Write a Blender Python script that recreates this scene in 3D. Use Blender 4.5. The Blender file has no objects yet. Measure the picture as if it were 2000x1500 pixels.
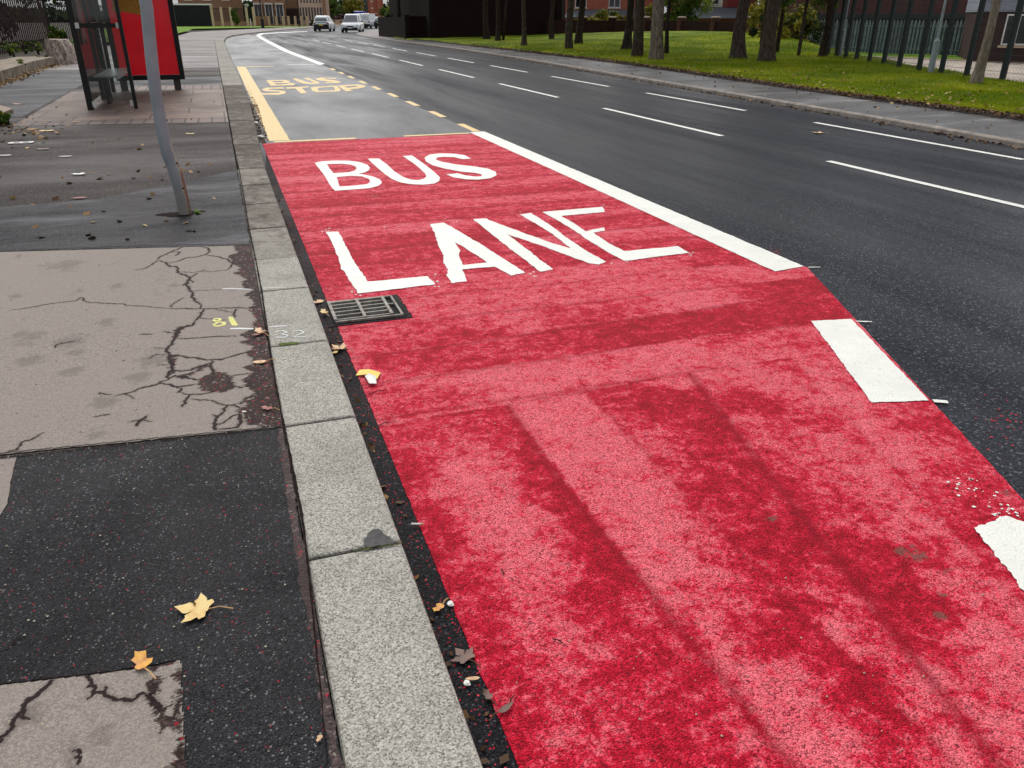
import bpy, bmesh, math, random
import numpy as np
from mathutils import Vector, Matrix, noise as mnoise

random.seed(7)
rng = np.random.default_rng(7)
S = bpy.context.scene
COL = S.collection
R = math.radians

# ------------------------------------------------------------------ camera
EYE = 1.6
F = 1540.0
PITCH = math.atan(718 / F)
YAW = math.atan(590 / (F / math.cos(PITCH)))
cam_d = bpy.data.cameras.new('camera')
cam = bpy.data.objects.new('camera', cam_d)
COL.objects.link(cam)
cam.location = (0, 0, EYE)
cam.rotation_euler = (math.pi / 2 - PITCH, 0, -YAW)
cam_d.sensor_width = 36
cam_d.lens = 36 * F / 2000
cam_d.clip_start = 0.05
cam_d.clip_end = 3000
S.camera = cam

# ------------------------------------------------------------------ sky, sun, exposure
SUN_EL, SUN_AZ = R(50), R(4)      # azimuth measured clockwise from +Y
w = bpy.data.worlds.new('World')
S.world = w
w.use_nodes = True
wn = w.node_tree
for n in list(wn.nodes):
    wn.nodes.remove(n)
sky = wn.nodes.new('ShaderNodeTexSky')
sky.sky_type = 'NISHITA'
sky.sun_disc = False
sky.sun_elevation = SUN_EL
sky.sun_rotation = SUN_AZ
sky.dust_density = 6.0
sky.air_density = 1.0
sky.ozone_density = 1.0
hsv = wn.nodes.new('ShaderNodeHueSaturation')     # overcast: the cloud deck is nearly grey
hsv.inputs['Saturation'].default_value = 0.28
bg = wn.nodes.new('ShaderNodeBackground')
bg.inputs['Strength'].default_value = 0.15
wo = wn.nodes.new('ShaderNodeOutputWorld')
wn.links.new(sky.outputs[0], hsv.inputs['Color'])
cloud = wn.nodes.new('ShaderNodeMix'); cloud.data_type = 'RGBA'      # even cloud deck over the whole sky
cloud.inputs[0].default_value = 0.45
cloud.inputs[7].default_value = (4.9, 5.0, 5.25, 1)
wn.links.new(hsv.outputs[0], cloud.inputs[6])
wn.links.new(cloud.outputs[2], bg.inputs['Color'])
wn.links.new(bg.outputs[0], wo.inputs['Surface'])
sd = bpy.data.lights.new('sun', 'SUN')
sd.energy = 1.0
sd.angle = R(35)
sd.color = (1.0, 0.96, 0.90)
sun = bpy.data.objects.new('sun', sd)
COL.objects.link(sun)
_dir = Vector((math.sin(SUN_AZ) * math.cos(SUN_EL), math.cos(SUN_AZ) * math.cos(SUN_EL), math.sin(SUN_EL)))
sun.rotation_euler = _dir.to_track_quat('Z', 'Y').to_euler()
S.view_settings.view_transform = 'Standard'
S.view_settings.look = 'None'
S.view_settings.exposure = 0.17
S.view_settings.gamma = 1.0

# ------------------------------------------------------------------ picture point -> place on the ground
_cp, _sp, _cy, _sy = math.cos(PITCH), math.sin(PITCH), math.cos(YAW), math.sin(YAW)

def ray(px, py):
    u = (px - 1000) / F
    v = (750 - py) / F
    return (_sy * _cp + u * _cy + v * _sy * _sp, _cy * _cp - u * _sy + v * _cy * _sp, -_sp + v * _cp)

def G(px, py, z=0.0):
    d = ray(px, py)
    t = (z - EYE) / d[2]
    return (d[0] * t, d[1] * t)

def PD(px, D):
    d = ray(px, 32)
    k = D / math.hypot(d[0], d[1])
    return (d[0] * k, d[1] * k)

KV = 1872.0
def ZAT(py, D):
    """height that shows at picture row py at distance D"""
    return EYE - (py - 32) * D / KV

def smooth(a, b, x):
    t = min(1, max(0, (x - a) / (b - a)))
    return t * t * (3 - 2 * t)

def verge_h(x, y):
    g = math.exp(-((x - 30) ** 2 / 128 + (y - 46) ** 2 / 338))
    return 0.10 + 0.64 * g + 0.02 * math.sin(x * 1.7 + y * .6)

def GT(px, py):
    z = 0.12
    for _ in range(12):
        x, y = G(px, py, z)
        z = 0.5 * z + 0.5 * verge_h(x, y)
    x, y = G(px, py, z)
    return (x, y, z)

# ------------------------------------------------------------------ object helpers
def tag(o, label=None, cat=None, group=None, kind=None):
    if label: o['label'] = label
    if cat: o['category'] = cat
    if group: o['group'] = group
    if kind: o['kind'] = kind
    return o

def empty(name, loc=(0, 0, 0), label=None, cat=None, group=None, kind=None, rz=0.0):
    o = bpy.data.objects.new(name, None)
    COL.objects.link(o)
    o.location = loc
    o.rotation_euler = (0, 0, rz)
    o.empty_display_size = 0.2
    return tag(o, label, cat, group, kind)

class MB:
    def __init__(s):
        s.v = []; s.f = []; s.m = []
    def add(s, vs, fs, mi=0):
        b = len(s.v)
        s.v += [tuple(p) for p in vs]
        s.f += [tuple(b + i for i in f) for f in fs]
        s.m += [mi] * len(fs)
        return s
    def box(s, x0, x1, y0, y1, z0, z1, mi=0):
        vs = [(x0, y0, z0), (x1, y0, z0), (x1, y1, z0), (x0, y1, z0), (x0, y0, z1), (x1, y0, z1), (x1, y1, z1), (x0, y1, z1)]
        return s.add(vs, [(0, 3, 2, 1), (4, 5, 6, 7), (0, 1, 5, 4), (1, 2, 6, 5), (2, 3, 7, 6), (3, 0, 4, 7)], mi)
    def bar(s, p, q, w, h, mi=0, up=(0, 0, 1)):
        p = Vector(p); q = Vector(q); d = (q - p)
        if d.length < 1e-6: return s
        d.normalize(); u = Vector(up)
        if abs(d.dot(u)) > .98: u = Vector((0, 1, 0))
        a = d.cross(u).normalized() * w / 2
        b = a.cross(d).normalized() * h / 2
        vs = [p - a - b, p + a - b, p + a + b, p - a + b, q - a - b, q + a - b, q + a + b, q - a + b]
        return s.add(vs, [(0, 3, 2, 1), (4, 5, 6, 7), (0, 1, 5, 4), (1, 2, 6, 5), (2, 3, 7, 6), (3, 0, 4, 7)], mi)
    def tube(s, pts, rs, n=12, mi=0, caps=True, wob=0.0):
        P = [Vector(p) for p in pts]
        if not hasattr(rs, '__len__'): rs = [rs] * len(P)
        b = len(s.v)
        for i, p in enumerate(P):
            d = (P[min(i + 1, len(P) - 1)] - P[max(i - 1, 0)]).normalized()
            u = Vector((1, 0, 0)) if abs(d.x) < .8 else Vector((0, 1, 0))
            a = d.cross(u).normalized(); c = d.cross(a)
            for k in range(n):
                t = 2 * math.pi * k / n
                r = rs[i] * (1 + (wob * mnoise.noise(Vector((math.cos(t) * 2, math.sin(t) * 2, p.z * 1.2 + p.x))) if wob else 0))
                s.v.append(tuple(p + a * r * math.cos(t) + c * r * math.sin(t)))
        for i in range(len(P) - 1):
            for k in range(n):
                k2 = (k + 1) % n
                s.f.append((b + i * n + k, b + i * n + k2, b + (i + 1) * n + k2, b + (i + 1) * n + k)); s.m.append(mi)
        if caps:
            s.f.append(tuple(b + k for k in reversed(range(n)))); s.m.append(mi)
            e = b + (len(P) - 1) * n
            s.f.append(tuple(e + k for k in range(n))); s.m.append(mi)
        return s
    def prism(s, poly, z0, z1, mi=0):
        n = len(poly)
        vs = [(x, y, z0) for x, y in poly] + [(x, y, z1) for x, y in poly]
        fs = [tuple(reversed(range(n))), tuple(range(n, 2 * n))] + [(i, (i + 1) % n, n + (i + 1) % n, n + i) for i in range(n)]
        return s.add(vs, fs, mi)
    def build(s, name, mats, parent=None, smooth=False, loc=None):
        me = bpy.data.meshes.new(name)
        me.from_pydata(s.v, [], s.f)
        if not isinstance(mats, (list, tuple)): mats = [mats]
        for m in mats: me.materials.append(m)
        me.polygons.foreach_set('material_index', s.m)
        if smooth: me.polygons.foreach_set('use_smooth', [True] * len(s.f))
        me.update()
        o = bpy.data.objects.new(name, me)
        COL.objects.link(o)
        if parent is not None: o.parent = parent
        if loc is not None: o.location = loc
        return o

def recalc(o):
    bm = bmesh.new(); bm.from_mesh(o.data)
    bmesh.ops.recalc_face_normals(bm, faces=bm.faces)
    bm.to_mesh(o.data); bm.free()
    return o

def sheet_from_outlines(name, outlines, z, mat, parent=None, thick=0.0):
    """outlines: list of closed 2D loops; inner loops become holes"""
    cu = bpy.data.curves.new(name, 'CURVE')
    cu.dimensions = '2D'
    cu.fill_mode = 'BOTH'
    cu.extrude = thick
    for ol in outlines:
        sp = cu.splines.new('POLY')
        sp.points.add(len(ol) - 1)
        for i, (x, y) in enumerate(ol):
            sp.points[i].co = (x, y, 0, 1)
        sp.use_cyclic_u = True
    co = bpy.data.objects.new('tmp', cu)
    COL.objects.link(co)
    dg = bpy.context.evaluated_depsgraph_get()
    me = bpy.data.meshes.new_from_object(co.evaluated_get(dg))
    bpy.data.objects.remove(co)
    me.name = name
    me.materials.clear()
    me.materials.append(mat)
    bm = bmesh.new(); bm.from_mesh(me)
    for v in bm.verts: v.co.z += z
    for f in bm.faces:
        f.normal_update()
        if thick == 0 and f.normal.z < 0: f.normal_flip()
    bm.to_mesh(me); bm.free()
    o = bpy.data.objects.new(name, me)
    COL.objects.link(o)
    if parent is not None: o.parent = parent
    return o

def rough_loop(poly, step=0.03, amp=0.006, seed=0, closed=True):
    """densify a loop and roughen its edge, like a worn or hand-laid edge"""
    out = []
    n = len(poly)
    for i in range(n if closed else n - 1):
        a = Vector(poly[i]); b = Vector(poly[(i + 1) % n])
        L = (b - a).length
        k = max(1, int(L / step))
        nrm = Vector((-(b - a).y, (b - a).x)).normalized() if L > 0 else Vector((0, 0))
        for j in range(k):
            p = a.lerp(b, j / k)
            q = Vector((p.x * 9, p.y * 9, seed))
            d = amp * (mnoise.noise(q) * .8 + mnoise.noise(q * 4.3) * .7 + mnoise.noise(q * 13) * .5) * (0.4 if j == 0 else 1)
            p = p + nrm * d
            out.append((p.x, p.y))
    return out

# ------------------------------------------------------------------ materials
def new_mat(name):
    m = bpy.data.materials.new(name)
    m.use_nodes = True
    nt = m.node_tree
    b = nt.nodes['Principled BSDF']
    return m, nt, b

def srgb(r, g, b):
    f = lambda c: (c / 255 / 12.92) if c / 255 <= .04045 else ((c / 255 + .055) / 1.055) ** 2.4
    return (f(r), f(g), f(b), 1)

def N(nt, t, **kw):
    n = nt.nodes.new(t)
    for k, v in kw.items():
        setattr(n, k, v)
    return n

def coords(nt, scale=(1, 1, 1), rot=(0, 0, 0)):
    tc = N(nt, 'ShaderNodeTexCoord')
    mp = N(nt, 'ShaderNodeMapping')
    mp.inputs['Scale'].default_value = scale
    mp.inputs['Rotation'].default_value = rot
    nt.links.new(tc.outputs['Object'], mp.inputs['Vector'])
    return mp.outputs[0]

def noise(nt, vec, scale, detail=4, rough=.6, dist=0.0):
    n = N(nt, 'ShaderNodeTexNoise')
    n.inputs['Scale'].default_value = scale
    n.inputs['Detail'].default_value = detail
    n.inputs['Roughness'].default_value = rough
    n.inputs['Distortion'].default_value = dist
    if vec is not None: nt.links.new(vec, n.inputs['Vector'])
    return n.outputs['Fac']

def voro(nt, vec, scale, feature='F1', rnd=1.0):
    n = N(nt, 'ShaderNodeTexVoronoi', feature=feature)
    n.inputs['Scale'].default_value = scale
    n.inputs['Randomness'].default_value = rnd
    if vec is not None: nt.links.new(vec, n.inputs['Vector'])
    return n

def ramp(nt, fac, stops, interp='LINEAR'):
    r = N(nt, 'ShaderNodeValToRGB')
    r.color_ramp.interpolation = interp
    e = r.color_ramp.elements
    while len(e) < len(stops): e.new(.5)
    for i, (p, c) in enumerate(stops):
        e[i].position = p
        e[i].color = c if hasattr(c, '__len__') else (c, c, c, 1)
    nt.links.new(fac, r.inputs[0])
    return r.outputs[0]

def mix(nt, fac, a, b, mode='MIX'):
    m = N(nt, 'ShaderNodeMix', data_type='RGBA', blend_type=mode)
    def put(sock, v):
        if hasattr(v, 'is_output') or isinstance(v, bpy.types.NodeSocket): nt.links.new(v, sock)
        elif hasattr(v, '__len__'): sock.default_value = v
        else: sock.default_value = v if sock.type == 'VALUE' else (v, v, v, 1)
    put(m.inputs[0], fac); put(m.inputs[6], a); put(m.inputs[7], b)
    return m.outputs[2]

def mth(nt, op, a, b=None, c=None, clamp=False):
    m = N(nt, 'ShaderNodeMath', operation=op, use_clamp=clamp)
    for i, v in enumerate((a, b, c)):
        if v is None: continue
        if isinstance(v, bpy.types.NodeSocket): nt.links.new(v, m.inputs[i])
        else: m.inputs[i].default_value = v
    return m.outputs[0]

def bump(nt, b, height, strength=.5, dist=.01):
    bn = N(nt, 'ShaderNodeBump')
    bn.inputs['Strength'].default_value = strength
    bn.inputs['Distance'].default_value = dist
    nt.links.new(height, bn.inputs['Height'])
    nt.links.new(bn.outputs[0], b.inputs['Normal'])

def put(nt, b, name, v):
    if isinstance(v, bpy.types.NodeSocket): nt.links.new(v, b.inputs[name])
    else: b.inputs[name].default_value = v

def plain(name, col, rough=.5, metal=0.0, var=.12, vscale=6.0, spec=.3, bmp=0.0, bscale=40):
    m, nt, b = new_mat(name)
    vec = coords(nt)
    n = noise(nt, vec, vscale, 5)
    lo = tuple(c * (1 - var * 1.6) for c in col[:3]) + (1,)
    hi = tuple(min(1, c * (1 + var)) for c in col[:3]) + (1,)
    put(nt, b, 'Base Color', ramp(nt, n, [(.3, lo), (.7, hi)]))
    b.inputs['Roughness'].default_value = rough
    b.inputs['Metallic'].default_value = metal
    b.inputs['Specular IOR Level'].default_value = spec
    if bmp: bump(nt, b, noise(nt, vec, bscale, 4), bmp, .01)
    return m

def asphalt(name, dark, mid, speck, speck_amt=.06, scale=110, rough=(.55, .8), bmp=.6, big=None, bigscale=.9, spec=.5,
            stretch=(1, 1, 1), stain=None, wet=None, red_amt=0.0):
    wet_ = wet
    m, nt, b = new_mat(name)
    vec = coords(nt)
    v1 = voro(nt, vec, scale)
    v2 = voro(nt, vec, scale * 2.3)
    cellv = N(nt, 'ShaderNodeSeparateColor'); nt.links.new(v1.outputs['Color'], cellv.inputs[0])
    cell2 = N(nt, 'ShaderNodeSeparateColor'); nt.links.new(v2.outputs['Color'], cell2.inputs[0])
    c = ramp(nt, cellv.outputs[0], [(0, dark), (.55, mid), (1, tuple(x * 1.35 for x in mid[:3]) + (1,))])
    sp = ramp(nt, cellv.outputs[1], [(1 - speck_amt - .02, 0.0), (1 - speck_amt, 1.0)])
    c = mix(nt, sp, c, speck)
    sp2 = ramp(nt, cell2.outputs[1], [(1 - speck_amt * .8 - .02, 0.0), (1 - speck_amt * .8, 0.7)])
    c = mix(nt, sp2, c, speck)
    # binder between the stones
    gap = ramp(nt, v1.outputs['Distance'], [(.35, 1.0), (.75, .45)])
    c = mix(nt, 1.0, c, gap, 'MULTIPLY')
    sv = coords(nt, stretch)
    bn = noise(nt, sv, bigscale, 7, .62, .3)
    if big is not None:
        c = mix(nt, ramp(nt, bn, [(.38, 0.0), (.66, 1.0)]), c, big, 'MULTIPLY')
    if stain is not None:
        sn = noise(nt, coords(nt, stain[1]), stain[2], 8, .68, .5)
        c = mix(nt, ramp(nt, sn, [(stain[3], 0.0), (stain[4], 1.0)]), c, stain[0])
    if red_amt:
        vr = voro(nt, vec, 190)
        sr = N(nt, 'ShaderNodeSeparateColor'); nt.links.new(vr.outputs['Color'], sr.inputs[0])
        c = mix(nt, ramp(nt, sr.outputs[2], [(1 - red_amt - .004, 0.0), (1 - red_amt, 1.0)]), c, srgb(190, 20, 45))
    put(nt, b, 'Base Color', c)
    rn = noise(nt, sv, bigscale * .8, 5, .6, .4)
    put(nt, b, 'Roughness', ramp(nt, rn, [(.35, rough[0]), (.62, rough[1])]))
    b.inputs['Specular IOR Level'].default_value = spec
    h = mth(nt, 'ADD', mth(nt, 'MULTIPLY', mth(nt, 'SUBTRACT', 1.0, v1.outputs['Distance']), .7),
            mth(nt, 'MULTIPLY', cell2.outputs[0], .45))
    bump(nt, b, h, bmp, .006)
    if wet:      # thin water film: smooth, unlike the stones below it
        wn_ = noise(nt, coords(nt, wet[2]), wet[3], 6, .6, .6)
        put(nt, b, 'Coat Weight', ramp(nt, wn_, [(.32, wet[0]), (.62, wet[1])]))
        put(nt, b, 'Coat Roughness', ramp(nt, wn_, [(.3, wet[4] * 1.5), (.7, wet[4])]))
        cb = N(nt, 'ShaderNodeBump'); cb.inputs['Strength'].default_value = bmp * .35; cb.inputs['Distance'].default_value = .004
        nt.links.new(h, cb.inputs['Height']); nt.links.new(cb.outputs[0], b.inputs['Coat Normal'])
        b.inputs['Coat IOR'].default_value = 1.16
    return m

# ------------------------------------------------------------------ ground materials
M = {}
M['road'] = asphalt('road_asphalt', (.0025, .003, .0045, 1), (.023, .027, .038, 1), (.16, .165, .18, 1), .055, 100, (.45, .65), 1.0,
                    big=(.72, .74, .8, 1), bigscale=.34, spec=.06, stretch=(1.6, .22, 1), wet=(.0, .7, (1.5, .10, 1), .8, .26))
M['bay'] = asphalt('paler_bay_asphalt', (.010, .0115, .015, 1), (.044, .050, .062, 1), (.18, .19, .2, 1), .04, 130, (.35, .55), .7,
                   big=(.55, .57, .62, 1), bigscale=.8, spec=.2, stretch=(1.0, .5, 1), stain=((.085, .09, .105, 1), (1.0, .45, 1), .9, .50, .78), wet=(.2, .7, (1.2, .3, 1), .7, .28))
M['gutter'] = asphalt('gutter_asphalt', (.006, .006, .007, 1), (.018, .018, .021, 1), (.09, .09, .1, 1), .03, 150, (.5, .8), .75,
                      spec=.08, red_amt=0.012, stain=((.028, .015, .012, 1), (1, 1, 1), 5.0, .58, .68))
M['trench'] = asphalt('fresh_pavement_asphalt', (.006, .006, .0075, 1), (.029, .029, .033, 1), (.20, .20, .21, 1), .022, 190, (.5, .75), .7,
                      big=(.6, .58, .6, 1), bigscale=1.6, spec=.15, red_amt=.0012)
M['pole_asphalt'] = asphalt('wet_pavement_asphalt', (.009, .009, .011, 1), (.036, .035, .040, 1), (.16, .16, .17, 1), .04, 120, (.28, .62), .6,
                            big=(.6, .6, .66, 1), bigscale=1.1, spec=.08, stretch=(.6, 1.6, 1), stain=((.13, .13, .145, 1), (.5, 1.7, 1), 1.5, .54, .74))
M['old_pave'] = asphalt('old_brown_asphalt', (.022, .018, .0165, 1), (.078, .065, .060, 1), (.25, .24, .22, 1), .03, 120, (.45, .8), .5,
                        big=(.62, .6, .62, 1), bigscale=.7, spec=.10, stretch=(.6, 1.5, 1), stain=((.03, .022, .02, 1), (.6, 1.6, 1), 1.0, .60, .72))
M['far_pave'] = asphalt('pale_worn_pavement', (.15, .135, .13, 1), (.29, .26, .25, 1), (.35, .33, .31, 1), .04, 60, (.4, .7), .4,
                        big=(.55, .53, .52, 1), bigscale=.5, spec=.15, stretch=(.5, 1.3, 1))
M['right_pave'] = asphalt('damp_footway_asphalt', (.07, .068, .07, 1), (.14, .137, .14, 1), (.28, .27, .26, 1), .03, 90, (.3, .65), .4,
                          big=(.45, .45, .47, 1), bigscale=.55, spec=.15, stretch=(.35, 1.4, 1), stain=((.26, .255, .25, 1), (.35, 1.3, 1), .7, .52, .7), wet=(.0, .8, (.4, 1.3, 1), .8, .28))

def slurry_mat():
    m, nt, b = new_mat('old_pinkish_slurry_seal')
    vec = coords(nt)
    v = voro(nt, vec, 260)
    cs = N(nt, 'ShaderNodeSeparateColor'); nt.links.new(v.outputs['Color'], cs.inputs[0])
    c = ramp(nt, cs.outputs[0], [(0, srgb(113, 104, 98)), (.5, srgb(136, 126, 119)), (1, srgb(160, 150, 143))])
    bn = noise(nt, vec, 1.1, 6, .6, .2)
    c = mix(nt, ramp(nt, bn, [(.35, 0.0), (.7, .8)]), c, srgb(138, 129, 121))
    st = noise(nt, coords(nt, (1, .8, 1)), 3.2, 9, .72, .6)
    c = mix(nt, ramp(nt, st, [(.60, 0.0), (.70, .55)]), c, srgb(92, 82, 78))
    pit = noise(nt, coords(nt, (1, 1, 1)), 17, 4, .7, .3)
    c = mix(nt, ramp(nt, pit, [(.69, 0.0), (.73, .8)]), c, srgb(70, 60, 57))
    pit2 = noise(nt, coords(nt, (1, 1, 1)), 60, 3, .6, .2)
    c = mix(nt, ramp(nt, pit2, [(.70, 0.0), (.75, .6)]), c, srgb(80, 70, 66))
    put(nt, b, 'Base Color', c)
    b.inputs['Roughness'].default_value = .72
    b.inputs['Specular IOR Level'].default_value = .15
    h = mth(nt, 'SUBTRACT', noise(nt, vec, 190, 4), mth(nt, 'MULTIPLY', ramp(nt, pit, [(.66, 0.0), (.73, 1.0)]), .8))
    bump(nt, b, h, .35, .004)
    return m
M['slurry'] = slurry_mat()
M['crack'] = plain('crack_dirt', (.020, .012, .011, 1), .95, var=.5, vscale=60, spec=.1, bmp=.8, bscale=150)

M['bare'] = plain('slurry_worn_thin', srgb(106, 94, 91), .8, var=.25, vscale=40, bmp=.4, bscale=120)
def worn_mat():
    m, nt, b = new_mat('worn_brown_edge')
    vec = coords(nt)
    v = voro(nt, vec, 110)
    cs = N(nt, 'ShaderNodeSeparateColor'); nt.links.new(v.outputs['Color'], cs.inputs[0])
    c = ramp(nt, cs.outputs[0], [(0, srgb(38, 26, 25)), (.6, srgb(66, 50, 48)), (.95, srgb(96, 78, 74)), (1, srgb(150, 140, 132))])
    c = mix(nt, ramp(nt, cs.outputs[1], [(.965, 0.0), (.97, 1.0)]), c, srgb(160, 18, 40))
    c = mix(nt, ramp(nt, noise(nt, vec, 6, 6), [(.45, 0.0), (.6, 1.0)]), c, srgb(45, 26, 23), )
    put(nt, b, 'Base Color', c)
    b.inputs['Roughness'].default_value = .8
    bump(nt, b, mth(nt, 'SUBTRACT', 1.0, v.outputs['Distance']), .7, .006)
    return m
M['worn'] = worn_mat()

def kerb_mat():
    m, nt, b = new_mat('granite_concrete_kerb')
    vec = coords(nt)
    at = N(nt, 'ShaderNodeAttribute', attribute_name='tone')
    v = voro(nt, vec, 240)
    cs = N(nt, 'ShaderNodeSeparateColor'); nt.links.new(v.outputs['Color'], cs.inputs[0])
    c = ramp(nt, cs.outputs[0], [(0, srgb(100, 98, 93)), (.25, srgb(142, 140, 134)), (.6, srgb(168, 166, 159)), (1, srgb(194, 192, 184))])
    fl = noise(nt, vec, 260, 3, .7)
    c = mix(nt, ramp(nt, fl, [(.60, 0.0), (.68, .6)]), c, srgb(96, 93, 88))
    bn = noise(nt, vec, 3.5, 7, .65, .3)
    c = mix(nt, 1.0, c, ramp(nt, bn, [(.3, (.76, .75, .72, 1)), (.5, (1, .99, .96, 1)), (.7, (1.12, 1.11, 1.08, 1))]), 'MULTIPLY')
    c = mix(nt, ramp(nt, noise(nt, vec, 12, 6, .75, .4), [(.60, 0.0), (.72, .55)]), c, srgb(120, 116, 104))
    dr = noise(nt, vec, 5.5, 8, .72, .8)
    sub = mth(nt, 'SUBTRACT', 1.0, at.outputs['Fac'])
    drt = mth(nt, 'ADD', dr, mth(nt, 'MULTIPLY', sub, .42))
    c = mix(nt, ramp(nt, drt, [(.66, 0.0), (.86, .82)]), c, srgb(86, 72, 66))
    c = mix(nt, mth(nt, 'MULTIPLY', sub, .85), c, mix(nt, 1.0, c, srgb(150, 138, 130), 'MULTIPLY'))
    sp = noise(nt, vec, 7.5, 3, .6, .2)
    c = mix(nt, ramp(nt, sp, [(.725, 0.0), (.75, .8)]), c, srgb(74, 72, 72))
    put(nt, b, 'Base Color', c)
    b.inputs['Roughness'].default_value = .78
    b.inputs['Specular IOR Level'].default_value = .15
    bump(nt, b, mth(nt, 'ADD', fl, mth(nt, 'MULTIPLY', noise(nt, vec, 90, 4), 1.2)), .5, .005)
    return m
M['kerb'] = kerb_mat()
M['kerb_right'] = plain('brown_stone_kerb', srgb(142, 133, 124), .75, var=.3, vscale=7, spec=.3, bmp=.4, bscale=60)

def red_mat():
    m, nt, b = new_mat('red_bus_lane_coating')
    vec = coords(nt)
    at = N(nt, 'ShaderNodeAttribute', attribute_name='fade')
    dk = N(nt, 'ShaderNodeAttribute', attribute_name='seam')
    md = N(nt, 'ShaderNodeAttribute', attribute_name='grime')
    n1 = noise(nt, vec, 5.0, 9, .72, .35)
    n2 = noise(nt, vec, 42, 6, .8, .3)
    n4 = noise(nt, vec, 13, 6, .75, .5)
    n3 = noise(nt, coords(nt, (.5, 2.2, 1)), 7.0, 6, .7, .2)
    f = mth(nt, 'ADD', at.outputs['Fac'], mth(nt, 'MULTIPLY', mth(nt, 'SUBTRACT', n1, .5), 1.1))
    f = mth(nt, 'ADD', f, mth(nt, 'MULTIPLY', mth(nt, 'SUBTRACT', n4, .5), 2.0))
    f = mth(nt, 'ADD', f, mth(nt, 'MULTIPLY', mth(nt, 'SUBTRACT', n2, .5), 1.7))
    f = mth(nt, 'ADD', f, mth(nt, 'MULTIPLY', mth(nt, 'SUBTRACT', n3, .5), .5))
    c = ramp(nt, f, [(.08, srgb(168, 8, 36)), (.38, srgb(206, 22, 52)), (.52, srgb(220, 46, 72)), (.66, srgb(234, 88, 104)), (.95, srgb(242, 114, 126))])
    v1 = voro(nt, vec, 190)
    cs = N(nt, 'ShaderNodeSeparateColor'); nt.links.new(v1.outputs['Color'], cs.inputs[0])
    c = mix(nt, 1.0, c, ramp(nt, cs.outputs[0], [(0, (.52, .45, .48, 1)), (.3, (.86, .84, .85, 1)), (.8, (1.08, 1.06, 1.06, 1)), (1, (1.22, 1.3, 1.3, 1))]), 'MULTIPLY')
    # pinholes where the dark asphalt shows between the stones
    ph = mth(nt, 'MULTIPLY', ramp(nt, v1.outputs['Distance'], [(.50, 0.0), (.72, 1.0)]), ramp(nt, cs.outputs[1], [(.35, 0.0), (.6, 1.0)]))
    c = mix(nt, mth(nt, 'MULTIPLY', ph, .85), c, srgb(96, 8, 26))
    seam = mth(nt, 'MULTIPLY', dk.outputs['Fac'], ramp(nt, n2, [(.3, .35), (.6, 1.0)]))
    c = mix(nt, mth(nt, 'MULTIPLY', seam, .8), c, srgb(138, 8, 32))
    g = mth(nt, 'ADD', md.outputs['Fac'], mth(nt, 'MULTIPLY', mth(nt, 'SUBTRACT', n2, .5), 1.2))
    c = mix(nt, mth(nt, 'MULTIPLY', ramp(nt, g, [(.55, 0.0), (.72, 1.0)]), ramp(nt, md.outputs['Fac'], [(.05, 0.0), (.2, .8)])), c, srgb(112, 82, 74))
    put(nt, b, 'Base Color', c)
    b.inputs['Roughness'].default_value = .68
    b.inputs['Specular IOR Level'].default_value = .12
    h = mth(nt, 'ADD', mth(nt, 'MULTIPLY', mth(nt, 'SUBTRACT', 1.0, v1.outputs['Distance']), 1.0), mth(nt, 'MULTIPLY', noise(nt, vec, 300, 2), .6))
    bump(nt, b, h, .85, .006)
    return m
M['red'] = red_mat()

def paint_mat(name, col, dirt, amt=.6, wear=.74):
    m, nt, b = new_mat(name)
    vec = coords(nt)
    n1 = noise(nt, vec, 4, 7, .7, .3)
    c = ramp(nt, n1, [(.35, col), (.75, tuple(x * .86 for x in col[:3]) + (1,))])
    v1 = voro(nt, vec, 115)
    pit = mth(nt, 'MULTIPLY', ramp(nt, v1.outputs['Distance'], [(.6, 0.0), (.8, 1.0)]), ramp(nt, noise(nt, vec, 22, 4), [(.5, 0.0), (.75, 1.0)]))
    c = mix(nt, mth(nt, 'MULTIPLY', pit, amt), c, dirt)
    sp = noise(nt, vec, 55, 3, .6)
    c = mix(nt, ramp(nt, sp, [(wear, 0.0), (wear + .02, .9)]), c, dirt)
    put(nt, b, 'Base Color', c)
    b.inputs['Roughness'].default_value = .55
    bump(nt, b, mth(nt, 'SUBTRACT', noise(nt, vec, 90, 4), v1.outputs['Distance']), .45, .004)
    return m
M['white'] = paint_mat('white_thermoplastic', srgb(229, 230, 222), srgb(120, 110, 105), .55)
M['yellow'] = paint_mat('yellow_thermoplastic', srgb(226, 192, 118), srgb(96, 92, 84), .85, .60)
M['chalk_white'] = plain('white_spray', srgb(225, 228, 228), .9, var=.1)
M['chalk_yellow'] = plain('yellow_spray', srgb(224, 220, 140), .9, var=.1)

def grass_mat(name, lo, hi, yel):
    m, nt, b = new_mat(name)
    vec = coords(nt)
    c = ramp(nt, noise(nt, vec, 9, 6, .7), [(.3, lo), (.7, hi)])
    c = mix(nt, ramp(nt, noise(nt, vec, .45, 5, .6), [(.42, 0.0), (.68, .75)]), c, yel)
    put(nt, b, 'Base Color', c)
    b.inputs['Roughness'].default_value = .8
    b.inputs['Specular IOR Level'].default_value = .05
    bump(nt, b, noise(nt, vec, 60, 5, .7), .8, .03)
    if name == 'grass_blades':
        tr = N(nt, 'ShaderNodeBsdfTranslucent'); nt.links.new(c, tr.inputs['Color'])
        mx = N(nt, 'ShaderNodeMixShader'); mx.inputs[0].default_value = .35
        nt.links.new(b.outputs[0], mx.inputs[1]); nt.links.new(tr.outputs[0], mx.inputs[2]); nt.links.new(mx.outputs[0], nt.nodes['Material Output'].inputs['Surface'])
    return m
M['grass'] = grass_mat('verge_grass', (.022, .052, .004, 1), (.13, .20, .010, 1), (.30, .33, .018, 1))
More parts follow.
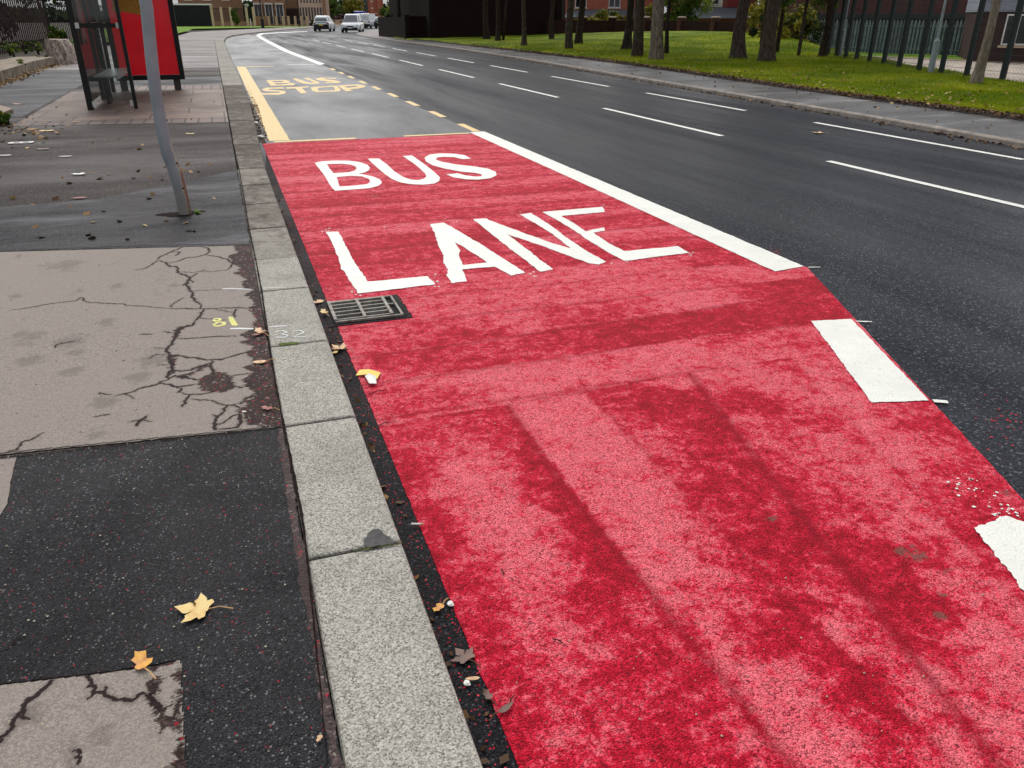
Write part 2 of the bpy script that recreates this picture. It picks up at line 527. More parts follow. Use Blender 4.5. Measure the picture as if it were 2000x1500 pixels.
M['blade'] = grass_mat('grass_blades', (.09, .15, .005, 1), (.27, .36, .012, 1), (.44, .44, .03, 1))
M['far_grass'] = grass_mat('bright_far_grass', (.08, .16, .015, 1), (.16, .30, .03, 1), (.19, .28, .03, 1))
M['earth'] = plain('earth', (.05, .04, .028, 1), .95, var=.4, vscale=2)
M['court'] = plain('pale_court_surface', srgb(178, 166, 152), .8, var=.25, vscale=1.2, spec=.2)

def leaf_mat(name, stops, trans=.25):
    m, nt, b = new_mat(name)
    at = N(nt, 'ShaderNodeAttribute', attribute_name='rnd')
    put(nt, b, 'Base Color', ramp(nt, at.outputs['Fac'], stops))
    b.inputs['Roughness'].default_value = .55
    b.inputs['Specular IOR Level'].default_value = .12
    tr = N(nt, 'ShaderNodeBsdfTranslucent')
    nt.links.new(b.inputs['Base Color'].links[0].from_socket, tr.inputs['Color'])
    mx = N(nt, 'ShaderNodeMixShader'); mx.inputs[0].default_value = trans
    nt.links.new(b.outputs[0], mx.inputs[1]); nt.links.new(tr.outputs[0], mx.inputs[2])
    nt.links.new(mx.outputs[0], nt.nodes['Material Output'].inputs['Surface'])
    return m
M['leaf_green'] = leaf_mat('green_leaves', [(0, (.03, .06, .008, 1)), (.6, (.07, .13, .015, 1)), (.9, (.13, .19, .02, 1)), (1, (.3, .25, .03, 1))])
M['leaf_dark'] = leaf_mat('dark_evergreen_leaves', [(0, (.010, .02, .006, 1)), (.7, (.025, .05, .010, 1)), (1, (.06, .10, .02, 1))], .1)
M['leaf_yellow'] = leaf_mat('yellowing_leaves', [(0, (.07, .08, .015, 1)), (.5, (.19, .19, .02, 1)), (1, (.40, .33, .04, 1))])
M['leaf_mid'] = leaf_mat('mid_green_leaves', [(0, (.035, .07, .012, 1)), (.6, (.09, .15, .02, 1)), (1, (.2, .26, .03, 1))])
M['leaf_litter'] = leaf_mat('fallen_leaf_litter', [(0, (.05, .025, .012, 1)), (.45, (.13, .07, .03, 1)), (.8, (.35, .2, .07, 1)), (1, (.6, .45, .18, 1))], .1)

def bark_mat(name, lo, hi):
    m, nt, b = new_mat(name)
    vec = coords(nt, (1, 1, .3))
    n = noise(nt, vec, 16, 8, .7, .5)
    c = ramp(nt, n, [(.35, lo), (.65, hi)])
    put(nt, b, 'Base Color', c)
    b.inputs['Roughness'].default_value = .9
    b.inputs['Specular IOR Level'].default_value = .12
    bump(nt, b, n, .9, .04)
    return m
M['bark'] = bark_mat('damp_dark_bark', (.018, .013, .010, 1), (.105, .080, .062, 1))
M['bark_pale'] = bark_mat('pale_flaking_bark', (.05, .04, .032, 1), (.26, .21, .17, 1))
M['bark_buff'] = bark_mat('buff_smooth_bark', (.11, .09, .07, 1), (.28, .235, .185, 1))
M['bark_dark'] = bark_mat('blackish_bark', (.010, .007, .0055, 1), (.060, .044, .034, 1))

def brick_mat(name, c1, c2, mortar, scale=1.0, rot=False, rough=.85):
    m, nt, b = new_mat(name)
    tc = N(nt, 'ShaderNodeTexCoord')
    sx = N(nt, 'ShaderNodeSeparateXYZ'); nt.links.new(tc.outputs['Object'], sx.inputs[0])
    cx = N(nt, 'ShaderNodeCombineXYZ')
    nt.links.new(mth(nt, 'ADD', sx.outputs[0], sx.outputs[1]), cx.inputs[0])
    nt.links.new(sx.outputs[2], cx.inputs[1])
    br = N(nt, 'ShaderNodeTexBrick')
    br.inputs['Color1'].default_value = c1
    br.inputs['Color2'].default_value = c2
    br.inputs['Mortar'].default_value = mortar
    br.inputs['Scale'].default_value = scale
    br.inputs['Mortar Size'].default_value = .012
    br.inputs['Brick Width'].default_value = .225
    br.inputs['Row Height'].default_value = .075
    nt.links.new(cx.outputs[0], br.inputs['Vector'])
    n = noise(nt, tc.outputs['Object'], 1.5, 6, .7)
    c = mix(nt, ramp(nt, n, [(.3, 0.0), (.75, .6)]), br.outputs['Color'], mix(nt, 1.0, br.outputs['Color'], (.5, .48, .48, 1), 'MULTIPLY'))
    put(nt, b, 'Base Color', c)
    b.inputs['Roughness'].default_value = rough
    b.inputs['Specular IOR Level'].default_value = .12
    return m
M['brick_dark'] = brick_mat('shade_darkened_brick', (.022, .009, .0075, 1), (.015, .0065, .006, 1), (.010, .008, .0075, 1))  # deep shade of the trees is put into this near-black brick colour
M['brick_wall'] = brick_mat('dark_red_garden_brick', (.045, .015, .012, 1), (.032, .012, .011, 1), (.03, .02, .018, 1))
M['brick_red'] = brick_mat('red_brick', srgb(150, 66, 50), srgb(128, 52, 42), srgb(150, 120, 105))
M['brick_orange'] = brick_mat('orange_red_brick', srgb(196, 92, 62), srgb(178, 78, 54), srgb(190, 150, 130))
M['brick_school'] = brick_mat('plum_school_brick', srgb(104, 54, 52), srgb(84, 42, 42), srgb(112, 88, 84))
M['brick_brown'] = brick_mat('brown_brick', srgb(172, 128, 92), srgb(150, 108, 78), srgb(160, 140, 120))
M['brick_buff'] = brick_mat('buff_brick', srgb(214, 178, 138), srgb(200, 164, 124), srgb(200, 180, 160))
M['brick_pink'] = brick_mat('pinkish_buff_brick', srgb(226, 190, 164), srgb(214, 178, 152), srgb(210, 190, 170))
M['hut'] = brick_mat('dark_brown_hut_brick', srgb(74, 48, 46), srgb(60, 38, 38), srgb(76, 62, 60))
M['stone'] = plain('pale_stone', srgb(206, 180, 150), .8, var=.15)
M['coping'] = plain('weathered_coping', srgb(150, 132, 116), .8, var=.25)
M['render_white'] = plain('white_render', srgb(222, 216, 206), .8, var=.08)
M['glass_dark'] = plain('dark_window_glass', (.02, .023, .028, 1), .08, var=.2, spec=.8)
M['frame_white'] = plain('white_window_frame', srgb(232, 232, 232), .5, var=.05)
M['slate'] = plain('grey_slate', srgb(92, 98, 104), .55, var=.2, vscale=5)
M['black_iron'] = plain('black_painted_iron', (.010, .010, .011, 1), .45, var=.3)
M['brown_iron'] = plain('brown_painted_palisade', (.040, .020, .018, 1), .7, var=.5, vscale=4)
M['green_post'] = plain('dark_green_coated_steel', (.010, .020, .020, 1), .5, var=.25)
M['wire'] = plain('dark_green_wire', (.03, .045, .045, 1), .5, var=.2)
M['pal_green'] = plain('blue_green_palisade', (.21, .26, .275, 1), .6, var=.3, vscale=3)
M['galv'] = plain('galvanised_steel', srgb(150, 160, 166), .45, metal=.3, var=.15, vscale=12)
M['cladding'] = plain('pale_grey_cladding', srgb(150, 158, 172), .5, var=.08)
M['timber_board'] = plain('orange_brown_board', srgb(150, 74, 40), .6, var=.15)

# =================================================================== SETTING
# ---- terrain
def ground_h(x, y):
    c = smooth(18.0, 20.5, x - 0.33 * (y - 16) - 0.0) * smooth(5, 9, y) * (1 - smooth(75, 95, y))
    return -0.06 - 0.36 * c * smooth(0, 1, 1 - smooth(32, 60, y - (x - 20) * .4) * 0)
xs = sorted(set([-900, -500, -250, -120, -60] + list(np.arange(-30, 70, 1.5)) + [80, 100, 140, 250, 500, 900]))
ys = sorted(set([-900, -400, -150, -50, -20] + list(np.arange(-8, 90, 1.5)) + [100, 130, 180, 260, 400, 700, 1200]))
mb = MB()
for y in ys:
    for x in xs: mb.v.append((float(x), float(y), ground_h(x, y)))
nx = len(xs)
for j in range(len(ys) - 1):
    for i in range(nx - 1):
        mb.f.append((j * nx + i, j * nx + i + 1, (j + 1) * nx + i + 1, (j + 1) * nx + i)); mb.m.append(0)
tag(mb.build('ground', M['earth']), kind='structure')

# ---- road
LK = [(.343, -12), (.343, 9.2), (.40, 12.0), (.50, 16.8), (.54, 24.3), (.56, 40), (.60, 55), (.70, 63), (1.0, 72), (1.6, 79.5), (2.9, 87.5), (5.8, 101), (9.3, 115), (13.5, 130), (18.9, 149), (26, 176), (48, 240), (120, 420)]
RK = [(9.60, -12), (10.03, 8.0), (10.3, 11.2), (10.62, 16.4), (11.18, 24.7), (11.75, 33), (12.1, 43), (12.1, 52), (12.0, 61), (12.05, 69), (12.2, 74), (12.6, 79), (13.4, 86), (16.0, 98), (19.5, 110), (24, 121), (34, 140), (56, 190), (128, 380)]
def resample(pl, n):
    P = [Vector(p) for p in pl]
    return [P[0].lerp(P[0], 0)] and [_at(P, i / (n - 1)) for i in range(n)]
def _at(P, t):
    k = t * (len(P) - 1); i = min(int(k), len(P) - 2)
    q = P[i].lerp(P[i + 1], k - i)
    return (q.x, q.y)
def xat(pl, y):
    for i in range(len(pl) - 1):
        if pl[i][1] <= y <= pl[i + 1][1]:
            t = (y - pl[i][1]) / (pl[i + 1][1] - pl[i][1])
            return pl[i][0] + t * (pl[i + 1][0] - pl[i][0])
    return pl[-1][0]
road = empty('road', kind='structure')
mb = MB()
yy = [-12, 0, 4, 8, 12, 16, 20, 25, 30, 36, 42, 50, 56, 62, 68, 72, 76, 80, 85, 90, 95, 100, 106, 112, 118, 125, 133, 142, 152, 163, 176, 200, 240, 300, 380]
for y in yy:
    a, c = xat(LK, y) - .02, xat(RK, y) + .02
    mb.v += [(a, y, 0), (.3 * c + .7 * a, y, 0.0), (.7 * c + .3 * a, y, 0.0), (c, y, 0)]
for j in range(len(yy) - 1):
    for i in range(3):
        mb.f.append((j * 4 + i, j * 4 + i + 1, j * 4 + i + 5, j * 4 + i + 4)); mb.m.append(0)
# drain pit is cut out: rebuilt below as a separate well, so the carriageway stays one sheet
mb.build('carriageway', M['road'], road)

def sheet(name, poly, z, mat, parent=road, step=.05, amp=.004, seed=1.0):
    return sheet_from_outlines(name, [rough_loop(poly, step, amp, seed)], z, mat, parent)

# dark strip of road between kerb and red coating
sheet('gutter_strip', [(.345, .2), (.44, .2), (.44, 11.8), (.50, 16), (.50, 11.9), (.345, 9.4)], .003, M['gutter'], amp=.0)

sheet('bay_surface', [(.46, 11.80), (3.58, 11.84), (3.60, 20), (3.60, 31), (3.64, 47), (3.9, 66), (4.3, 80), (3.2, 86), (1.55, 77), (.98, 70), (.68, 60), (.62, 40), (.58, 24.3), (.53, 16.8)], .0022, M['bay'], step=.3, amp=.02)
# ---- red coating: one fine grid carrying how worn each roller pass is
def taper_x(y): return 2.552 + (y - 1.674) * .4285
yr = np.concatenate([np.arange(.3, 4.27, .018), [4.28], np.arange(4.30, 4.72, .02), [4.735], np.arange(4.755, 11.76, .03), [11.79]])
NXR = 170
V = []; fade = []; seam = []; grime = []
def n2(x, y, s, o=0.0):
    return mnoise.fractal(Vector((x * s, y * s, o)), .7, 2.1, 4)
def seg(x, y, a, b):
    ax, ay = a; bx, by = b
    L = (bx - ax) ** 2 + (by - ay) ** 2
    t = max(0, min(1, ((x - ax) * (bx - ax) + (y - ay) * (by - ay)) / L))
    return math.hypot(x - ax - t * (bx - ax), y - ay - t * (by - ay))
random.seed(11)
cross_y = [3.06, 3.46, 3.84, 4.20, 4.62, 5.0, 5.42, 5.82, 6.2, 6.62, 7.0, 7.42, 7.85, 8.22, 8.65, 9.05, 9.5, 9.9, 10.3, 10.75, 11.2, 11.55]
cross_tilt = [random.uniform(-.06, .04) for _ in cross_y]
strip_f = [.80, .50, .55, .80, .62, .50, .58, .46, .60, .54, .64, .50, .60, .54, .66, .52, .62, .54, .64, .56, .6, .6, .6]
GR = []
for px, py, r in [(1790, 1088, .075), (1760, 1078, .05), (1850, 1118, .04), (1505, 1015, .045), (1835, 1205, .05), (1840, 1165, .04), (1965, 965, .05), (908, 773, .03), (1780, 1070, .03), (985, 950, .02), (730, 385, .10), (590, 430, .06)]:
    gx, gy = G(px, py); GR.append((gx, gy, r))
for y in yr:
    y = float(y)
    xl = .44 + .004 * mnoise.noise(Vector((0, y * 14, 3))) + .003 * mnoise.noise(Vector((0, y * 60, 3)))
    xr = (taper_x(y) if y < 4.37 else 3.705) + .006 * mnoise.noise(Vector((5, y * 9, 3))) + .004 * mnoise.noise(Vector((5, y * 50, 3)))
    if y < 11.5: pass
    for i in range(NXR + 1):
        t = i / NXR
        # keep a grid line at the drain corner
        x = xl + t * (xr - xl)
        k = 0; s = 0.0; f = .5
        wv = .035 * mnoise.noise(Vector((x * 1.3, y * 1.3, 9))) + .006 * mnoise.noise(Vector((x * 12, y * 12, 4)))
        if y + (x - 2) * -.03 + wv > 3.06:
            yv = y + wv
            k = 0
            dmin = 9
            for q, cy in enumerate(cross_y):
                lim = cy + cross_tilt[q] * (x - 2)
                if yv > lim: k = q
                dd = yv - lim
                if abs(dd) < abs(dmin): dmin = dd
            f = strip_f[k]
            s = math.exp(-(dmin / (.014 + .012 * (y > 5))) ** 2) * (.95 if y < 5 else .9) * (.55 + .7 * mnoise.noise(Vector((x * 2, k * 3.3, 1))) + .3)
            # rolled edge of each pass: darker just behind the seam
            if dmin > 0: f -= .20 * math.exp(-dmin / .07)
            f += .30 * n2(x * .45, y * 1.6, 1.2, 7)
            if 3.84 < yv < 4.22:
                f = .80 if x < 2.82 - (y - 3.8) * -.55 and x > 1.75 else (.52 if x < 1.75 else .30)
                f += .22 * n2(x, y, 1.6, 2)
            if 3.46 < yv < 3.84:
                f = .66 - .42 * smooth(1.25, 1.9, x) + .18 * n2(x, y, 1.5, 5)
            if 3.06 < yv < 3.46:
                f = .84 + .18 * n2(x, y, 2.2, 6) - .25 * (x < .9)
                if dmin > 0: f -= .15 * math.exp(-dmin / .05)
            if 4.2 < yv < 4.62: f = .76 + .2 * n2(x, y, 1.4, 8)
        else:
            a = x - 1.03 - .02 * math.sin(y * 2) + .01 * mnoise.noise(Vector((0, y * 5, 0)))
            b2 = x - (1.41 + .01 * math.sin(y * 3))
            c3 = seg(x, y, (1.985, 3.05), (1.505, .85))
            c3s = x - (1.505 + (y - .85) * .218)
            d4 = x - (1.505 + .42 + (y - .85) * .30)
            f = .5
            if a < 0:
                f = .49 + .5 * n2(x, y, 2.2, 1) + .30 * math.exp(-((x - .78) ** 2 / .03 + (y - 2.0) ** 2 / .35)) - .38 * math.exp(a / .08)
            elif b2 < 0:
                f = .78 + .22 * n2(x, y, 2.5, 2) - .22 * (1 - smooth(1.2, 1.75, y))
            elif c3s < 0:
                f = .36 + .40 * n2(x, y, 2.4, 3) + .40 * (1 - smooth(1.1, 1.45, y)) + .25 * math.exp(-((x - 1.62) ** 2 + (y - 2.45) ** 2) / .03)
            elif d4 < 0:
                f = .60 + .50 * n2(x, y, 2.2, 4) - .30 * smooth(1.6, 1.9, y) * (1 - smooth(2.2, 2.6, y))
            else:
                f = .58 + .75 * n2(x, y, 2.0, 5)
                f -= .30 * math.exp(-((x - 2.1) ** 2 + (y - 1.65) ** 2) / .10)
                f += .2 * smooth(2.3, 2.6, y)
            s = max(math.exp(-(a / .018) ** 2), math.exp(-(b2 / .012) ** 2) * .6, math.exp(-(c3s / .024) ** 2), math.exp(-(d4 / .010) ** 2) * .35)
            f -= .35 * math.exp(-(c3s / .045) ** 2)
            d0 = y + (x - 2) * -.03 + wv - 3.06
            s = max(s, math.exp(-(d0 / .012) ** 2) * .8)
            f -= .18 * math.exp(d0 / .06) * (x > 1.4)
            f += .10 * n2(x, y, 6, 9)
        g = 0
        for gx, gy, r in GR:
            g = max(g, math.exp(-(((x - gx) * .9) ** 2 + ((y - gy) * 1.3) ** 2) / (r * r)) * .75)
        V.append((x, y, .006)); fade.append(f); seam.append(max(0, min(1, s))); grime.append(g)
# surveyed wear: how pink the coating is at points on the lane (picture row: column, value ...)
WEAR = {525: '900 6 1000 7 1100 8 1200 8 1300 8 1400 7 1500 6', 555: '780 5 850 6 950 6 1050 7 1150 7 1250 7 1350 6 1420 5 1500 3 1560 2',
 590: '850 7 950 6 1050 6 1150 6 1250 5 1300 8 1400 9 1440 8 1470 2 1550 3 1600 3', 620: '680 5 760 5 850 6 950 7 1000 7 1100 4 1200 3 1300 2 1400 2 1500 2 1600 1 1650 3',
 660: '700 6 780 6 850 4 950 3 1050 3 1150 3 1200 2 1300 3 1400 4 1500 5 1560 5', 700: '700 5 760 3 850 3 950 3 1000 4 1100 6 1200 7 1300 8 1400 8 1500 8 1600 7',
 740: '720 7 800 8 900 9 1000 9 1100 8 1200 8 1300 8 1400 8 1500 8 1600 8 1650 7', 775: '730 6 800 5 900 5',
 800: '740 5 850 4 950 3 990 5 1050 8 1150 8 1200 5 1250 3 1300 2 1350 1 1400 5 1450 3 1500 3 1550 4 1600 7 1680 9 1750 6 1800 5',
 850: '780 3 850 6 900 5 950 4 1000 3 1050 8 1150 9 1200 8 1250 6 1300 4 1350 3 1400 2 1450 6 1500 6 1550 6 1600 7 1700 9 1750 7 1800 5 1850 3',
 900: '800 3 850 5 900 8 950 8 1000 4 1040 2 1100 8 1200 9 1250 7 1300 6 1350 4 1400 3 1450 3 1500 6 1550 6 1600 6 1650 8 1750 9 1800 7 1870 4',
 960: '820 3 880 6 950 9 1000 7 1050 3 1090 2 1150 8 1250 9 1300 7 1350 5 1400 2 1450 3 1500 3 1550 5 1600 7 1650 6 1700 8 1800 8 1850 5 1920 4',
 1030: '850 3 900 5 960 9 1030 8 1080 5 1130 1 1180 5 1250 9 1320 9 1360 5 1400 3 1450 2 1500 1 1550 2 1600 3 1650 4 1700 5 1750 7 1800 7 1850 6 1900 4 1960 3',
 1100: '870 3 930 4 990 8 1060 9 1110 4 1170 1 1220 4 1280 9 1340 9 1400 5 1450 3 1500 3 1550 3 1600 2 1650 1 1700 1 1750 2 1800 2 1850 4 1900 7 1960 6',
 1170: '890 4 950 3 1020 6 1080 6 1140 3 1200 1 1240 5 1300 8 1340 5 1400 6 1450 6 1480 3 1520 2 1570 3 1600 5 1650 6 1700 4 1750 1 1800 2 1850 5 1900 8 1960 7',
 1250: '910 3 980 3 1050 5 1100 6 1150 4 1220 3 1270 3 1330 4 1400 5 1450 4 1500 3 1550 2 1600 1 1640 6 1700 8 1750 3 1800 2 1850 5 1900 8 1970 8',
 1330: '950 3 1020 3 1080 6 1150 5 1200 3 1260 4 1300 4 1350 4 1420 8 1500 8 1560 8 1620 5 1660 1 1700 3 1760 8 1820 7 1880 6 1950 8',
 1410: '980 3 1050 3 1120 6 1180 5 1230 3 1290 3 1340 3 1400 5 1460 7 1540 8 1620 8 1680 6 1720 1 1780 6 1850 8 1950 8',
 1490: '1000 3 1080 3 1150 5 1220 4 1280 3 1340 3 1400 3 1470 6 1550 8 1650 8 1720 5 1770 1 1830 6 1950 7', 1600: '1050 4 1200 4 1350 4 1500 6 1650 7 1800 4 1950 7'}
WX = []; WY = []; WV = []; WSX = []; WSY = []
for row, txt in WEAR.items():
    t_ = [int(q) for q in txt.split()]
    for c_, v_ in zip(t_[::2], t_[1::2]):
        x_, y_ = G(c_, row); x2, y2 = G(c_ + 30, row); x3, y3 = G(c_, row + (26 if row > 760 else 17))
        WX.append(x_); WY.append(y_); WV.append(v_ / 10); WSX.append(max(.03, math.hypot(x2 - x_, y2 - y_))); WSY.append(max(.04, math.hypot(x3 - x_, y3 - y_)))
WX, WY, WV, WSX, WSY = map(np.array, (WX, WY, WV, WSX, WSY))
def strip_id(X, Y):      # which roller pass a point lies in
    yv = Y + .0 * X
    near = yv + (X - 2) * -.03 <= 3.06
    idn = np.where(X < 1.03, 0, np.where(X < 1.41, 1, np.where(X < 1.505 + (Y - .85) * .218, 2, np.where(X < 1.505 + .42 + (Y - .85) * .30, 3, 4))))
    idf = 10 + sum((yv > cy + ct * (X - 2)).astype(int) for cy, ct in zip(cross_y, cross_tilt))
    return np.where(near, idn, idf)
WS = strip_id(WX, WY)
Va = np.array(V); fa = np.array(fade)
for c0 in range(0, len(Va), 20000):
    X_ = Va[c0:c0 + 20000, 0:1]; Y_ = Va[c0:c0 + 20000, 1:2]
    W_ = np.exp(-.5 * (((X_ - WX) / WSX) ** 2 + ((Y_ - WY) / WSY) ** 2))
    W_ = W_ * np.where(strip_id(X_, Y_) == WS, 1.0, .04)
    sw = W_.sum(1); val = (W_ * WV).sum(1) / (sw + 1e-9)
    k_ = np.clip(sw * 3, 0, 1) * (1 - np.clip((Y_[:, 0] - 4.75) / .4, 0, 1))
    k_ = k_ * .82
    fa[c0:c0 + 20000] = fa[c0:c0 + 20000] * (1 - k_) + (val * 1.0 + .04) * k_
fade = fa.tolist()
fs = []
W1 = NXR + 1
for j in range(len(yr) - 1):
    yc = (yr[j] + yr[j + 1]) / 2
    for i in range(NXR):
        xc = V[j * W1 + i][0] * .5 + V[j * W1 + i + 1][0] * .5
        if 4.275 < yc < 4.735 and xc < .872: continue
        fs.append((j * W1 + i, j * W1 + i + 1, (j + 1) * W1 + i + 1, (j + 1) * W1 + i))
me = bpy.data.meshes.new('red_bus_lane_coating')
me.from_pydata(V, [], fs)
me.materials.append(M['red'])
for nm, arr in (('fade', fade), ('seam', seam), ('grime', grime)):
    at = me.attributes.new(nm, 'FLOAT', 'POINT'); at.data.foreach_set('value', arr)
o = bpy.data.objects.new('red_bus_lane_coating', me); COL.objects.link(o); o.parent = road
o['label'] = 'patchy red bus lane coating with pink worn strips'

# ---- lettering traced on the ground
def trace(pts, ox, oy, sc):
    return [G(ox + x / sc, oy + y / sc) for x, y in pts]
def letters(name, glyphs, ox, oy, sc, mat, z, amp=.006, label=None, step=.02):
    for gname, loops in glyphs:
        ol = [rough_loop(trace(l, ox, oy, sc), step, amp, 2.0 + i) for i, l in enumerate(loops)]
        o = sheet_from_outlines(name, ol, z, mat, road)
        o['label'] = label % gname
BUS = [('B', [[(383, 232), (430, 222), (520, 217), (610, 218), (680, 228), (725, 245), (742, 262), (738, 278), (715, 293), (668, 303), (700, 308), (765, 322), (810, 342), (820, 362), (800, 382), (740, 398), (650, 405), (515, 415), (480, 375), (450, 320), (420, 280)],
              [(462, 240), (560, 238), (620, 245), (650, 257), (655, 271), (640, 284), (600, 294), (505, 300), (480, 270)],
              [(525, 325), (620, 317), (690, 321), (735, 337), (745, 357), (725, 371), (650, 380), (545, 388)]]),
       ('U', [[(728, 205), (800, 203), (850, 240), (905, 290), (960, 325), (1010, 342), (1055, 345), (1095, 335), (1110, 320), (1100, 300), (1040, 245), (955, 188), (1015, 183), (1090, 235), (1165, 295), (1198, 328), (1192, 352), (1160, 368), (1090, 375), (1010, 372), (940, 360), (880, 335), (820, 290), (770, 245)]]),
       ('S', [[(1345, 208), (1400, 205), (1360, 182), (1290, 172), (1200, 170), (1130, 178), (1098, 198), (1105, 222), (1150, 248), (1230, 270), (1340, 290), (1430, 298), (1470, 308), (1468, 320), (1430, 322), (1370, 315), (1310, 300), (1240, 308), (1290, 328), (1370, 340), (1450, 342), (1530, 332), (1567, 312), (1560, 290), (1510, 270), (1420, 255), (1300, 242), (1210, 225), (1170, 210), (1180, 197), (1230, 192), (1290, 195)]])]
letters('lane_letter', BUS, 500, 250, 3.3333, M['white'], .010, .004, 'white painted letter %s of BUS on the red coating')
LANE = [('L', [[(140, 187), (203, 186), (225, 230), (262, 300), (290, 350), (320, 390), (345, 432), (640, 405), (675, 445), (300, 490), (265, 440), (240, 390), (215, 370), (205, 320), (180, 260), (160, 215)]]),
        ('A', [[(650, 150), (718, 142), (800, 190), (900, 250), (1010, 320), (1115, 388), (1045, 402), (965, 358), (808, 372), (830, 430), (755, 438), (730, 400), (738, 370), (715, 340), (715, 300), (690, 250), (675, 200)],
               [(770, 238), (815, 262), (930, 338), (810, 350), (790, 300), (798, 280)]]),
        ('N', [[(860, 125), (920, 122), (985, 148), (1100, 190), (1250, 245), (1335, 268), (1250, 200), (1170, 150), (1088, 103), (1142, 95), (1230, 150), (1330, 225), (1420, 285), (1510, 335), (1475, 348), (1425, 342), (1335, 308), (1200, 258), (1025, 198), (1080, 240), (1170, 310), (1250, 372), (1188, 383), (1120, 330), (1030, 262), (940, 190)]]),
        ('E', [[(1198, 90), (1490, 65), (1505, 90), (1290, 110), (1360, 150), (1410, 185), (1500, 165), (1505, 182), (1445, 192), (1530, 248), (1600, 282), (1860, 258), (1915, 290), (1600, 330), (1540, 300), (1440, 240), (1340, 172), (1270, 130)]])]
letters('lane_letter', LANE, 580, 380, 2.5, M['white'], .010, .008, 'white painted letter %s of LANE on the red coating')
YB = [('B', [[(400, 190), (520, 188), (556, 196), (545, 205), (592, 214), (580, 223), (430, 226)], [(437, 196), (505, 194), (516, 199), (500, 203), (447, 204)], [(455, 210), (540, 209), (546, 214), (465, 219)]]),
      ('U', [[(570, 180), (595, 178), (660, 200), (690, 207), (715, 203), (690, 193), (640, 178), (672, 175), (745, 203), (745, 212), (690, 216), (640, 211), (600, 196)]]),
      ('S', [[(850, 175), (760, 172), (722, 180), (735, 190), (800, 198), (840, 203), (780, 203), (790, 210), (870, 208), (888, 200), (850, 191), (775, 183), (785, 178), (855, 182)]])]
letters('stop_letter', YB, 400, 100, 3.3333, M['yellow'], .005, .01, 'yellow painted letter %s of BUS in the bus stop bay', .08)
YS = [('S', [[(510, 236), (400, 239), (370, 250), (390, 261), (490, 265), (488, 272), (400, 275), (355, 272), (375, 284), (480, 286), (528, 275), (522, 260), (420, 252), (412, 248), (432, 245), (517, 245)]]),
      ('T', [[(525, 237), (670, 230), (682, 236), (632, 240), (664, 272), (628, 277), (590, 244), (535, 246)]]),
      ('O', [[(690, 235), (860, 225), (888, 255), (870, 263), (730, 269), (698, 257)], [(735, 240), (838, 233), (850, 255), (742, 261)]]),
      ('P', [[(865, 225), (990, 217), (1040, 224), (1048, 234), (1000, 244), (940, 249), (968, 256), (922, 263), (893, 245)], [(908, 231), (980, 225), (1002, 231), (930, 240)]])]
letters('stop_letter', YS, 400, 100, 3.3333, M['yellow'], .005, .01, 'yellow painted letter %s of STOP in the bus stop bay', .08)

# ---- lines
def line(poly, mat, z=.005, amp=.003, label=None, name='marking_line', step=.04, seed=1.0):
    o = sheet(name, poly, z, mat, road, step, amp, seed)
    if label: o['label'] = label
    return o
line([(3.47, 11.95), (3.71, 11.98), (3.70, 4.40), (3.43, 4.36), (3.46, 8)], M['white'], .010, .006, 'long wide white line edging the red bus lane')
line([(3.03, 3.47), (3.27, 3.42), (2.86, 2.43), (2.60, 2.50)], M['white'], .010, .007, 'short white dash at the narrow end of the red coating', step=.015)
line([(2.235, 1.60), (2.40, 1.62), (2.46, 1.50), (2.27, 1.05), (2.02, 1.10)], M['white'], .010, .016, 'ragged white dash on the red coating', step=.012)
cx = 6.9
cy0 = -2.5
while cy0 < 64:
    x_ = lambda y: 6.85 + .0035 * y
    line([(x_(cy0) - .05, cy0), (x_(cy0) + .05, cy0), (x_(cy0 + 4) + .05, cy0 + 4.1), (x_(cy0 + 4) - .05, cy0 + 4.1)], M['white'], .004, .004)
    cy0 += 6.45
ey = 1.45
while ey < 66:
    line([(9.17, ey), (9.27, ey), (9.30, ey + 3.95), (9.20, ey + 3.95)], M['white'], .004, .004)
    ey += 5.9
# white line beyond the bus stop, turning with the bend
wl = [G(635, 125), G(605, 114), G(565, 99), G(535, 84.5), G(515, 74.5), G(508, 69.5), G(515, 66.5), G(545, 64.5), G(600, 62)]
wr = [G(624, 127), G(590, 114), G(553, 100), G(527, 86), G(507, 75), G(500, 69), G(507, 65.5), G(545, 63.3), G(600, 61.2)]
o = MB()
o.v = [(x, y, .004) for x, y in wl] + [(x, y, .004) for x, y in wr]
for i in range(len(wl) - 1): o.f.append((i, i + 1, len(wl) + i + 1, len(wl) + i)); o.m.append(0)
recalc(o.build('marking_line', M['white'], road))
# yellow bay
line([(.55, 12.05), (.83, 12.02), (.93, 31.2), (.64, 31.2)], M['yellow'], .004, .01, 'thick yellow line along the bus stop kerb', step=.1)
yd = 12.05
k = 0
while yd < 30:
    line([(3.56, yd), (3.68, yd), (3.69, yd + 1.0), (3.57, yd + 1.0)], M['yellow'], .004, .004)
    yd += 2.02; k += 1
line([(.60, 11.86), (1.75, 11.86), (1.75, 11.99), (.60, 11.99)], M['yellow'], .0045, .003)
line([(2.45, 11.86), (3.46, 11.86), (3.46, 11.97), (2.45, 11.97)], M['yellow'], .0045, .003)
line([(.92, 31.0), (1.9, 31.0), (1.9, 31.25), (.92, 31.25)], M['yellow'], .004, .003)
line([(2.4, 31.8), (3.4, 31.8), (3.4, 32.0), (2.4, 32.0)], M['white'], .004, .003)
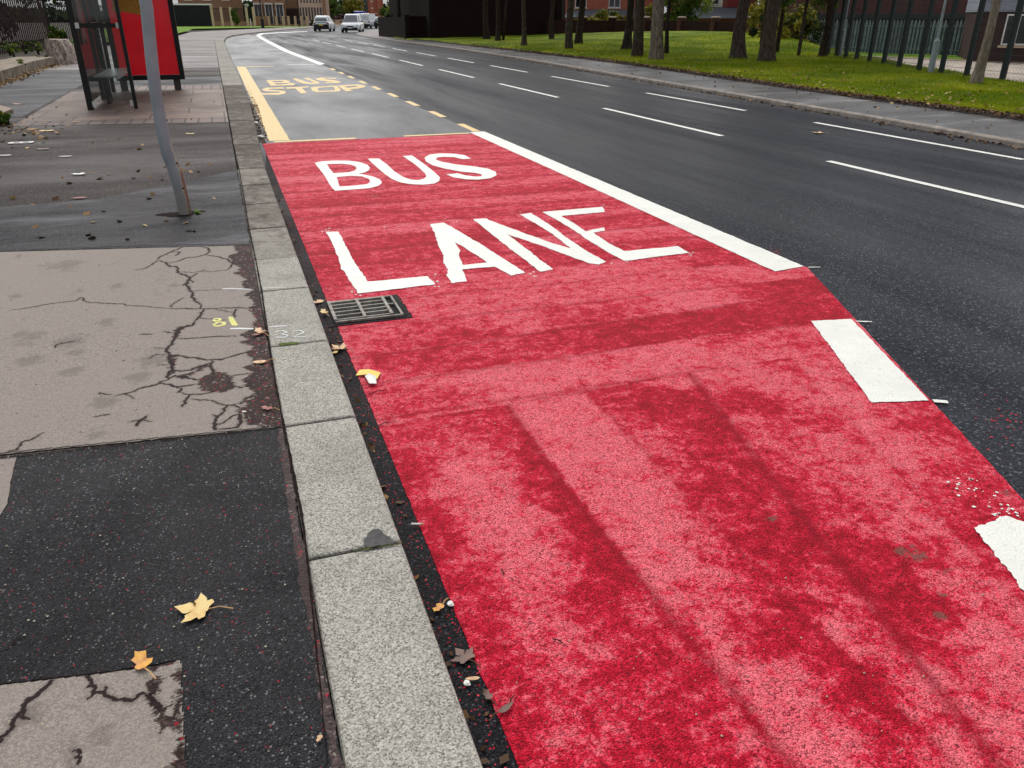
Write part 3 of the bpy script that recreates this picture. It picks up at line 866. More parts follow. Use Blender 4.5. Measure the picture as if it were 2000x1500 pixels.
# setting-out ticks beside the dashes
for a, b_, c_ in [((1578, 524), (1602, 524), .012), ((1672, 630), (1703, 631), .012), ((1822, 786), (1850, 788), .03)]:
    p = Vector(G(*a)); q = Vector(G(*b_))
    n_ = Vector((-(q - p).y, (q - p).x)).normalized() * c_ / 2
    line([p - n_, q - n_, q + n_, p + n_], M['white'], .009, .004, step=.01)
# paint flakes spilled by the ragged dash, brush tails on the letters
mb = MB()
random.seed(5)
def flake(mb, x, y, r, z):
    n = random.randint(4, 6); a0 = random.random() * 6
    mb.add([(x + r * random.uniform(.5, 1) * math.cos(a0 + 6.283 * k / n), y + r * random.uniform(.4, 1) * math.sin(a0 + 6.283 * k / n), z) for k in range(n)], [tuple(range(n))])
for _ in range(75):
    t = random.random()
    px = 1860 + 140 * t + random.gauss(0, 10); py = 935 + 95 * t + random.gauss(0, 16)
    x, y = G(px, py)
    if x < taper_x(y): flake(mb, x, y, random.choice([.002, .003, .004, .007, .010]), .0095)
for px, py in [(690, 572), (700, 580), (855, 560), (850, 552), (1195, 520), (1200, 518), (1350, 500), (1352, 497), (1225, 512), (930, 320), (925, 372), (1020, 415), (1060, 408), (1180, 404), (640, 450), (633, 456), (845, 540), (1043, 540), (1040, 536), (888, 552), (870, 430), (780, 442), (755, 445), (895, 434)]:
    for _ in range(3):
        x, y = G(px + random.uniform(-6, 6), py + random.uniform(-3, 3)); flake(mb, x, y, random.uniform(.003, .014), .0095)
o = mb.build('paint_flake', M['white'], road); o['kind'] = 'stuff'
mb = MB()
for _ in range(420):
    y = random.uniform(.8, 8); x = random.uniform(.35, .45)
    flake(mb, x, y, random.choice([.002, .003, .003, .005]), .0052)
for _ in range(60):
    x, y = G(random.gauss(1960, 25), random.gauss(835, 25)); flake(mb, x, y, random.choice([.003, .004, .008]), .004)
for _ in range(30):
    x, y = G(random.gauss(1515, 8), random.gauss(494, 4)); flake(mb, x, y, .006, .004)
o = mb.build('red_paint_crumb', plain('red_paint_crumbs', srgb(190, 20, 50), .6), road); o['kind'] = 'stuff'

# ---- kerbs
def add_tone(o, tones):
    at = o.data.attributes.new('tone', 'FLOAT', 'FACE'); at.data.foreach_set('value', tones)
joints = [-.70, .22, 1.135, 2.05, 2.957, 3.85, 4.77, 5.49, 6.40, 7.32, 8.24, 9.2]
while joints[-1] < 66: joints.append(joints[-1] + .93)
tn = {}
mb = MB(); tones = []
def kerb_w(y):
    return .05, xat(LK, y)
random.seed(3)
for k in range(len(joints) - 1):
    y0, y1 = joints[k] + .007 + .003 * random.random(), joints[k + 1] - .007 - .003 * random.random()
    if y1 < 5.6: tone = random.uniform(.90, 1.0)
    elif y1 < 6.6: tone = .60
    elif y1 < 9.5: tone = random.uniform(.30, .48)
    elif y1 < 22: tone = random.uniform(.16, .34)
    else: tone = random.uniform(.62, .8)
    zt = .101 + random.uniform(-.004, .004)
    (a0, b0), (a1, b1) = kerb_w(y0), kerb_w(y1)
    if y0 > 9: a0, a1 = .06, .06
    a0 += random.uniform(-.004, .004)
    c = .012
    prof = lambda a, b: [(a, -.05), (a, zt - c), (a + c * .4, zt - c * .3), (a + c, zt), (b - c * 1.5, zt), (b - c * .4, zt - c * .5), (b, zt - c * 1.6), (b + .012, -.05)]
    secs = [(y0, .004), (y0 + .006, 0), (y1 - .006, 0), (y1, .004)]
    b_ = len(mb.v)
    for (yy_, dz) in secs:
        t = (yy_ - y0) / (y1 - y0)
        for (x, z) in prof(a0 + (a1 - a0) * t, b0 + (b1 - b0) * t):
            mb.v.append((x, yy_, z - dz if z > 0 else z))
    for s_ in range(3):
        for i in range(7):
            mb.f.append((b_ + s_ * 8 + i, b_ + s_ * 8 + i + 1, b_ + (s_ + 1) * 8 + i + 1, b_ + (s_ + 1) * 8 + i)); mb.m.append(0); tones.append(tone)
    mb.f.append(tuple(b_ + i for i in range(8))); mb.m.append(0); tones.append(tone)
    mb.f.append(tuple(b_ + 24 + i for i in reversed(range(8)))); mb.m.append(0); tones.append(tone)
o = mb.build('kerb', M['kerb']); add_tone(o, tones); recalc(o); tag(o, kind='structure')
mb = MB()
for y in joints[1:]:
    a_, b_ = kerb_w(y); mb.add([(a_ + .01, y - .014, .088), (b_ - .012, y - .014, .088), (b_ - .012, y + .014, .088), (a_ + .01, y + .014, .088)], [(0, 1, 2, 3)])
mb.build('kerb_joint', M['crack'], o)
def kerb_strip(name, line_, w0, zt, mat, side):
    mb = MB()
    P = [Vector((a, b)) for a, b in line_]
    n = len(P)
    for i, p in enumerate(P):
        d = (P[min(i + 1, n - 1)] - P[max(i - 1, 0)]).normalized()
        nr = Vector((d.y, -d.x)) * side
        for (u, z) in [(0, -.03), (0.01, zt - .02), (.03, zt), (w0, zt), (w0, -.03)]:
            q = p + nr * u
            mb.v.append((q.x, q.y, z))
    for i in range(n - 1):
        for k in range(4):
            mb.f.append((i * 5 + k, i * 5 + k + 1, (i + 1) * 5 + k + 1, (i + 1) * 5 + k)); mb.m.append(0)
    return tag(recalc(mb.build(name, mat)), kind='structure')
farL = [(x, y) for x, y in LK if y > 66]
farL.insert(0, (xat(LK, 66.2), 66.2))
kerb_strip('kerb', farL, .16, .10, M['kerb_right'], -1)
RKd = []
for y in [-12, -4, 0, 4, 8, 11, 14, 17, 20, 24, 28, 33, 38, 43, 48, 52, 57, 61, 65, 69, 72, 74, 77, 79, 82, 86, 92, 98, 104, 110, 116, 121, 130, 140, 165, 190]:
    RKd.append((xat(RK, y), y))
kerb_strip('kerb', RKd, .115, .078, M['kerb_right'], 1)
# right gutter: channel of damp dirt
mb = MB()

# ---- near footway
pav = empty('pavement', kind='structure')
mb = MB()
ypv = [-12, 0, 3, 6, 9, 12, 16, 20, 24, 30, 40, 52, 62, 66]
for y in ypv: mb.v += [(-16, y, .098), (-8, y, .098), (-3.6, y, .098), (.047, y, .098)]
for j in range(len(ypv) - 1):
    for i in range(3): mb.f.append((j * 4 + i, j * 4 + i + 1, j * 4 + i + 5, j * 4 + i + 4)); mb.m.append(0)
mb.build('brown_asphalt_surface', M['old_pave'], pav)
# far footway following the bend
mb = MB()
LKf = [(xat(LK, y) - .16, y) for y in [66, 72, 79.5, 87.5, 95, 101, 108, 115, 122, 130, 140, 149, 162, 176, 205, 240]]
for i, (x, y) in enumerate(LKf):
    d = max(3.0, 8 - i * .5)
    ox, oy = (-7.5, 10) if i < 4 else (-.94 * d, .34 * d)
    ax = x - 8.5 if i < 3 else x - d
    mb.v += [(x, y, .098), (ax, y + (3 if i > 2 else 0), .098)]
for i in range(len(LKf) - 1): mb.f.append((2 * i, 2 * i + 1, 2 * i + 3, 2 * i + 2)); mb.m.append(0)
recalc(mb.build('far_asphalt_surface', M['far_pave'], pav))
mb = MB(); mb.add([(-9, 29, .102), (.045, 29, .102), (.045, 66, .102), (-9, 66, .102)], [(0, 1, 2, 3)]); mb.build('pale_asphalt_surface', M['far_pave'], pav)

def P1(lst): return [G(x, y, .1) for x, y in lst]
def curvy(poly, k=5):
    P = [Vector(p) for p in poly]; n = len(P); out = []
    for i in range(n):
        a, b, c, d = P[i - 1], P[i], P[(i + 1) % n], P[(i + 2) % n]
        for j in range(k):
            t = j / k
            q = .5 * ((2 * b) + (c - a) * t + (2 * a - 5 * b + 4 * c - d) * t * t + (3 * b - a - 3 * c + d) * t ** 3)
            out.append((q.x, q.y))
    return out
def psheet(name, poly, mat, z=.102, step=.03, amp=.006, seed=1.0, label=None):
    o = sheet_from_outlines(name, [rough_loop(poly, step, amp, seed)], z, mat, pav)
    if label: o['label'] = label
    return o
E0 = .046
yA = G(490, 479, .1)[1]; yB = G(550, 835, .1)[1]
# dark asphalt round the pole, out to the left
psheet('wet_asphalt_patch', [(-4.5, 6.62), (-1.63, 6.30), (E0, yA + .004), (E0, 9.15), (-.62, 8.5), (-1.2, 8.0), (-2.1, 7.9), (-2.8, 8.25), (-4.5, 8.3)], M['pole_asphalt'], amp=.02)
# old pinkish bay with its cracks
psheet('old_slurry_patch', [(-4.5, 6.60), (-1.63, 6.285), (E0, yA - .006), (E0, yB + .004), (-.977, 3.075), (-1.9, 3.1), (-4.5, 3.2)], M['slurry'], amp=.004)
# dark trench reinstatement in front
tr = P1([(35, 893), (150, 880), (350, 858), (552, 836)])
psheet('fresh_asphalt_patch', tr[::-1] + P1([(25, 930), (18, 985), (-60, 1100)]) + [(-1.1, 1.83)] + P1([(0, 1338), (170, 1318), (300, 1300), (352, 1290), (356, 1400), (362, 1510)]) + [(-.275, .2), (E0, .2)], M['trench'], z=.1025, amp=.007)
psheet('old_slurry_patch', [(-2.2, 3.07)] + P1([(0, 897), (33, 893), (22, 935), (15, 985), (-62, 1100)]) + [(-1.15, 1.83), (-3, 1.75), (-3, 3.07)], M['slurry'], z=.1022, amp=.005)
psheet('old_slurry_patch', P1([(-40, 1345), (0, 1340), (170, 1320), (245, 1310), (260, 1317), (300, 1303), (350, 1300), (352, 1400), (345, 1440), (342, 1510)]) + [(-.285, .2), (-1.3, .2)], M['slurry'], z=.1018, amp=.006)

# worn brown band along the kerb and bare patches in the old bay
wb = P1([(455, 482), (462, 495), (448, 503), (455, 515), (470, 525), (460, 535), (478, 548), (472, 560), (492, 568), (480, 578), (498, 592), (486, 606), (502, 622), (494, 640), (470, 655), (488, 662), (476, 671), (497, 680), (483, 690), (492, 706), (479, 721), (495, 733), (472, 744), (481, 758), (498, 772), (472, 781), (480, 792), (469, 801), (476, 815), (470, 826), (497, 832), (520, 838)])
psheet('damp_patch', curvy(P1([(-80, 497), (0, 497), (35, 500), (52, 515), (48, 530), (25, 540), (-20, 546), (-90, 545)])), plain('damp_grey_stain', srgb(84, 84, 92), .3, var=.3, vscale=3, spec=.6), .1042, .03, .03, 14)

def crack(mb, pts, w, ox=0, oy=0, sc=1.0, seed=0, z=.106, j=1.0):
    P = [Vector(G(ox + x / sc, oy + y / sc, .1)) for x, y in pts]
    Q = [P[0]]
    jit = j
    for a, b in zip(P, P[1:]):
        L = (b - a).length; k = max(2, int(L / .012))
        nr = Vector((-(b - a).y, (b - a).x)); nr = nr.normalized() if nr.length > 0 else nr
        for jj in range(1, k + 1):
            t = jj / k; p = a.lerp(b, t)
            q = Vector((p.x * 14, p.y * 14, seed))
            d = (mnoise.noise(q) * .014 + mnoise.noise(q * 3.7) * .006 + mnoise.noise(q * 9) * .003) * math.sin(math.pi * t) ** .4 * jit
            Q.append(p + nr * d)
    n = len(Q); b0 = len(mb.v)
    for i, p in enumerate(Q):
        d = (Q[min(i + 1, n - 1)] - Q[max(i - 1, 0)])
        d = d.normalized() if d.length > 0 else Vector((1, 0))
        nr = Vector((-d.y, d.x))
        e = min(1, min(i, n - 1 - i) / max(1, n * .12)) * .8 + .2
        ww = w * e * (.55 + 1.1 * abs(mnoise.noise(Vector((p.x * 40, p.y * 40, seed + 2)))) + .5 * abs(mnoise.noise(Vector((p.x * 9, p.y * 9, seed)))))
        a = p + nr * ww * .5; c = p - nr * ww * .5
        mb.v += [(a.x, a.y, z), (c.x, c.y, z)]
    for i in range(n - 1): mb.f.append((b0 + 2 * i, b0 + 2 * i + 1, b0 + 2 * i + 3, b0 + 2 * i + 2)); mb.m.append(0)
A = (280, 450, 7.143); B = (280, 640, 5.77); C = (0, 450, 2.857); D_ = (0, 850, 2.307)
CR = [
 (A, .022, [(205, 415), (330, 480), (380, 520), (440, 510), (490, 550), (480, 600), (540, 630), (600, 640), (650, 670), (625, 700), (610, 760), (640, 830), (680, 870), (670, 940), (710, 1000), (820, 1060), (800, 1100)]),
 (A, .014, [(850, 1110), (800, 1190), (720, 1280)]), (A, .026, [(720, 1280), (680, 1340), (560, 1370), (440, 1420)]),
 (A, .012, [(205, 415), (250, 370), (350, 325), (410, 300), (520, 250), (640, 215)]),
 (A, .007, [(205, 430), (130, 470), (60, 520), (0, 545), (-120, 560)]), (A, .010, [(410, 315), (500, 310), (480, 350), (450, 365)]),
 (A, .010, [(800, 230), (900, 260), (940, 300), (880, 350), (740, 380), (620, 390), (480, 440), (340, 470)]),
 (A, .010, [(880, 350), (1050, 380), (1170, 410), (1210, 450), (1250, 470), (1230, 500), (1200, 550)]), (A, .005, [(1200, 550), (1100, 570), (820, 590)]),
 (A, .006, [(560, 585), (720, 595), (850, 560)]), (A, .010, [(650, 670), (760, 610)]), (A, .012, [(625, 700), (700, 740)]), (A, .010, [(610, 740), (550, 780)]),
 (A, .003, [(680, 855), (900, 850), (1100, 840)]), (A, .012, [(600, 215), (700, 225), (810, 228)]),
 (C, .006, [(60, 450), (200, 430), (330, 408), (430, 395), (455, 380), (490, 405), (640, 415), (840, 432), (960, 440)]),
 (A, .012, [(380, 1105), (600, 1100), (800, 1105), (1000, 1100), (1300, 1090), (1640, 1090)]), (A, .004, [(380, 1090), (460, 1010), (560, 950)]),
 (A, .005, [(1010, 1105), (1100, 1130), (1270, 1150)]), (A, .007, [(1320, 1100), (1270, 1150), (1280, 1220)]), (A, .006, [(800, 1220), (940, 1245), (1140, 1265)]),
 (B, .026, [(400, 30), (340, 150), (290, 220), (260, 270), (300, 310)]), (B, .007, [(370, 130), (560, 130), (720, 115), (880, 105), (1040, 110)]),
 (B, .010, [(300, 310), (440, 330), (600, 350), (760, 375), (880, 375), (1000, 335), (1130, 300), (1240, 280)]),
 (B, .026, [(280, 320), (300, 400), (330, 480)]), (B, .012, [(330, 480), (300, 540), (280, 600)]), (B, .016, [(340, 490), (450, 500), (540, 490), (640, 440), (740, 410)]),
 (B, .009, [(280, 600), (200, 620), (100, 660), (0, 690), (-140, 740), (-330, 780)]), (B, .009, [(350, 550), (280, 590)]),
 (B, .009, [(200, 625), (300, 650), (390, 690), (520, 660), (600, 650)]), (B, .011, [(350, 550), (500, 580), (620, 605)]), (B, .012, [(770, 380), (760, 440), (780, 540)]),
 (B, .012, [(430, 690), (390, 745)]), (B, .006, [(430, 735), (550, 760), (700, 750), (820, 725)]), (B, .010, [(520, 765), (510, 800), (460, 840), (440, 905)]),
 (B, .005, [(550, 810), (700, 825), (830, 855), (900, 885), (1000, 890), (1090, 930)]), (B, .005, [(1000, 880), (1110, 870), (1150, 840)]),
 (B, .008, [(960, 890), (900, 930), (880, 970), (830, 1010), (790, 990)]), (B, .018, [(830, 1010), (830, 1100), (820, 1170)]),
 (B, .005, [(850, 1110), (940, 1060), (1020, 1000), (1090, 985)]), (B, .014, [(1100, 970), (1110, 1080), (1060, 1140), (860, 1160)]), (B, .006, [(1000, 555), (1100, 540), (1200, 520)]),
 (B, .005, [(960, 690), (1100, 690), (1180, 670)]), (B, .004, [(240, 240), (130, 235)]), (B, .004, [(260, 310), (160, 310), (60, 360)]), (B, .005, [(280, 430), (150, 432)]), (B, .006, [(330, 70), (230, 55)]),
 (C, .006, [(620, 925), (560, 910)]), (C, .004, [(690, 915), (755, 948)]), (C, .005, [(720, 1075), (780, 1065), (845, 1072)]), (C, .010, [(765, 1100), (795, 1060), (820, 1040)]), (C, .006, [(525, 1048), (610, 1035)]),
 (C, .005, [(0, 1275), (50, 1245), (100, 1235), (120, 1190), (180, 1170), (245, 1135)]), (C, .008, [(780, 585), (850, 582)]), (C, .007, [(310, 660), (330, 640), (420, 625)]),
 (C, .003, [(0, 1290), (60, 1280), (135, 1270)]),
 (D_, .009, [(255, 1102), (200, 1150), (130, 1195), (112, 1250), (60, 1300), (0, 1370), (-60, 1420)]), (D_, .005, [(112, 1250), (140, 1290)]),
 (D_, .006, [(385, 1085), (400, 1140), (420, 1175), (470, 1165), (560, 1195), (640, 1170), (672, 1185)]), (D_, .010, [(660, 1180), (690, 1220), (720, 1250)]), (D_, .003, [(470, 1165), (480, 1140)]), (D_, .003, [(420, 1178), (395, 1195)]),
 (D_, .006, [(335, 1430), (345, 1460), (350, 1490)]),
]
mb = MB()
def crack_path(pts, ox=0, oy=0, sc=1.0, seed=0, jit=1.0):
    P = [Vector(G(ox + x / sc, oy + y / sc, .1)) for x, y in pts]
    Q = [P[0]]
    for a, b in zip(P, P[1:]):
        L = (b - a).length; k = max(2, int(L / .004))
        nr = Vector((-(b - a).y, (b - a).x)); nr = nr.normalized() if nr.length > 0 else nr
        for jj in range(1, k + 1):
            t = jj / k; p = a.lerp(b, t); q = Vector((p.x * 14, p.y * 14, seed))
            Q.append(p + nr * (mnoise.noise(q) * .016 + mnoise.noise(q * 3.1) * .009 + mnoise.noise(q * 8) * .004) * math.sin(math.pi * t) ** .4 * jit)
    return Q
CRP = []      # (x, y, half width)
for i, ((ox, oy, sc), w_, pts) in enumerate(CR):
    Q = crack_path(pts, ox, oy, sc, i * 1.7); n = len(Q)
    for q_i, p in enumerate(Q):
        e = min(1, min(q_i, n - 1 - q_i) / max(1, n * .15)) * .75 + .25
        CRP.append((p.x, p.y, min(w_, .008 + w_ * .14) * .40 * e * (.75 + 1.3 * abs(mnoise.noise(Vector((p.x * 30, p.y * 30, i)))) + .5 * abs(mnoise.noise(Vector((p.x * 7, p.y * 7, i)))))))
CRP = np.array(CRP)
def poly_sd(X, Y, poly):
    """signed distance, positive inside"""
    P = np.array(poly); n = len(P); d = np.full(X.shape, 9.0); ins = np.zeros(X.shape, bool)
    for i in range(n):
        a = P[i]; b = P[(i + 1) % n]; e = b - a
        t = np.clip(((X - a[0]) * e[0] + (Y - a[1]) * e[1]) / (e @ e + 1e-12), 0, 1)
        d = np.minimum(d, np.hypot(X - a[0] - t * e[0], Y - a[1] - t * e[1]))
        c = ((a[1] > Y) != (b[1] > Y)) & (X < (b[0] - a[0]) * (Y - a[1]) / (b[1] - a[1] + 1e-12) + a[0])
        ins ^= c
    return np.where(ins, d, -d)
WORN = [wb + [(E0 + .02, yB - .02), (E0 + .02, yA + .02)],
        P1([(385, 748), (400, 736), (418, 730), (440, 732), (456, 738), (458, 758), (440, 768), (415, 769), (400, 762), (390, 756)]),
        P1([(328, 690), (342, 698), (346, 722), (338, 735), (328, 715)]), P1([(352, 735), (380, 728), (396, 716), (404, 712), (396, 724), (372, 736), (356, 740)]),
        P1([(352, 1292), (300, 1296), (305, 1318), (296, 1335), (290, 1368), (298, 1385), (303, 1412), (312, 1442), (330, 1425), (342, 1440), (340, 1500), (370, 1510), (362, 1400)]),
        P1([(330, 655), (352, 640), (368, 636), (352, 650), (342, 662)])]
CHIP = P1([(305, 1302), (350, 1298), (348, 1360), (330, 1395), (312, 1385), (300, 1350)])
BLOT = [G(px, py, .1) + (r,) for px, py, r in [(62, 662, .09), (60, 705, .08), (135, 668, .10), (142, 727, .06), (210, 630, .06), (126, 520, .14), (40, 655, .06), (150, 690, .05), (300, 705, .09), (270, 740, .07), (205, 790, .06), (190, 850, .05), (30, 580, .05), (230, 560, .05), (340, 560, .04), (200, 1440, .04), (60, 1400, .04)]]
def worn_bay(name, outline, step, z, label):
    P = np.array(outline); x0, y0 = P.min(0); x1, y1 = P.max(0)
    nx_ = int((x1 - x0) / step) + 1; ny_ = int((y1 - y0) / step) + 1
    X, Y = np.meshgrid(np.linspace(x0, x1, nx_), np.linspace(y0, y1, ny_))
    sd = poly_sd(X, Y, outline)
    cr = np.full(X.shape, -.05)
    sel = CRP[(CRP[:, 0] > x0 - .1) & (CRP[:, 0] < x1 + .1) & (CRP[:, 1] > y0 - .1) & (CRP[:, 1] < y1 + .1)]
    for cx_, cy_, w_ in sel:      # stamp each crack point on its neighbourhood only
        i0 = max(0, int((cx_ - x0 - .06) / (x1 - x0) * (nx_ - 1))); i1 = min(nx_, int((cx_ - x0 + .06) / (x1 - x0) * (nx_ - 1)) + 2)
        j0 = max(0, int((cy_ - y0 - .06) / (y1 - y0) * (ny_ - 1))); j1 = min(ny_, int((cy_ - y0 + .06) / (y1 - y0) * (ny_ - 1)) + 2)
        if i1 <= i0 or j1 <= j0: continue
        cr[j0:j1, i0:i1] = np.maximum(cr[j0:j1, i0:i1], w_ - np.hypot(X[j0:j1, i0:i1] - cx_, Y[j0:j1, i0:i1] - cy_))
    wn_ = np.full(X.shape, -.3)
    for pl in WORN: wn_ = np.maximum(wn_, poly_sd(X, Y, pl))
    wn_ = np.minimum(wn_, -poly_sd(X, Y, CHIP)) if y0 < 2.5 else wn_
    bl = np.zeros(X.shape)
    for bx_, by_, r in BLOT: bl = np.maximum(bl, np.exp(-(((X - bx_) / r) ** 2 + ((Y - by_) / (r * 1.2)) ** 2)))
    me = bpy.data.meshes.new(name)
    idx = np.arange(nx_ * ny_).reshape(ny_, nx_)
    q = np.stack([idx[:-1, :-1], idx[:-1, 1:], idx[1:, 1:], idx[1:, :-1]], -1).reshape(-1, 4)
    q = q[(sd.ravel()[q] > -step * .5).all(1)]
    # pull rim vertices onto the outline
    me.from_pydata(np.stack([X.ravel(), Y.ravel(), np.full(X.size, z)], 1).tolist(), [], q.tolist())
    me.materials.append(M['bay_worn'])
    for nm, arr in (('crack', cr), ('worn', wn_), ('blot', bl)):
        at = me.attributes.new(nm, 'FLOAT', 'POINT'); at.data.foreach_set('value', arr.ravel().astype(np.float32))
    o = bpy.data.objects.new(name, me); COL.objects.link(o); o.parent = pav; o['label'] = label
    return o
def bay_worn_mat():
    m = M['slurry'].copy(); m.name = 'cracked_worn_slurry'; nt = m.node_tree; b = nt.nodes['Principled BSDF']
    c = b.inputs['Base Color'].links[0].from_socket
    vec = coords(nt)
    a1 = N(nt, 'ShaderNodeAttribute', attribute_name='crack').outputs['Fac']; a2 = N(nt, 'ShaderNodeAttribute', attribute_name='worn').outputs['Fac']; a3 = N(nt, 'ShaderNodeAttribute', attribute_name='blot').outputs['Fac']
    nf = noise(nt, vec, 130, 4, .7, .2); nm_ = noise(nt, vec, 28, 6, .75, .5); nl = noise(nt, coords(nt, (.7, 1.5, 1)), 9, 8, .75, .8)
    # thin, dirty margin beside cracks, crack core, worn-through areas
    crk = mth(nt, 'ADD', a1, mth(nt, 'MULTIPLY', mth(nt, 'SUBTRACT', nf, .5), .011))
    core = ramp(nt, mth(nt, 'MULTIPLY_ADD', crk, 50, .5), [(.34, 0.0), (.44, 1.0)])
    halo = ramp(nt, mth(nt, 'MULTIPLY_ADD', mth(nt, 'ADD', a1, mth(nt, 'MULTIPLY', mth(nt, 'SUBTRACT', nm_, .5), .05)), 22, .5), [(.20, 0.0), (.50, .45)])
    wr = mth(nt, 'ADD', a2, mth(nt, 'ADD', mth(nt, 'MULTIPLY', mth(nt, 'SUBTRACT', nl, .5), .16), mth(nt, 'MULTIPLY', mth(nt, 'SUBTRACT', nm_, .5), .05)))
    wm = ramp(nt, mth(nt, 'MULTIPLY_ADD', wr, 20, .5), [(.44, 0.0), (.54, 1.0)])
    bl = ramp(nt, mth(nt, 'ADD', mth(nt, 'MULTIPLY', a3, .26), mth(nt, 'ADD', mth(nt, 'MULTIPLY', nl, .62), mth(nt, 'MULTIPLY', nm_, .48))), [(.66, 0.0), (.76, .45)])
    c = mix(nt, bl, c, srgb(92, 81, 78))
    v = voro(nt, vec, 120); cs = N(nt, 'ShaderNodeSeparateColor'); nt.links.new(v.outputs['Color'], cs.inputs[0])
    wc = ramp(nt, cs.outputs[0], [(0, srgb(30, 19, 18)), (.6, srgb(56, 40, 38)), (.94, srgb(84, 66, 62)), (1, srgb(160, 150, 142))])
    wc = mix(nt, ramp(nt, cs.outputs[1], [(.972, 0.0), (.976, 1.0)]), wc, srgb(165, 20, 44))
    wc = mix(nt, ramp(nt, noise(nt, vec, 5, 6), [(.45, 0.0), (.62, .8)]), wc, srgb(38, 22, 20))
    c = mix(nt, halo, c, srgb(84, 70, 66))
    c = mix(nt, wm, c, wc)
    c = mix(nt, core, c, srgb(34, 20, 19))
    put(nt, b, 'Base Color', c)
    bn_ = [n for n in nt.nodes if n.type == 'BUMP'][0]
    h0 = bn_.inputs['Height'].links[0].from_socket
    h = mth(nt, 'SUBTRACT', mth(nt, 'MULTIPLY', h0, .35), mth(nt, 'ADD', mth(nt, 'MULTIPLY', core, 1.6), mth(nt, 'MULTIPLY', wm, mth(nt, 'ADD', .6, mth(nt, 'MULTIPLY', v.outputs['Distance'], .9)))))
    nt.links.new(h, bn_.inputs['Height']); bn_.inputs['Strength'].default_value = .6; bn_.inputs['Distance'].default_value = .006
    return m
M['bay_worn'] = bay_worn_mat()
worn_bay('cracked_bay', [(-1.76, 6.272), (E0, yA - .012), (E0, yB + .008), (-1.04, 3.09), (-1.76, 3.13)], .0075, .1052, 'old pinkish bay with branching cracks and a worn brown edge by the kerb')
worn_bay('cracked_bay', [(-1.02, 1.79)] + P1([(0, 1342), (170, 1322), (245, 1313), (300, 1303), (354, 1292), (358, 1400), (364, 1510)]) + [(-.29, .9), (-1.02, .9)], .0045, .1052, 'cracked pinkish corner in the foreground beside fresh asphalt')
crack(mb, [(0, 491), (250, 482), (370, 479), (492, 479)], .009, seed=90, j=.2)
crack(mb, [(-60, 903), (35, 893), (350, 858), (552, 836)], .007, seed=91, j=.2)
crack(mb, [(0, 1339), (170, 1320), (245, 1311)], .005, seed=92, j=.2)
crack(mb, [(640, 1490), (605, 1130), (590, 1010), (556, 838), (540, 760), (527, 680), (512, 575), (500, 510), (487, 450), (474, 370), (462, 305)], .010, seed=93, j=.15)
crack(mb, [(0, 1275), (50, 1245)], .004, seed=94)
random.seed(21)
for _ in range(70):   # pocks and small tears in the old bay
    px = random.gauss(150, 110); py = random.gauss(680, 75)
    if px < -20 or px > 330 or not (510 < py < 850): continue
    l = random.uniform(2, 6)
    crack(mb, [(px, py), (px + l, py - l * random.uniform(.1, .8))], random.uniform(.003, .007), seed=random.random() * 50)
o = mb.build('pavement_joint', M['crack'], pav); o['label'] = 'dark joint lines round the old pinkish bays'
# sprayed setting-out marks
def stroke(pts, w, mat, z=.1062, ox=0, oy=0, sc=1.0, name='spray_mark', zz=.1, label=None):
    P = [Vector(G(ox + x / sc, oy + y / sc, zz)) for x, y in pts]
    mb = MB(); n = len(P)
    for i, p in enumerate(P):
        d = (P[min(i + 1, n - 1)] - P[max(i - 1, 0)]).normalized(); nr = Vector((-d.y, d.x)) * w / 2 * (.7 + .3 * math.sin(math.pi * i / max(1, n - 1)))
        mb.v += [(p.x + nr.x, p.y + nr.y, z), (p.x - nr.x, p.y - nr.y, z)]
    for i in range(n - 1): mb.f.append((2 * i, 2 * i + 1, 2 * i + 3, 2 * i + 2)); mb.m.append(0)
    o = mb.build(name, mat, pav)
    if label: o['label'] = label
    return o
stroke([(1105, 830), (1200, 822), (1350, 828), (1500, 835)], .014, M['chalk_white'], ox=280, oy=450, sc=7.143)
stroke([(1210, 1385), (1350, 1382), (1540, 1388)], .020, M['chalk_white'], ox=280, oy=450, sc=7.143)
stroke([(1640, 815), (1800, 808), (2000, 800)], .010, M['chalk_white'], z=.1045, ox=280, oy=450, sc=7.143)
stroke([(1760, 1355), (1900, 1345), (2000, 1342)], .014, M['chalk_white'], z=.1045, ox=280, oy=450, sc=7.143)
# the figures 1 and 8 / 32 as they lie on the ground
_st = stroke
def stroke(pts, w, *a, **k): return _st(pts, w * 1.7, *a, **k)
stroke([(980, 1250), (1060, 1245), (1075, 1265), (1010, 1280), (975, 1262)], .012, M['chalk_yellow'], ox=280, oy=450, sc=7.143, label='yellow sprayed figure on the old bay')
stroke([(975, 1335), (1050, 1290), (1130, 1300), (1125, 1330), (1040, 1350), (985, 1345)], .014, M['chalk_yellow'], ox=280, oy=450, sc=7.143)
stroke([(1215, 1220), (1240, 1270), (1275, 1330), (1315, 1335)], .018, M['chalk_yellow'], ox=280, oy=450, sc=7.143)
stroke([(1535, 570), (1580, 565), (1603, 574), (1572, 584), (1608, 590), (1592, 602), (1535, 602)], .006, M['chalk_white'], z=.1058, ox=0, oy=450, sc=2.857)
stroke([(1638, 568), (1675, 564), (1698, 573), (1668, 586), (1640, 600), (1710, 600)], .006, M['chalk_white'], z=.1058, ox=0, oy=450, sc=2.857)
psheet('worn_edge', [(.012, .2), (E0, .2), (E0, yB - .01), (.028, yB - .01), (.018, 2.2), (.024, 1.6)], M['worn'], .1032, .02, .012, 41)
ks = plain('kerb_grime', srgb(82, 80, 80), .8, var=.3, vscale=40, bmp=.4, bscale=150)
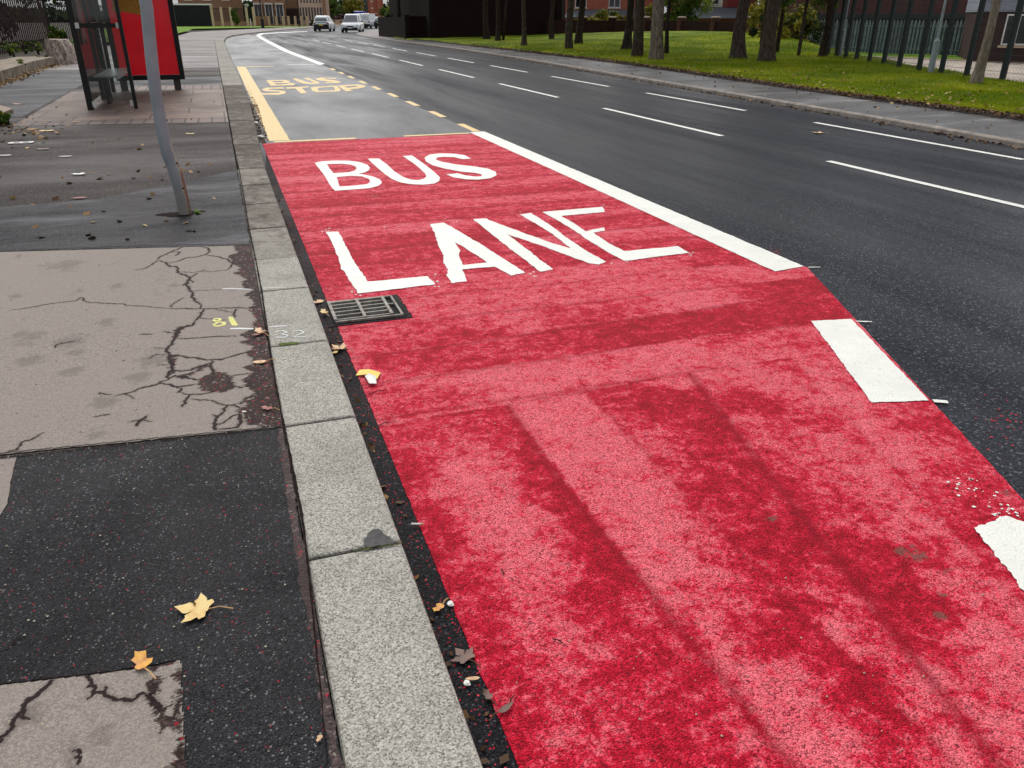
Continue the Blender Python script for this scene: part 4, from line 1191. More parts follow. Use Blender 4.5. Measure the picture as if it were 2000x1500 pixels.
for pts_, sd_ in [([(712, 1062), (722, 1040), (740, 1034), (752, 1048), (770, 1062), (745, 1068), (728, 1072)], 51)]:
    psheet('kerb_stain', curvy(P1(pts_)), ks, .1058, .006, .016, sd_)
psheet('kerb_moss', P1([(545, 672), (580, 670), (582, 674), (546, 677)]), plain('moss', (.09, .12, .02, 1), .9, var=.4, vscale=60, bmp=.8, bscale=100), .1058, .004, .006, 53)
psheet('kerb_moss', P1([(690, 1075), (782, 1063), (783, 1067), (691, 1080)]), plain('moss', (.06, .075, .02, 1), .9, var=.4, vscale=60, bmp=.8, bscale=100), .1058, .004, .006, 54)
# ---- slab paving at the bus stop
def slab_mat():
    m, nt, b = new_mat('buff_paving_slabs')
    vec = coords(nt)
    br = N(nt, 'ShaderNodeTexBrick'); br.offset = .5
    br.inputs['Color1'].default_value = srgb(140, 122, 110); br.inputs['Color2'].default_value = srgb(122, 106, 98); br.inputs['Mortar'].default_value = srgb(58, 48, 44)
    br.inputs['Scale'].default_value = 1.0; br.inputs['Brick Width'].default_value = 1.15; br.inputs['Row Height'].default_value = .95; br.inputs['Mortar Size'].default_value = .012
    nt.links.new(vec, br.inputs['Vector'])
    c = mix(nt, ramp(nt, noise(nt, coords(nt, (1, .7, 1)), 1.4, 7, .7), [(.38, 0.0), (.62, .8)]), br.outputs['Color'], srgb(88, 74, 68))
    put(nt, b, 'Base Color', c); b.inputs['Roughness'].default_value = .6; b.inputs['Specular IOR Level'].default_value = .15
    bump(nt, b, noise(nt, vec, 60, 4), .2, .004)
    return m
M['slab'] = slab_mat()
M['sett'] = brick_mat('brick_setts', srgb(112, 94, 86), srgb(92, 76, 70), srgb(50, 42, 40))
def sett_mat():
    m, nt, b = new_mat('brick_soldier_course')
    br = N(nt, 'ShaderNodeTexBrick'); br.offset = 0
    br.inputs['Color1'].default_value = srgb(112, 92, 84); br.inputs['Color2'].default_value = srgb(92, 74, 68); br.inputs['Mortar'].default_value = srgb(44, 36, 34)
    br.inputs['Scale'].default_value = 1.0; br.inputs['Brick Width'].default_value = .2; br.inputs['Row Height'].default_value = 1.2; br.inputs['Mortar Size'].default_value = .018
    nt.links.new(coords(nt), br.inputs['Vector']); put(nt, b, 'Base Color', br.outputs['Color']); b.inputs['Roughness'].default_value = .7
    return m
M['soldier'] = sett_mat()
psheet('slab_paving', [(-3.05, 14.75), (E0, 14.35), (E0, 20.15), (-3.1, 20.5)], M['slab'], .1022, .1, .0)
psheet('soldier_course', [(-3.05, 14.2), (E0, 13.65), (E0, 14.33), (-3.05, 14.73)], M['soldier'], .1022, .1, .0)
psheet('soldier_course', [(-2.6, 20.53), (E0, 20.18), (E0, 21.5), (-2.6, 21.8)], M['soldier'], .1022, .1, .0)
psheet('dark_asphalt_band', [(-2.9, 21.85), (E0, 21.55), (E0, 24.6), (-2.9, 24.8)], M['pole_asphalt'], .1022, .1, .02)
psheet('dark_asphalt_band', [(-5.4, 16.5), (-3.15, 15.5), (-3.15, 28.8), (-5.4, 28.8)], asphalt('blue_grey_asphalt', (.03, .03, .036, 1), (.07, .07, .08, 1), (.2, .2, .2, 1), .03, 90, (.3, .6), .4, big=(.55, .55, .6, 1), bigscale=.8, stretch=(.6, 1.5, 1), spec=.08), .1022, .1, .03)

# ---- far side footway and verge
GE = [(11.9, -12), (12.0, 4), (12.2, 9.9), (12.35, 13.5), (12.9, 20), (13.4, 25), (13.72, 30.4), (13.75, 40), (13.6, 48), (13.7, 56), (13.2, 61), (13.1, 66)]
mb = MB()
fy = [-12, -4, 0, 4, 8, 11, 14, 17, 20, 24, 28, 33, 38, 43, 48, 52, 57, 61, 65.9]
for y in fy: mb.v += [(xat(RK, y) + .10, y, .074), (xat(GE, y) + .05, y, .085)]
for i in range(len(fy) - 1): mb.f.append((2 * i, 2 * i + 1, 2 * i + 3, 2 * i + 2)); mb.m.append(0)
mb.build('right_asphalt_surface', M['right_pave'], pav)
mb = MB()
fy = [65.9, 69, 72, 74, 77, 79, 82, 86, 92, 98, 104, 110, 116, 121, 130, 140, 165, 190]
for i, y in enumerate(fy): mb.v += [(xat(RK, y) + .10, y, .074), (max(15.2, xat(RK, y) + 3.0 + i * .1), y - 1.5 * (i > 2), .12)]
for i in range(len(fy) - 1): mb.f.append((2 * i, 2 * i + 1, 2 * i + 3, 2 * i + 2)); mb.m.append(0)
mb.build('corner_asphalt_surface', M['far_pave'], pav)

def fence_x(y):  # back edge of the verge (mesh fence line)
    return 18.3 + (y - 15) * .43 if y < 31 else (25.2 + (y - 31) * .45 if y < 44 else min(44, 31 + (y - 44) * 3.2))
mb = MB()
vy = list(np.arange(-12, 66, .8)); NV = 30
for y in vy:
    y = float(y)
    a = xat(GE, y); b_ = fence_x(max(y, 5))
    for i in range(NV + 1):
        x = a + (b_ - a) * (i / NV)
        z = verge_h(x, y)
        if i == 0: x += .04 * mnoise.noise(Vector((y * 3, 0, 0)))
        z = .02 if i == 0 else (z + (.03 if i > 0 else 0) + .012 * mnoise.noise(Vector((x * 2, y * 2, 0))))
        if i == 1: x = a + .05
        mb.v.append((x, y, z))
W1 = NV + 1
for j in range(len(vy) - 1):
    for i in range(NV): mb.f.append((j * W1 + i, j * W1 + i + 1, (j + 1) * W1 + i + 1, (j + 1) * W1 + i)); mb.m.append(0)
tag(mb.build('grass_verge', M['grass'], smooth=True), kind='structure')

def quads_object(name, P, Rr, N3, size, aspect, mat, parent=None, rnd=None, tri=False, loc=None):
    """n leaf-sized faces: P centres, N3 normals"""
    n = len(P)
    N3 = N3 / np.linalg.norm(N3, axis=1, keepdims=True)
    t = rng.normal(size=(n, 3)); t -= (t * N3).sum(1, keepdims=True) * N3; t /= np.linalg.norm(t, axis=1, keepdims=True)
    b = np.cross(N3, t)
    s = size[:, None]
    v0 = P - t * s; v1 = P + b * s * aspect; v2 = P + t * s; v3 = P - b * s * aspect
    verts = np.stack([v0, v1, v2, v3], 1).reshape(-1, 3)
    me = bpy.data.meshes.new(name)
    me.vertices.add(4 * n); me.vertices.foreach_set('co', verts.ravel())
    me.loops.add(4 * n); me.loops.foreach_set('vertex_index', np.arange(4 * n, dtype=np.int32))
    me.polygons.add(n); me.polygons.foreach_set('loop_start', np.arange(0, 4 * n, 4, dtype=np.int32))
    try: me.polygons.foreach_set('loop_total', np.full(n, 4, dtype=np.int32))
    except Exception: pass
    me.update(calc_edges=True)
    me.materials.append(mat)
    if rnd is None: rnd = rng.random(n)
    at = me.attributes.new('rnd', 'FLOAT', 'FACE'); at.data.foreach_set('value', rnd.astype(np.float32))
    o = bpy.data.objects.new(name, me); COL.objects.link(o)
    if parent is not None: o.parent = parent
    if loc is not None: o.location = loc
    return o

def leaf_cloud(name, centre, radii, n, mat, parent=None, size=.09, clumps=26, seed=0, spread=.28, hollow=.35):
    g = np.random.default_rng(seed + 100)
    d = g.normal(size=(clumps, 3)); d /= np.linalg.norm(d, axis=1, keepdims=True)
    cc = d * (hollow + (1 - hollow) * g.random((clumps, 1)) ** .5) * .82
    cs = g.uniform(.6, 1.3, clumps) * spread
    ci = g.integers(0, clumps, n)
    q = g.normal(size=(n, 3)); q /= np.linalg.norm(q, axis=1, keepdims=True)
    p = cc[ci] + q * (g.random((n, 1)) ** .4) * cs[ci][:, None]
    P = p * np.array(radii) + np.array(centre)
    NN = q + g.normal(size=(n, 3)) * .7
    tone = np.clip(.5 + .25 * g.normal(size=clumps)[ci] + .22 * g.normal(size=n), 0, 1)
    return quads_object(name, P, None, NN, g.uniform(.6, 1.3, n) * size, .55, mat, parent, tone)

mb = MB(); ey_ = list(np.arange(-12, 60, .25))
for y in ey_:
    y = float(y); g_ = xat(GE, y); k_ = .15 + .05 * mnoise.noise(Vector((y * 1.2, 3, 0))) + .03 * mnoise.noise(Vector((y * 6, 3, 0)))
    mb.v += [(g_ - k_, y, .088), (g_ + .03, y, .148), (g_ + .06 + .5 * k_, y, verge_h(g_, y) + .036)]
for i in range(len(ey_) - 1):
    for q_ in (0, 1): mb.f.append((3 * i + q_, 3 * i + q_ + 1, 3 * i + q_ + 4, 3 * i + q_ + 3)); mb.m.append(0)
mb.build('soil_edge', plain('dark_soil_edge', (.028, .018, .012, 1), .95, var=.5, vscale=20, bmp=.9, bscale=60), pav)
# grass blades over the verge that the picture shows
nb = 90000
bx = []; by = []; bz = []
cnt = 0
gr = np.random.default_rng(5)
yb_ = 6 + 36 * gr.random(nb) ** 1.6
ub = gr.random(nb)
pts = np.zeros((nb, 3)); keep = np.ones(nb, bool)
for i in range(nb):
    y = float(yb_[i]); a = xat(GE, y) + .02; b_ = fence_x(y) 
    x = a + (b_ - a) * float(ub[i]) ** 1.15
    pts[i] = (x, y, verge_h(x, y) + .03)
hh = gr.uniform(.03, .075, nb) * (1 + (yb_ > 22) * .4)
ang = gr.random(nb) * 6.283
wv = gr.uniform(.006, .014, nb)
dx = np.cos(ang) * wv; dy = np.sin(ang) * wv
lean = gr.normal(size=(nb, 2)) * .03
v0 = pts + np.stack([-dx, -dy, np.full(nb, -.02)], 1); v1 = pts + np.stack([dx, dy, np.full(nb, -.02)], 1); v2 = pts + np.stack([lean[:, 0], lean[:, 1], hh], 1)
verts = np.stack([v0, v1, v2], 1).reshape(-1, 3)
me = bpy.data.meshes.new('grass')
me.vertices.add(3 * nb); me.vertices.foreach_set('co', verts.ravel())
me.loops.add(3 * nb); me.loops.foreach_set('vertex_index', np.arange(3 * nb, dtype=np.int32))
me.polygons.add(nb); me.polygons.foreach_set('loop_start', np.arange(0, 3 * nb, 3, dtype=np.int32))
me.update(calc_edges=True); me.materials.append(M['blade'])
o = bpy.data.objects.new('grass', me); COL.objects.link(o)
tag(o, 'short mown green grass on the verge beside the road', 'grass', kind='stuff')

# leaf litter: along the verge edge, on the verge, footway and right gutter
def litter(name, pts, size, label, seed, tone=None):
    g = np.random.default_rng(seed)
    P = np.array(pts); n = len(P)
    NN = np.stack([g.normal(size=n) * .45, g.normal(size=n) * .45, np.ones(n)], 1)
    o = quads_object(name, P, None, NN, g.uniform(.5, 1.3, n) * size, .7, M['leaf_litter'], None, tone)
    return tag(o, label, 'leaf litter', kind='stuff')
random.seed(31)
pts = []; tone = []
for _ in range(5200):
    y = 6 + 40 * random.random() ** 1.2
    pts.append((xat(GE, y) + random.gauss(-.03, .09), y, .13 + random.random() * .04)); tone.append(random.betavariate(1.3, 2.6))
for _ in range(1900):
    y = 6 + 44 * random.random() ** 1.2; x = xat(GE, y) + abs(random.gauss(0, 2.4))
    pts.append((x, y, verge_h(x, y) + .075)); tone.append(random.uniform(.2, .95))
for _ in range(260):
    y = 6 + 44 * random.random(); x = random.uniform(xat(RK, y) + .2, xat(GE, y)); pts.append((x, y, .092)); tone.append(random.uniform(.2, 1))
for _ in range(1100):
    y = 6 + 50 * random.random(); pts.append((xat(RK, y) - abs(random.gauss(0, .10)), y, .010)); tone.append(random.betavariate(1.2, 2.6))
litter('leaf_litter', pts, .035, 'brown and yellow fallen leaves strewn along the grass verge edge', 4, np.array(tone))
pts = []; tone = []
for _ in range(900):
    y = random.uniform(11.9, 17.5) + random.random() * 5 * (random.random() < .3); pts.append((xat(LK, y) + random.random() * .14, y, .008)); tone.append(random.betavariate(1.2, 3))
for _ in range(110):
    y = random.uniform(.9, 9); pts.append((.35 + abs(random.gauss(0, .028)), y, .009)); tone.append(random.betavariate(1.2, 3))
litter('leaf_litter', pts, .016, 'dark crumbled leaf debris in the gutter beside the near kerb', 5, np.array(tone))

# =================================================================== DRAIN
dr = empty('drain_grate', (.63, 4.51, 0), 'cast iron road gully grate set beside the kerb at the red coating edge', 'drain')
mb = MB()   # well
mb.add([(-.20, -.17, -.002), (.19, -.17, -.002), (.19, .17, -.002), (-.20, .17, -.002), (-.20, -.17, -.25), (.19, -.17, -.25), (.19, .17, -.25), (-.20, .17, -.25)], [(4, 5, 6, 7)])
iron = plain('worn_cast_iron', srgb(138, 133, 124), .55, metal=.0, var=.4, vscale=25, bmp=.3)
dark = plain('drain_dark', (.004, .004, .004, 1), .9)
# surround plate that hides the carriageway under the opening (the pit floor)
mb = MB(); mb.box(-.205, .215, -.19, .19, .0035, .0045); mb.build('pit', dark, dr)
mb = MB()
ring = [(-.235, .245, -.222, -.19), (-.235, .245, .19, .222), (.215, .245, -.19, .19), (-.235, -.205, -.19, .19)]
for a, b_, c_, d_ in ring: mb.box(a, b_, c_, d_, .001, .007)
mb.build('surround', M['gutter'], dr)
mb = MB()
sk = .02
def q(u, v): return (-.19 + u * .37 + (v - .5) * 0, -.165 + v * .33)
for v in (0.02, .22, .41, .60, .79, .97):
    for (u0, u1) in ((0, .44), (.47, .88)):
        a = q(u0, v); b_ = q(u1, v + .01)
        mb.bar((a[0], a[1], .016), (b_[0], b_[1], .016), .013, .016)
mb.build('grate_bars', iron, dr)
mb = MB()
for u in (.0, .455, .88):
    a = q(u, -.01); b_ = q(u, 1.0)
    mb.bar((a[0], a[1], .020), (b_[0], b_[1], .020), .018, .018)
mb.build('cross_bars', iron, dr)
mb = MB()
fr = [(-.195, -.178, .195, -.178), (.195, -.178, .195, .178), (.195, .178, -.195, .178)]
for x0, y0, x1, y1 in fr: mb.bar((x0, y0, .014), (x1, y1, .014), .014, .012)
mb.bar((.145, .03, .014), (.195, .03, .014), .012, .012)
mb.build('grate_frame', iron, dr)

# =================================================================== LEAVES AND LITTER (things)
def leaf_outline(kind):
    if kind == 'maple':
        half = [(0, 0), (.10, .05), (.30, -.02), (.42, .10), (.34, .20), (.48, .30), (.62, .52), (.40, .50), (.30, .56), (.20, .44), (.22, .66), (.12, .80), (0, 1.0)]
        return half + [(-x, y) for x, y in reversed(half[1:-1])]
    if kind == 'oval':
        half = [(0, 0), (.16, .15), (.24, .38), (.20, .65), (.10, .88), (0, 1.0)]
        return half + [(-x, y) for x, y in reversed(half[1:-1])]
    if kind == 'curl':
        half = [(0, 0), (.25, .10), (.36, .30), (.20, .45), (.30, .75), (.10, .85), (0, .95)]
        return half + [(-x * .7, y * .9) for x, y in reversed(half[1:-1])]
def leaf_m(name, c1, c2, c3):
    m, nt, b = new_mat(name)
    v = coords(nt)
    c = ramp(nt, noise(nt, v, 28, 6, .7), [(.3, c1), (.55, c2), (.75, c3)])
    put(nt, b, 'Base Color', c); b.inputs['Roughness'].default_value = .5
    bump(nt, b, noise(nt, v, 90, 4), .4, .003)
    return m
LM = {'yellow': leaf_m('yellow_leaf', srgb(186, 140, 70), srgb(214, 184, 110), srgb(196, 196, 130)),
      'orange': leaf_m('orange_leaf', srgb(150, 84, 30), srgb(214, 150, 44), srgb(226, 184, 88)),
      'tan': leaf_m('tan_leaf', srgb(140, 96, 62), srgb(206, 164, 116), srgb(224, 196, 156)),
      'brown': leaf_m('brown_leaf', srgb(58, 34, 26), srgb(92, 54, 38), srgb(126, 84, 58)),
      'red': leaf_m('red_brown_leaf', srgb(90, 30, 22), srgb(140, 52, 34), srgb(176, 96, 60)),
      'white': plain('white_litter', srgb(226, 224, 218), .6, var=.1),
      'green': leaf_m('green_leaf', srgb(70, 96, 24), srgb(120, 150, 44), srgb(160, 176, 70))}
LG = 'single fallen leaves lying in the foreground'
def leaf_thing(px, py, z, L, rot, kind, mat, label, curl=.5, stem=True, seed=0, group=LG, squash=1.0):
    x, y = G(px, py, z)
    root = empty('fallen_leaf', (x, y, z), label, 'leaf', group, rz=rot)
    ol = leaf_outline(kind)
    ol = [(a * L * squash, (b - .4) * L) for a, b in ol]
    # radial fan with one inner ring so that it can curl
    c = (0, 0); n = len(ol)
    rr = random.Random(seed)
    amp = [rr.uniform(-.4, 1) for _ in range(n)]
    def zz(a, b, k): 
        r = math.hypot(a, b) / L
        return .006 + curl * L * (r ** 2) * (.35 + .5 * abs(amp[k % n])) 
    vs = [(0, 0, .006)]
    for k, (a, b) in enumerate(ol): vs.append((a * .55, b * .55, zz(a * .55, b * .55, k)))
    for k, (a, b) in enumerate(ol): vs.append((a, b, zz(a, b, k)))
    fs = []
    for k in range(n):
        k2 = (k + 1) % n
        fs.append((0, 1 + k, 1 + k2)); fs.append((1 + k, 1 + n + k, 1 + n + k2, 1 + k2))
    m = MB().add(vs, fs); o = m.build('blade', LM[mat], root, smooth=True)
    if stem:
        s = MB().tube([(0, -.38 * L, .008), (.03 * L, -.7 * L, .012 + .05 * L), (.10 * L, -1.05 * L, .006)], [.0022, .0018, .0024], 5)
        s.build('stem', LM['tan'] if mat != 'brown' else LM['brown'], root)
    return root
leaf_thing(382, 1192, .106, .100, 1.15, 'maple', 'yellow', 'yellow maple leaf lying on fresh dark asphalt in the foreground', .12, seed=1)
leaf_thing(276, 1297, .106, .078, -.6 + 1.0, 'curl', 'orange', 'bright orange curled leaf at the corner of the cracked pinkish bay', .5, seed=2)
leaf_thing(507, 650, .106, .085, .4, 'curl', 'tan', 'tan curled leaf on the kerb back beside the white sprayed line', .9, seed=3)
leaf_thing(503, 655, .107, .055, 2.0, 'oval', 'red', 'small red leaf under the tan curled leaf at the kerb back', .6, seed=4)
leaf_thing(510, 709, .106, .065, 1.5, 'oval', 'tan', 'flat tan leaf on the brown worn edge behind the kerb', .4, seed=5, squash=1.3)
leaf_thing(522, 800, .106, .055, .9, 'curl', 'red', 'dark red leaf fragment behind the kerb beside the pale kerb stone', .5, seed=6)
leaf_thing(662, 682, .006, .085, .7, 'maple', 'tan', 'pale curled leaf in the gutter just below the drain', .9, seed=7)
leaf_thing(655, 690, .006, .05, 2.4, 'oval', 'yellow', 'small yellow leaf beside the pale curled leaf in the gutter', .6, seed=8, stem=False)
leaf_thing(622, 592, .006, .09, 1.9, 'curl', 'tan', 'crumpled tan leaf at the upper kerb side of the drain', .9, seed=9)
leaf_thing(632, 612, .018, .075, .2, 'curl', 'yellow', 'crumpled yellow leaf caught on the kerb end of the drain bars', .8, seed=10)
leaf_thing(858, 1190, .006, .045, 2.2, 'curl', 'orange', 'wet orange leaf in the black gutter beside the kerb edge', .7, seed=11)
leaf_thing(905, 1283, .006, .062, .4, 'maple', 'brown', 'wet dark brown leaf flattened in the gutter', .1, seed=12)
leaf_thing(926, 1328, .009, .040, 1.35, 'oval', 'tan', 'narrow tan leaf bridging gutter and red coating', .35, seed=13, stem=False, squash=.7)
leaf_thing(952, 1362, .009, .040, .2, 'curl', 'brown', 'crumpled brown leaf on the red coating edge', .8, seed=14)
leaf_thing(985, 1388, .009, .050, -1.2, 'oval', 'brown', 'long brown leaf with upturned stem at the red coating edge', .5, seed=15, squash=.8)
leaf_thing(625, 1445, .106, .022, 2.6, 'curl', 'tan', 'tiny pale leaf scrap on dark asphalt beside the near kerb', .4, seed=16, stem=False)
leaf_thing(1597, 260, .004, .17, .5, 'maple', 'tan', 'pale leaf lying alone on the dark road beyond the white line', .3, seed=17)
leaf_thing(65, 253, .104, .17, 1.2, 'oval', 'orange', 'bright orange leaf on the left pavement below the paving slabs', .2, seed=18, stem=False)
leaf_thing(93, 256, .104, .22, 1.4, 'curl', 'yellow', 'pale yellow leaf right of the bright orange leaf', .2, seed=19, stem=False)
leaf_thing(155, 341, .104, .15, 1.5, 'curl', 'white', 'whitish upturned leaf on the brown asphalt left of the pole', .35, seed=20)
leaf_thing(158, 387, .104, .13, 1.5, 'oval', 'red', 'red brown leaf on the wet asphalt left of the pole', .15, seed=21, stem=False)
leaf_thing(130, 306, .104, .17, 1.5, 'oval', 'white', 'long whitish leaf on brown asphalt above the upturned one', .15, seed=22, stem=False, squash=.6)
leaf_thing(12, 304, .104, .17, 1.45, 'oval', 'white', 'whitish leaf at the left edge of the brown asphalt', .15, seed=23, stem=False, squash=.7)
leaf_thing(85, 292, .104, .17, 1.4, 'curl', 'brown', 'dark brown leaf beneath the white plastic clip', .3, seed=24)
leaf_thing(150, 238, .104, .14, 1.4, 'oval', 'tan', 'pale leaf on the brick course in front of the shelter', .2, seed=25, stem=False)
leaf_thing(36, 204, .104, .20, 1.0, 'oval', 'tan', 'tan leaf on the blue grey asphalt beside the low ledge', .3, seed=26, stem=False)
leaf_thing(372, 262, .104, .14, 1.2, 'curl', 'yellow', 'small yellow green leaf on the pavement beside the kerb right of the pole', .3, seed=27, stem=False)
leaf_thing(478, 806, .106, .022, 1.0, 'oval', 'white', 'tiny white petal on the worn edge near the asphalt joint', .2, seed=28, stem=False)
# white clip, cigarette end, wrapper, gum
x, y = G(42, 280, .1)
r_ = empty('plastic_clip', (x, y, .104), 'white plastic clip with two holes lying on the left pavement', 'litter')
sheet_from_outlines('clip_plate', [[(-.13, -.06), (.13, -.06), (.15, 0), (.13, .06), (-.13, .06), (-.16, 0)], [(-.09, -.035), (-.02, -.035), (-.02, .035), (-.09, .035)], [(.02, -.035), (.09, -.035), (.09, .035), (.02, .035)]], .006, LM['white'], r_, .004)
x, y = G(815, 1031, 0)
r_ = empty('cigarette_end', (x, y, .016), 'white cigarette end lying across the edge of the red coating', 'cigarette end', rz=-.35)
MB().tube([(-.020, 0, 0), (.012, .0, 0)], .0038, 10).build('paper_tube', LM['white'], r_)
MB().tube([(.0122, .0, 0), (.022, .0, 0)], .0039, 10).build('filter', LM['tan'], r_)
x, y = G(720, 740, 0)
r_ = empty('food_wrapper', (x, y, .010), 'torn yellow and white wrapper on the red coating below the drain', 'wrapper', rz=.1)
def _w(l_, z_): return [(G(a, b, 0)[0] - x, G(a, b, 0)[1] - y, z_ + .006 * ((k * 7) % 3)) for k, (a, b) in enumerate(l_)]
r_.rotation_euler = (0, 0, 0)
m_ = MB(); m_.add(_w([(695, 738), (703, 729), (722, 730), (744, 732), (737, 747), (720, 740)], .003), [(5, 4, 3, 2), (0, 5, 2, 1)]); m_.build('yellow_sheet', plain('yellow_paper', srgb(240, 206, 96), .5, var=.08), r_)
m_ = MB(); m_.add(_w([(713, 741), (721, 738), (735, 746), (736, 756), (722, 758), (717, 751)], .009), [(0, 5, 4, 3, 2, 1)]); m_.build('white_lining', LM['white'], r_)
for px, py, s, lb in [(881, 1186, .011, 'white paper scrap at the edge of the red coating beside the wet orange leaf'), (913, 1341, .010, 'flattened white gum lump in the gutter under the narrow tan leaf'), (500, 243, .05, 'crumpled white tissue in the gutter by the yellow line'), (510, 270, .05, 'white plastic scrap in the gutter at the end of the red coating')]:
    x, y = G(px, py, 0)
    m_ = MB()
    bm = bmesh.new(); bmesh.ops.create_icosphere(bm, subdivisions=2, radius=s)
    for v in bm.verts:
        v.co *= 1 + .5 * mnoise.noise(v.co * 60 / max(.3, s * 40)); v.co.z *= .45
    me = bpy.data.meshes.new('paper_scrap'); bm.to_mesh(me); bm.free(); me.materials.append(LM['white'])
    o = bpy.data.objects.new('paper_scrap', me); COL.objects.link(o); o.location = (x, y, .010 + s * .3); tag(o, lb, 'litter')
# twigs
tw = plain('twig_bark', srgb(58, 40, 32), .8, var=.3)
for px, py, L, a, lb, z in [(1090, 1258, .035, -.9, 'thin dark twig lying on the red coating nearest the camera', .01), (752, 832, .10, .3, 'dark twig across the gutter edge of the red coating', .01), (1000, 1375, .05, .9, 'forked twig beside the long brown leaf', .012), (740, 770, .10, .1, 'dark straight twig below the yellow wrapper', .012), (982, 1120, .03, 1.5, 'short curved twig on the faded pink coating', .01)]:
    x, y = G(px, py, 0)
    m_ = MB().tube([(-L / 2, 0, 0), (0, L * .06, .003), (L / 2, -.02 * L, .001)], [.0022, .002, .001], 6)
    m_.tube([(0, L * .05, .003), (L * .2, L * .2, .003)], [.0014, .0008], 5)
    o = m_.build('twig', tw, loc=(x, y, z)); o.rotation_euler = (0, 0, a); tag(o, lb, 'twig')
# loose stones on the coating
st = plain('pale_grit', srgb(206, 196, 170), .7, var=.2)
mb = MB(); random.seed(17)
for _ in range(150):
    px = random.uniform(900, 1950); py = random.uniform(700, 1480)
    x, y = G(px, py, 0)
    if x > taper_x(y) - .05: continue
    r = random.choice([.0016, .002, .003]) * random.uniform(.7, 1.3)
    for dx_, dy_, dz_ in [(0, 0, 0)]:
        mb.add([(x - r, y, .009), (x, y - r, .009), (x + r, y, .009), (x, y + r, .009), (x, y, .009 + r * 1.1)], [(0, 1, 4), (1, 2, 4), (2, 3, 4), (3, 0, 4)])
for _ in range(420):
    x = random.uniform(-1.3, .0); y = random.uniform(1.2, 3.1); r = random.choice([.0015, .002, .0025, .004])
    mb.add([(x - r, y, .105), (x, y - r, .105), (x + r, y, .105), (x, y + r, .105), (x, y, .105 + r)], [(0, 1, 4), (1, 2, 4), (2, 3, 4), (3, 0, 4)])
tag(mb.build('grit', st), 'pale loose grit scattered on the red coating and fresh asphalt', 'grit', kind='stuff')

# =================================================================== BENT POLE
px_, py_ = G(362, 418, .1)
pole = empty('bent_pole', (px_, py_, .1), 'bent grey metal sign pole with rust and scrapes beside the kerb', 'pole')
def pole_mat():
    m, nt, b = new_mat('scraped_grey_pole_paint')
    v = coords(nt)
    sx = N(nt, 'ShaderNodeSeparateXYZ'); nt.links.new(v, sx.inputs[0])
    c = ramp(nt, noise(nt, v, 3, 5), [(.3, srgb(116, 124, 130)), (.7, srgb(148, 156, 162))])
    n = noise(nt, coords(nt, (1, 1, .35)), 11, 7, .7, .6)
    # bare and rusty on the road side of the lowest metre
    side = mth(nt, 'MULTIPLY', ramp(nt, mth(nt, 'ADD', sx.outputs[0], mth(nt, 'MULTIPLY', sx.outputs[2], .06)), [(.0, 0.0), (.06, 1.0)]), ramp(nt, sx.outputs[2], [(.5, 1.0), (.95, .0)]))
    f = mth(nt, 'ADD', mth(nt, 'MULTIPLY', side, .46), n)
    c = mix(nt, ramp(nt, f, [(.66, 0.0), (.70, 1.0)]), c, srgb(170, 166, 152))
    c = mix(nt, ramp(nt, f, [(.74, 0.0), (.78, 1.0)]), c, srgb(128, 92, 58))
    c = mix(nt, ramp(nt, f, [(.84, 0.0), (.87, 1.0)]), c, srgb(112, 40, 34))
    lowd = ramp(nt, sx.outputs[2], [(.0, 1.0), (.42, 0.0)])
    c = mix(nt, mth(nt, 'MULTIPLY', lowd, .75), c, srgb(122, 112, 98))
    bands = noise(nt, coords(nt, (.6, .6, 1)), 9, 3, .5, .2)
    c = mix(nt, ramp(nt, bands, [(.70, 0.0), (.72, .8)]), c, srgb(96, 90, 92))
    put(nt, b, 'Base Color', c); b.inputs['Roughness'].default_value = .42; b.inputs['Metallic'].default_value = .0
    bump(nt, b, n, .2, .003)
    return m
pts = []
for qx, qy in [(362.6, 418), (355, 385), (347, 352), (337, 323), (325, 293), (316, 249), (307.4, 205), (300, 150), (293, 90), (285.5, 0)]:
    d_ = ray(qx, qy); t_ = py_ / d_[1]; pts.append((d_[0] * t_ - px_, 0, EYE + d_[2] * t_ - .1))
pts[0] = (pts[0][0], 0, -.05)
_q = []
for i in range(len(pts) - 1):
    a_, b_, c_, d_ = [Vector(pts[max(0, min(len(pts) - 1, k))]) for k in (i - 1, i, i + 1, i + 2)]
    for j in range(4):
        t = j / 4
        _q.append(tuple(.5 * ((2 * b_) + (c_ - a_) * t + (2 * a_ - 5 * b_ + 4 * c_ - d_) * t * t + (3 * b_ - a_ - 3 * c_ + d_) * t ** 3)))
_x = [p[0] for p in _q]
for _ in range(6): _x = [_x[0]] + [(_x[i - 1] + 2 * _x[i] + _x[i + 1]) / 4 for i in range(1, len(_x) - 1)] + [_x[-1]]
pts = [(x_, 0, p[2]) for x_, p in zip(_x, _q)]
l_ = pts[-1]; pts += [(l_[0], 0, 2.3), (l_[0], 0, 3.1)]
zs = [p[2] for p in pts]
m_ = MB().tube(pts, [.054 - .008 * min(1, max(0, p[2]) / .9) for p in pts], 28, caps=True); m_.build('shaft', pole_mat(), pole, smooth=True)
m_ = MB().tube([(pts[-1][0], 0, 3.085), (pts[-1][0], 0, 3.12)], .058, 20); m_.build('cap', plain('black_plastic_cap', (.02, .02, .02, 1), .5), pole)
hole_m = plain('hole_black', (.006, .005, .005, 1), .9)
for z, a in [(.75, .3), (.42, -.1), (.22, -.5), (.95, .5)]:
    off = pts[min(range(len(zs)), key=lambda i: abs(zs[i] - z))][0]
    m_ = MB(); m_.tube([(off + .0525 * math.cos(a - .5), .0525 * math.sin(a - .5) - .0, z), (off + .0545 * math.cos(a - .5), .0545 * math.sin(a - .5), z)], .008, 10)
    m_.build('bolt_hole', hole_m, pole)
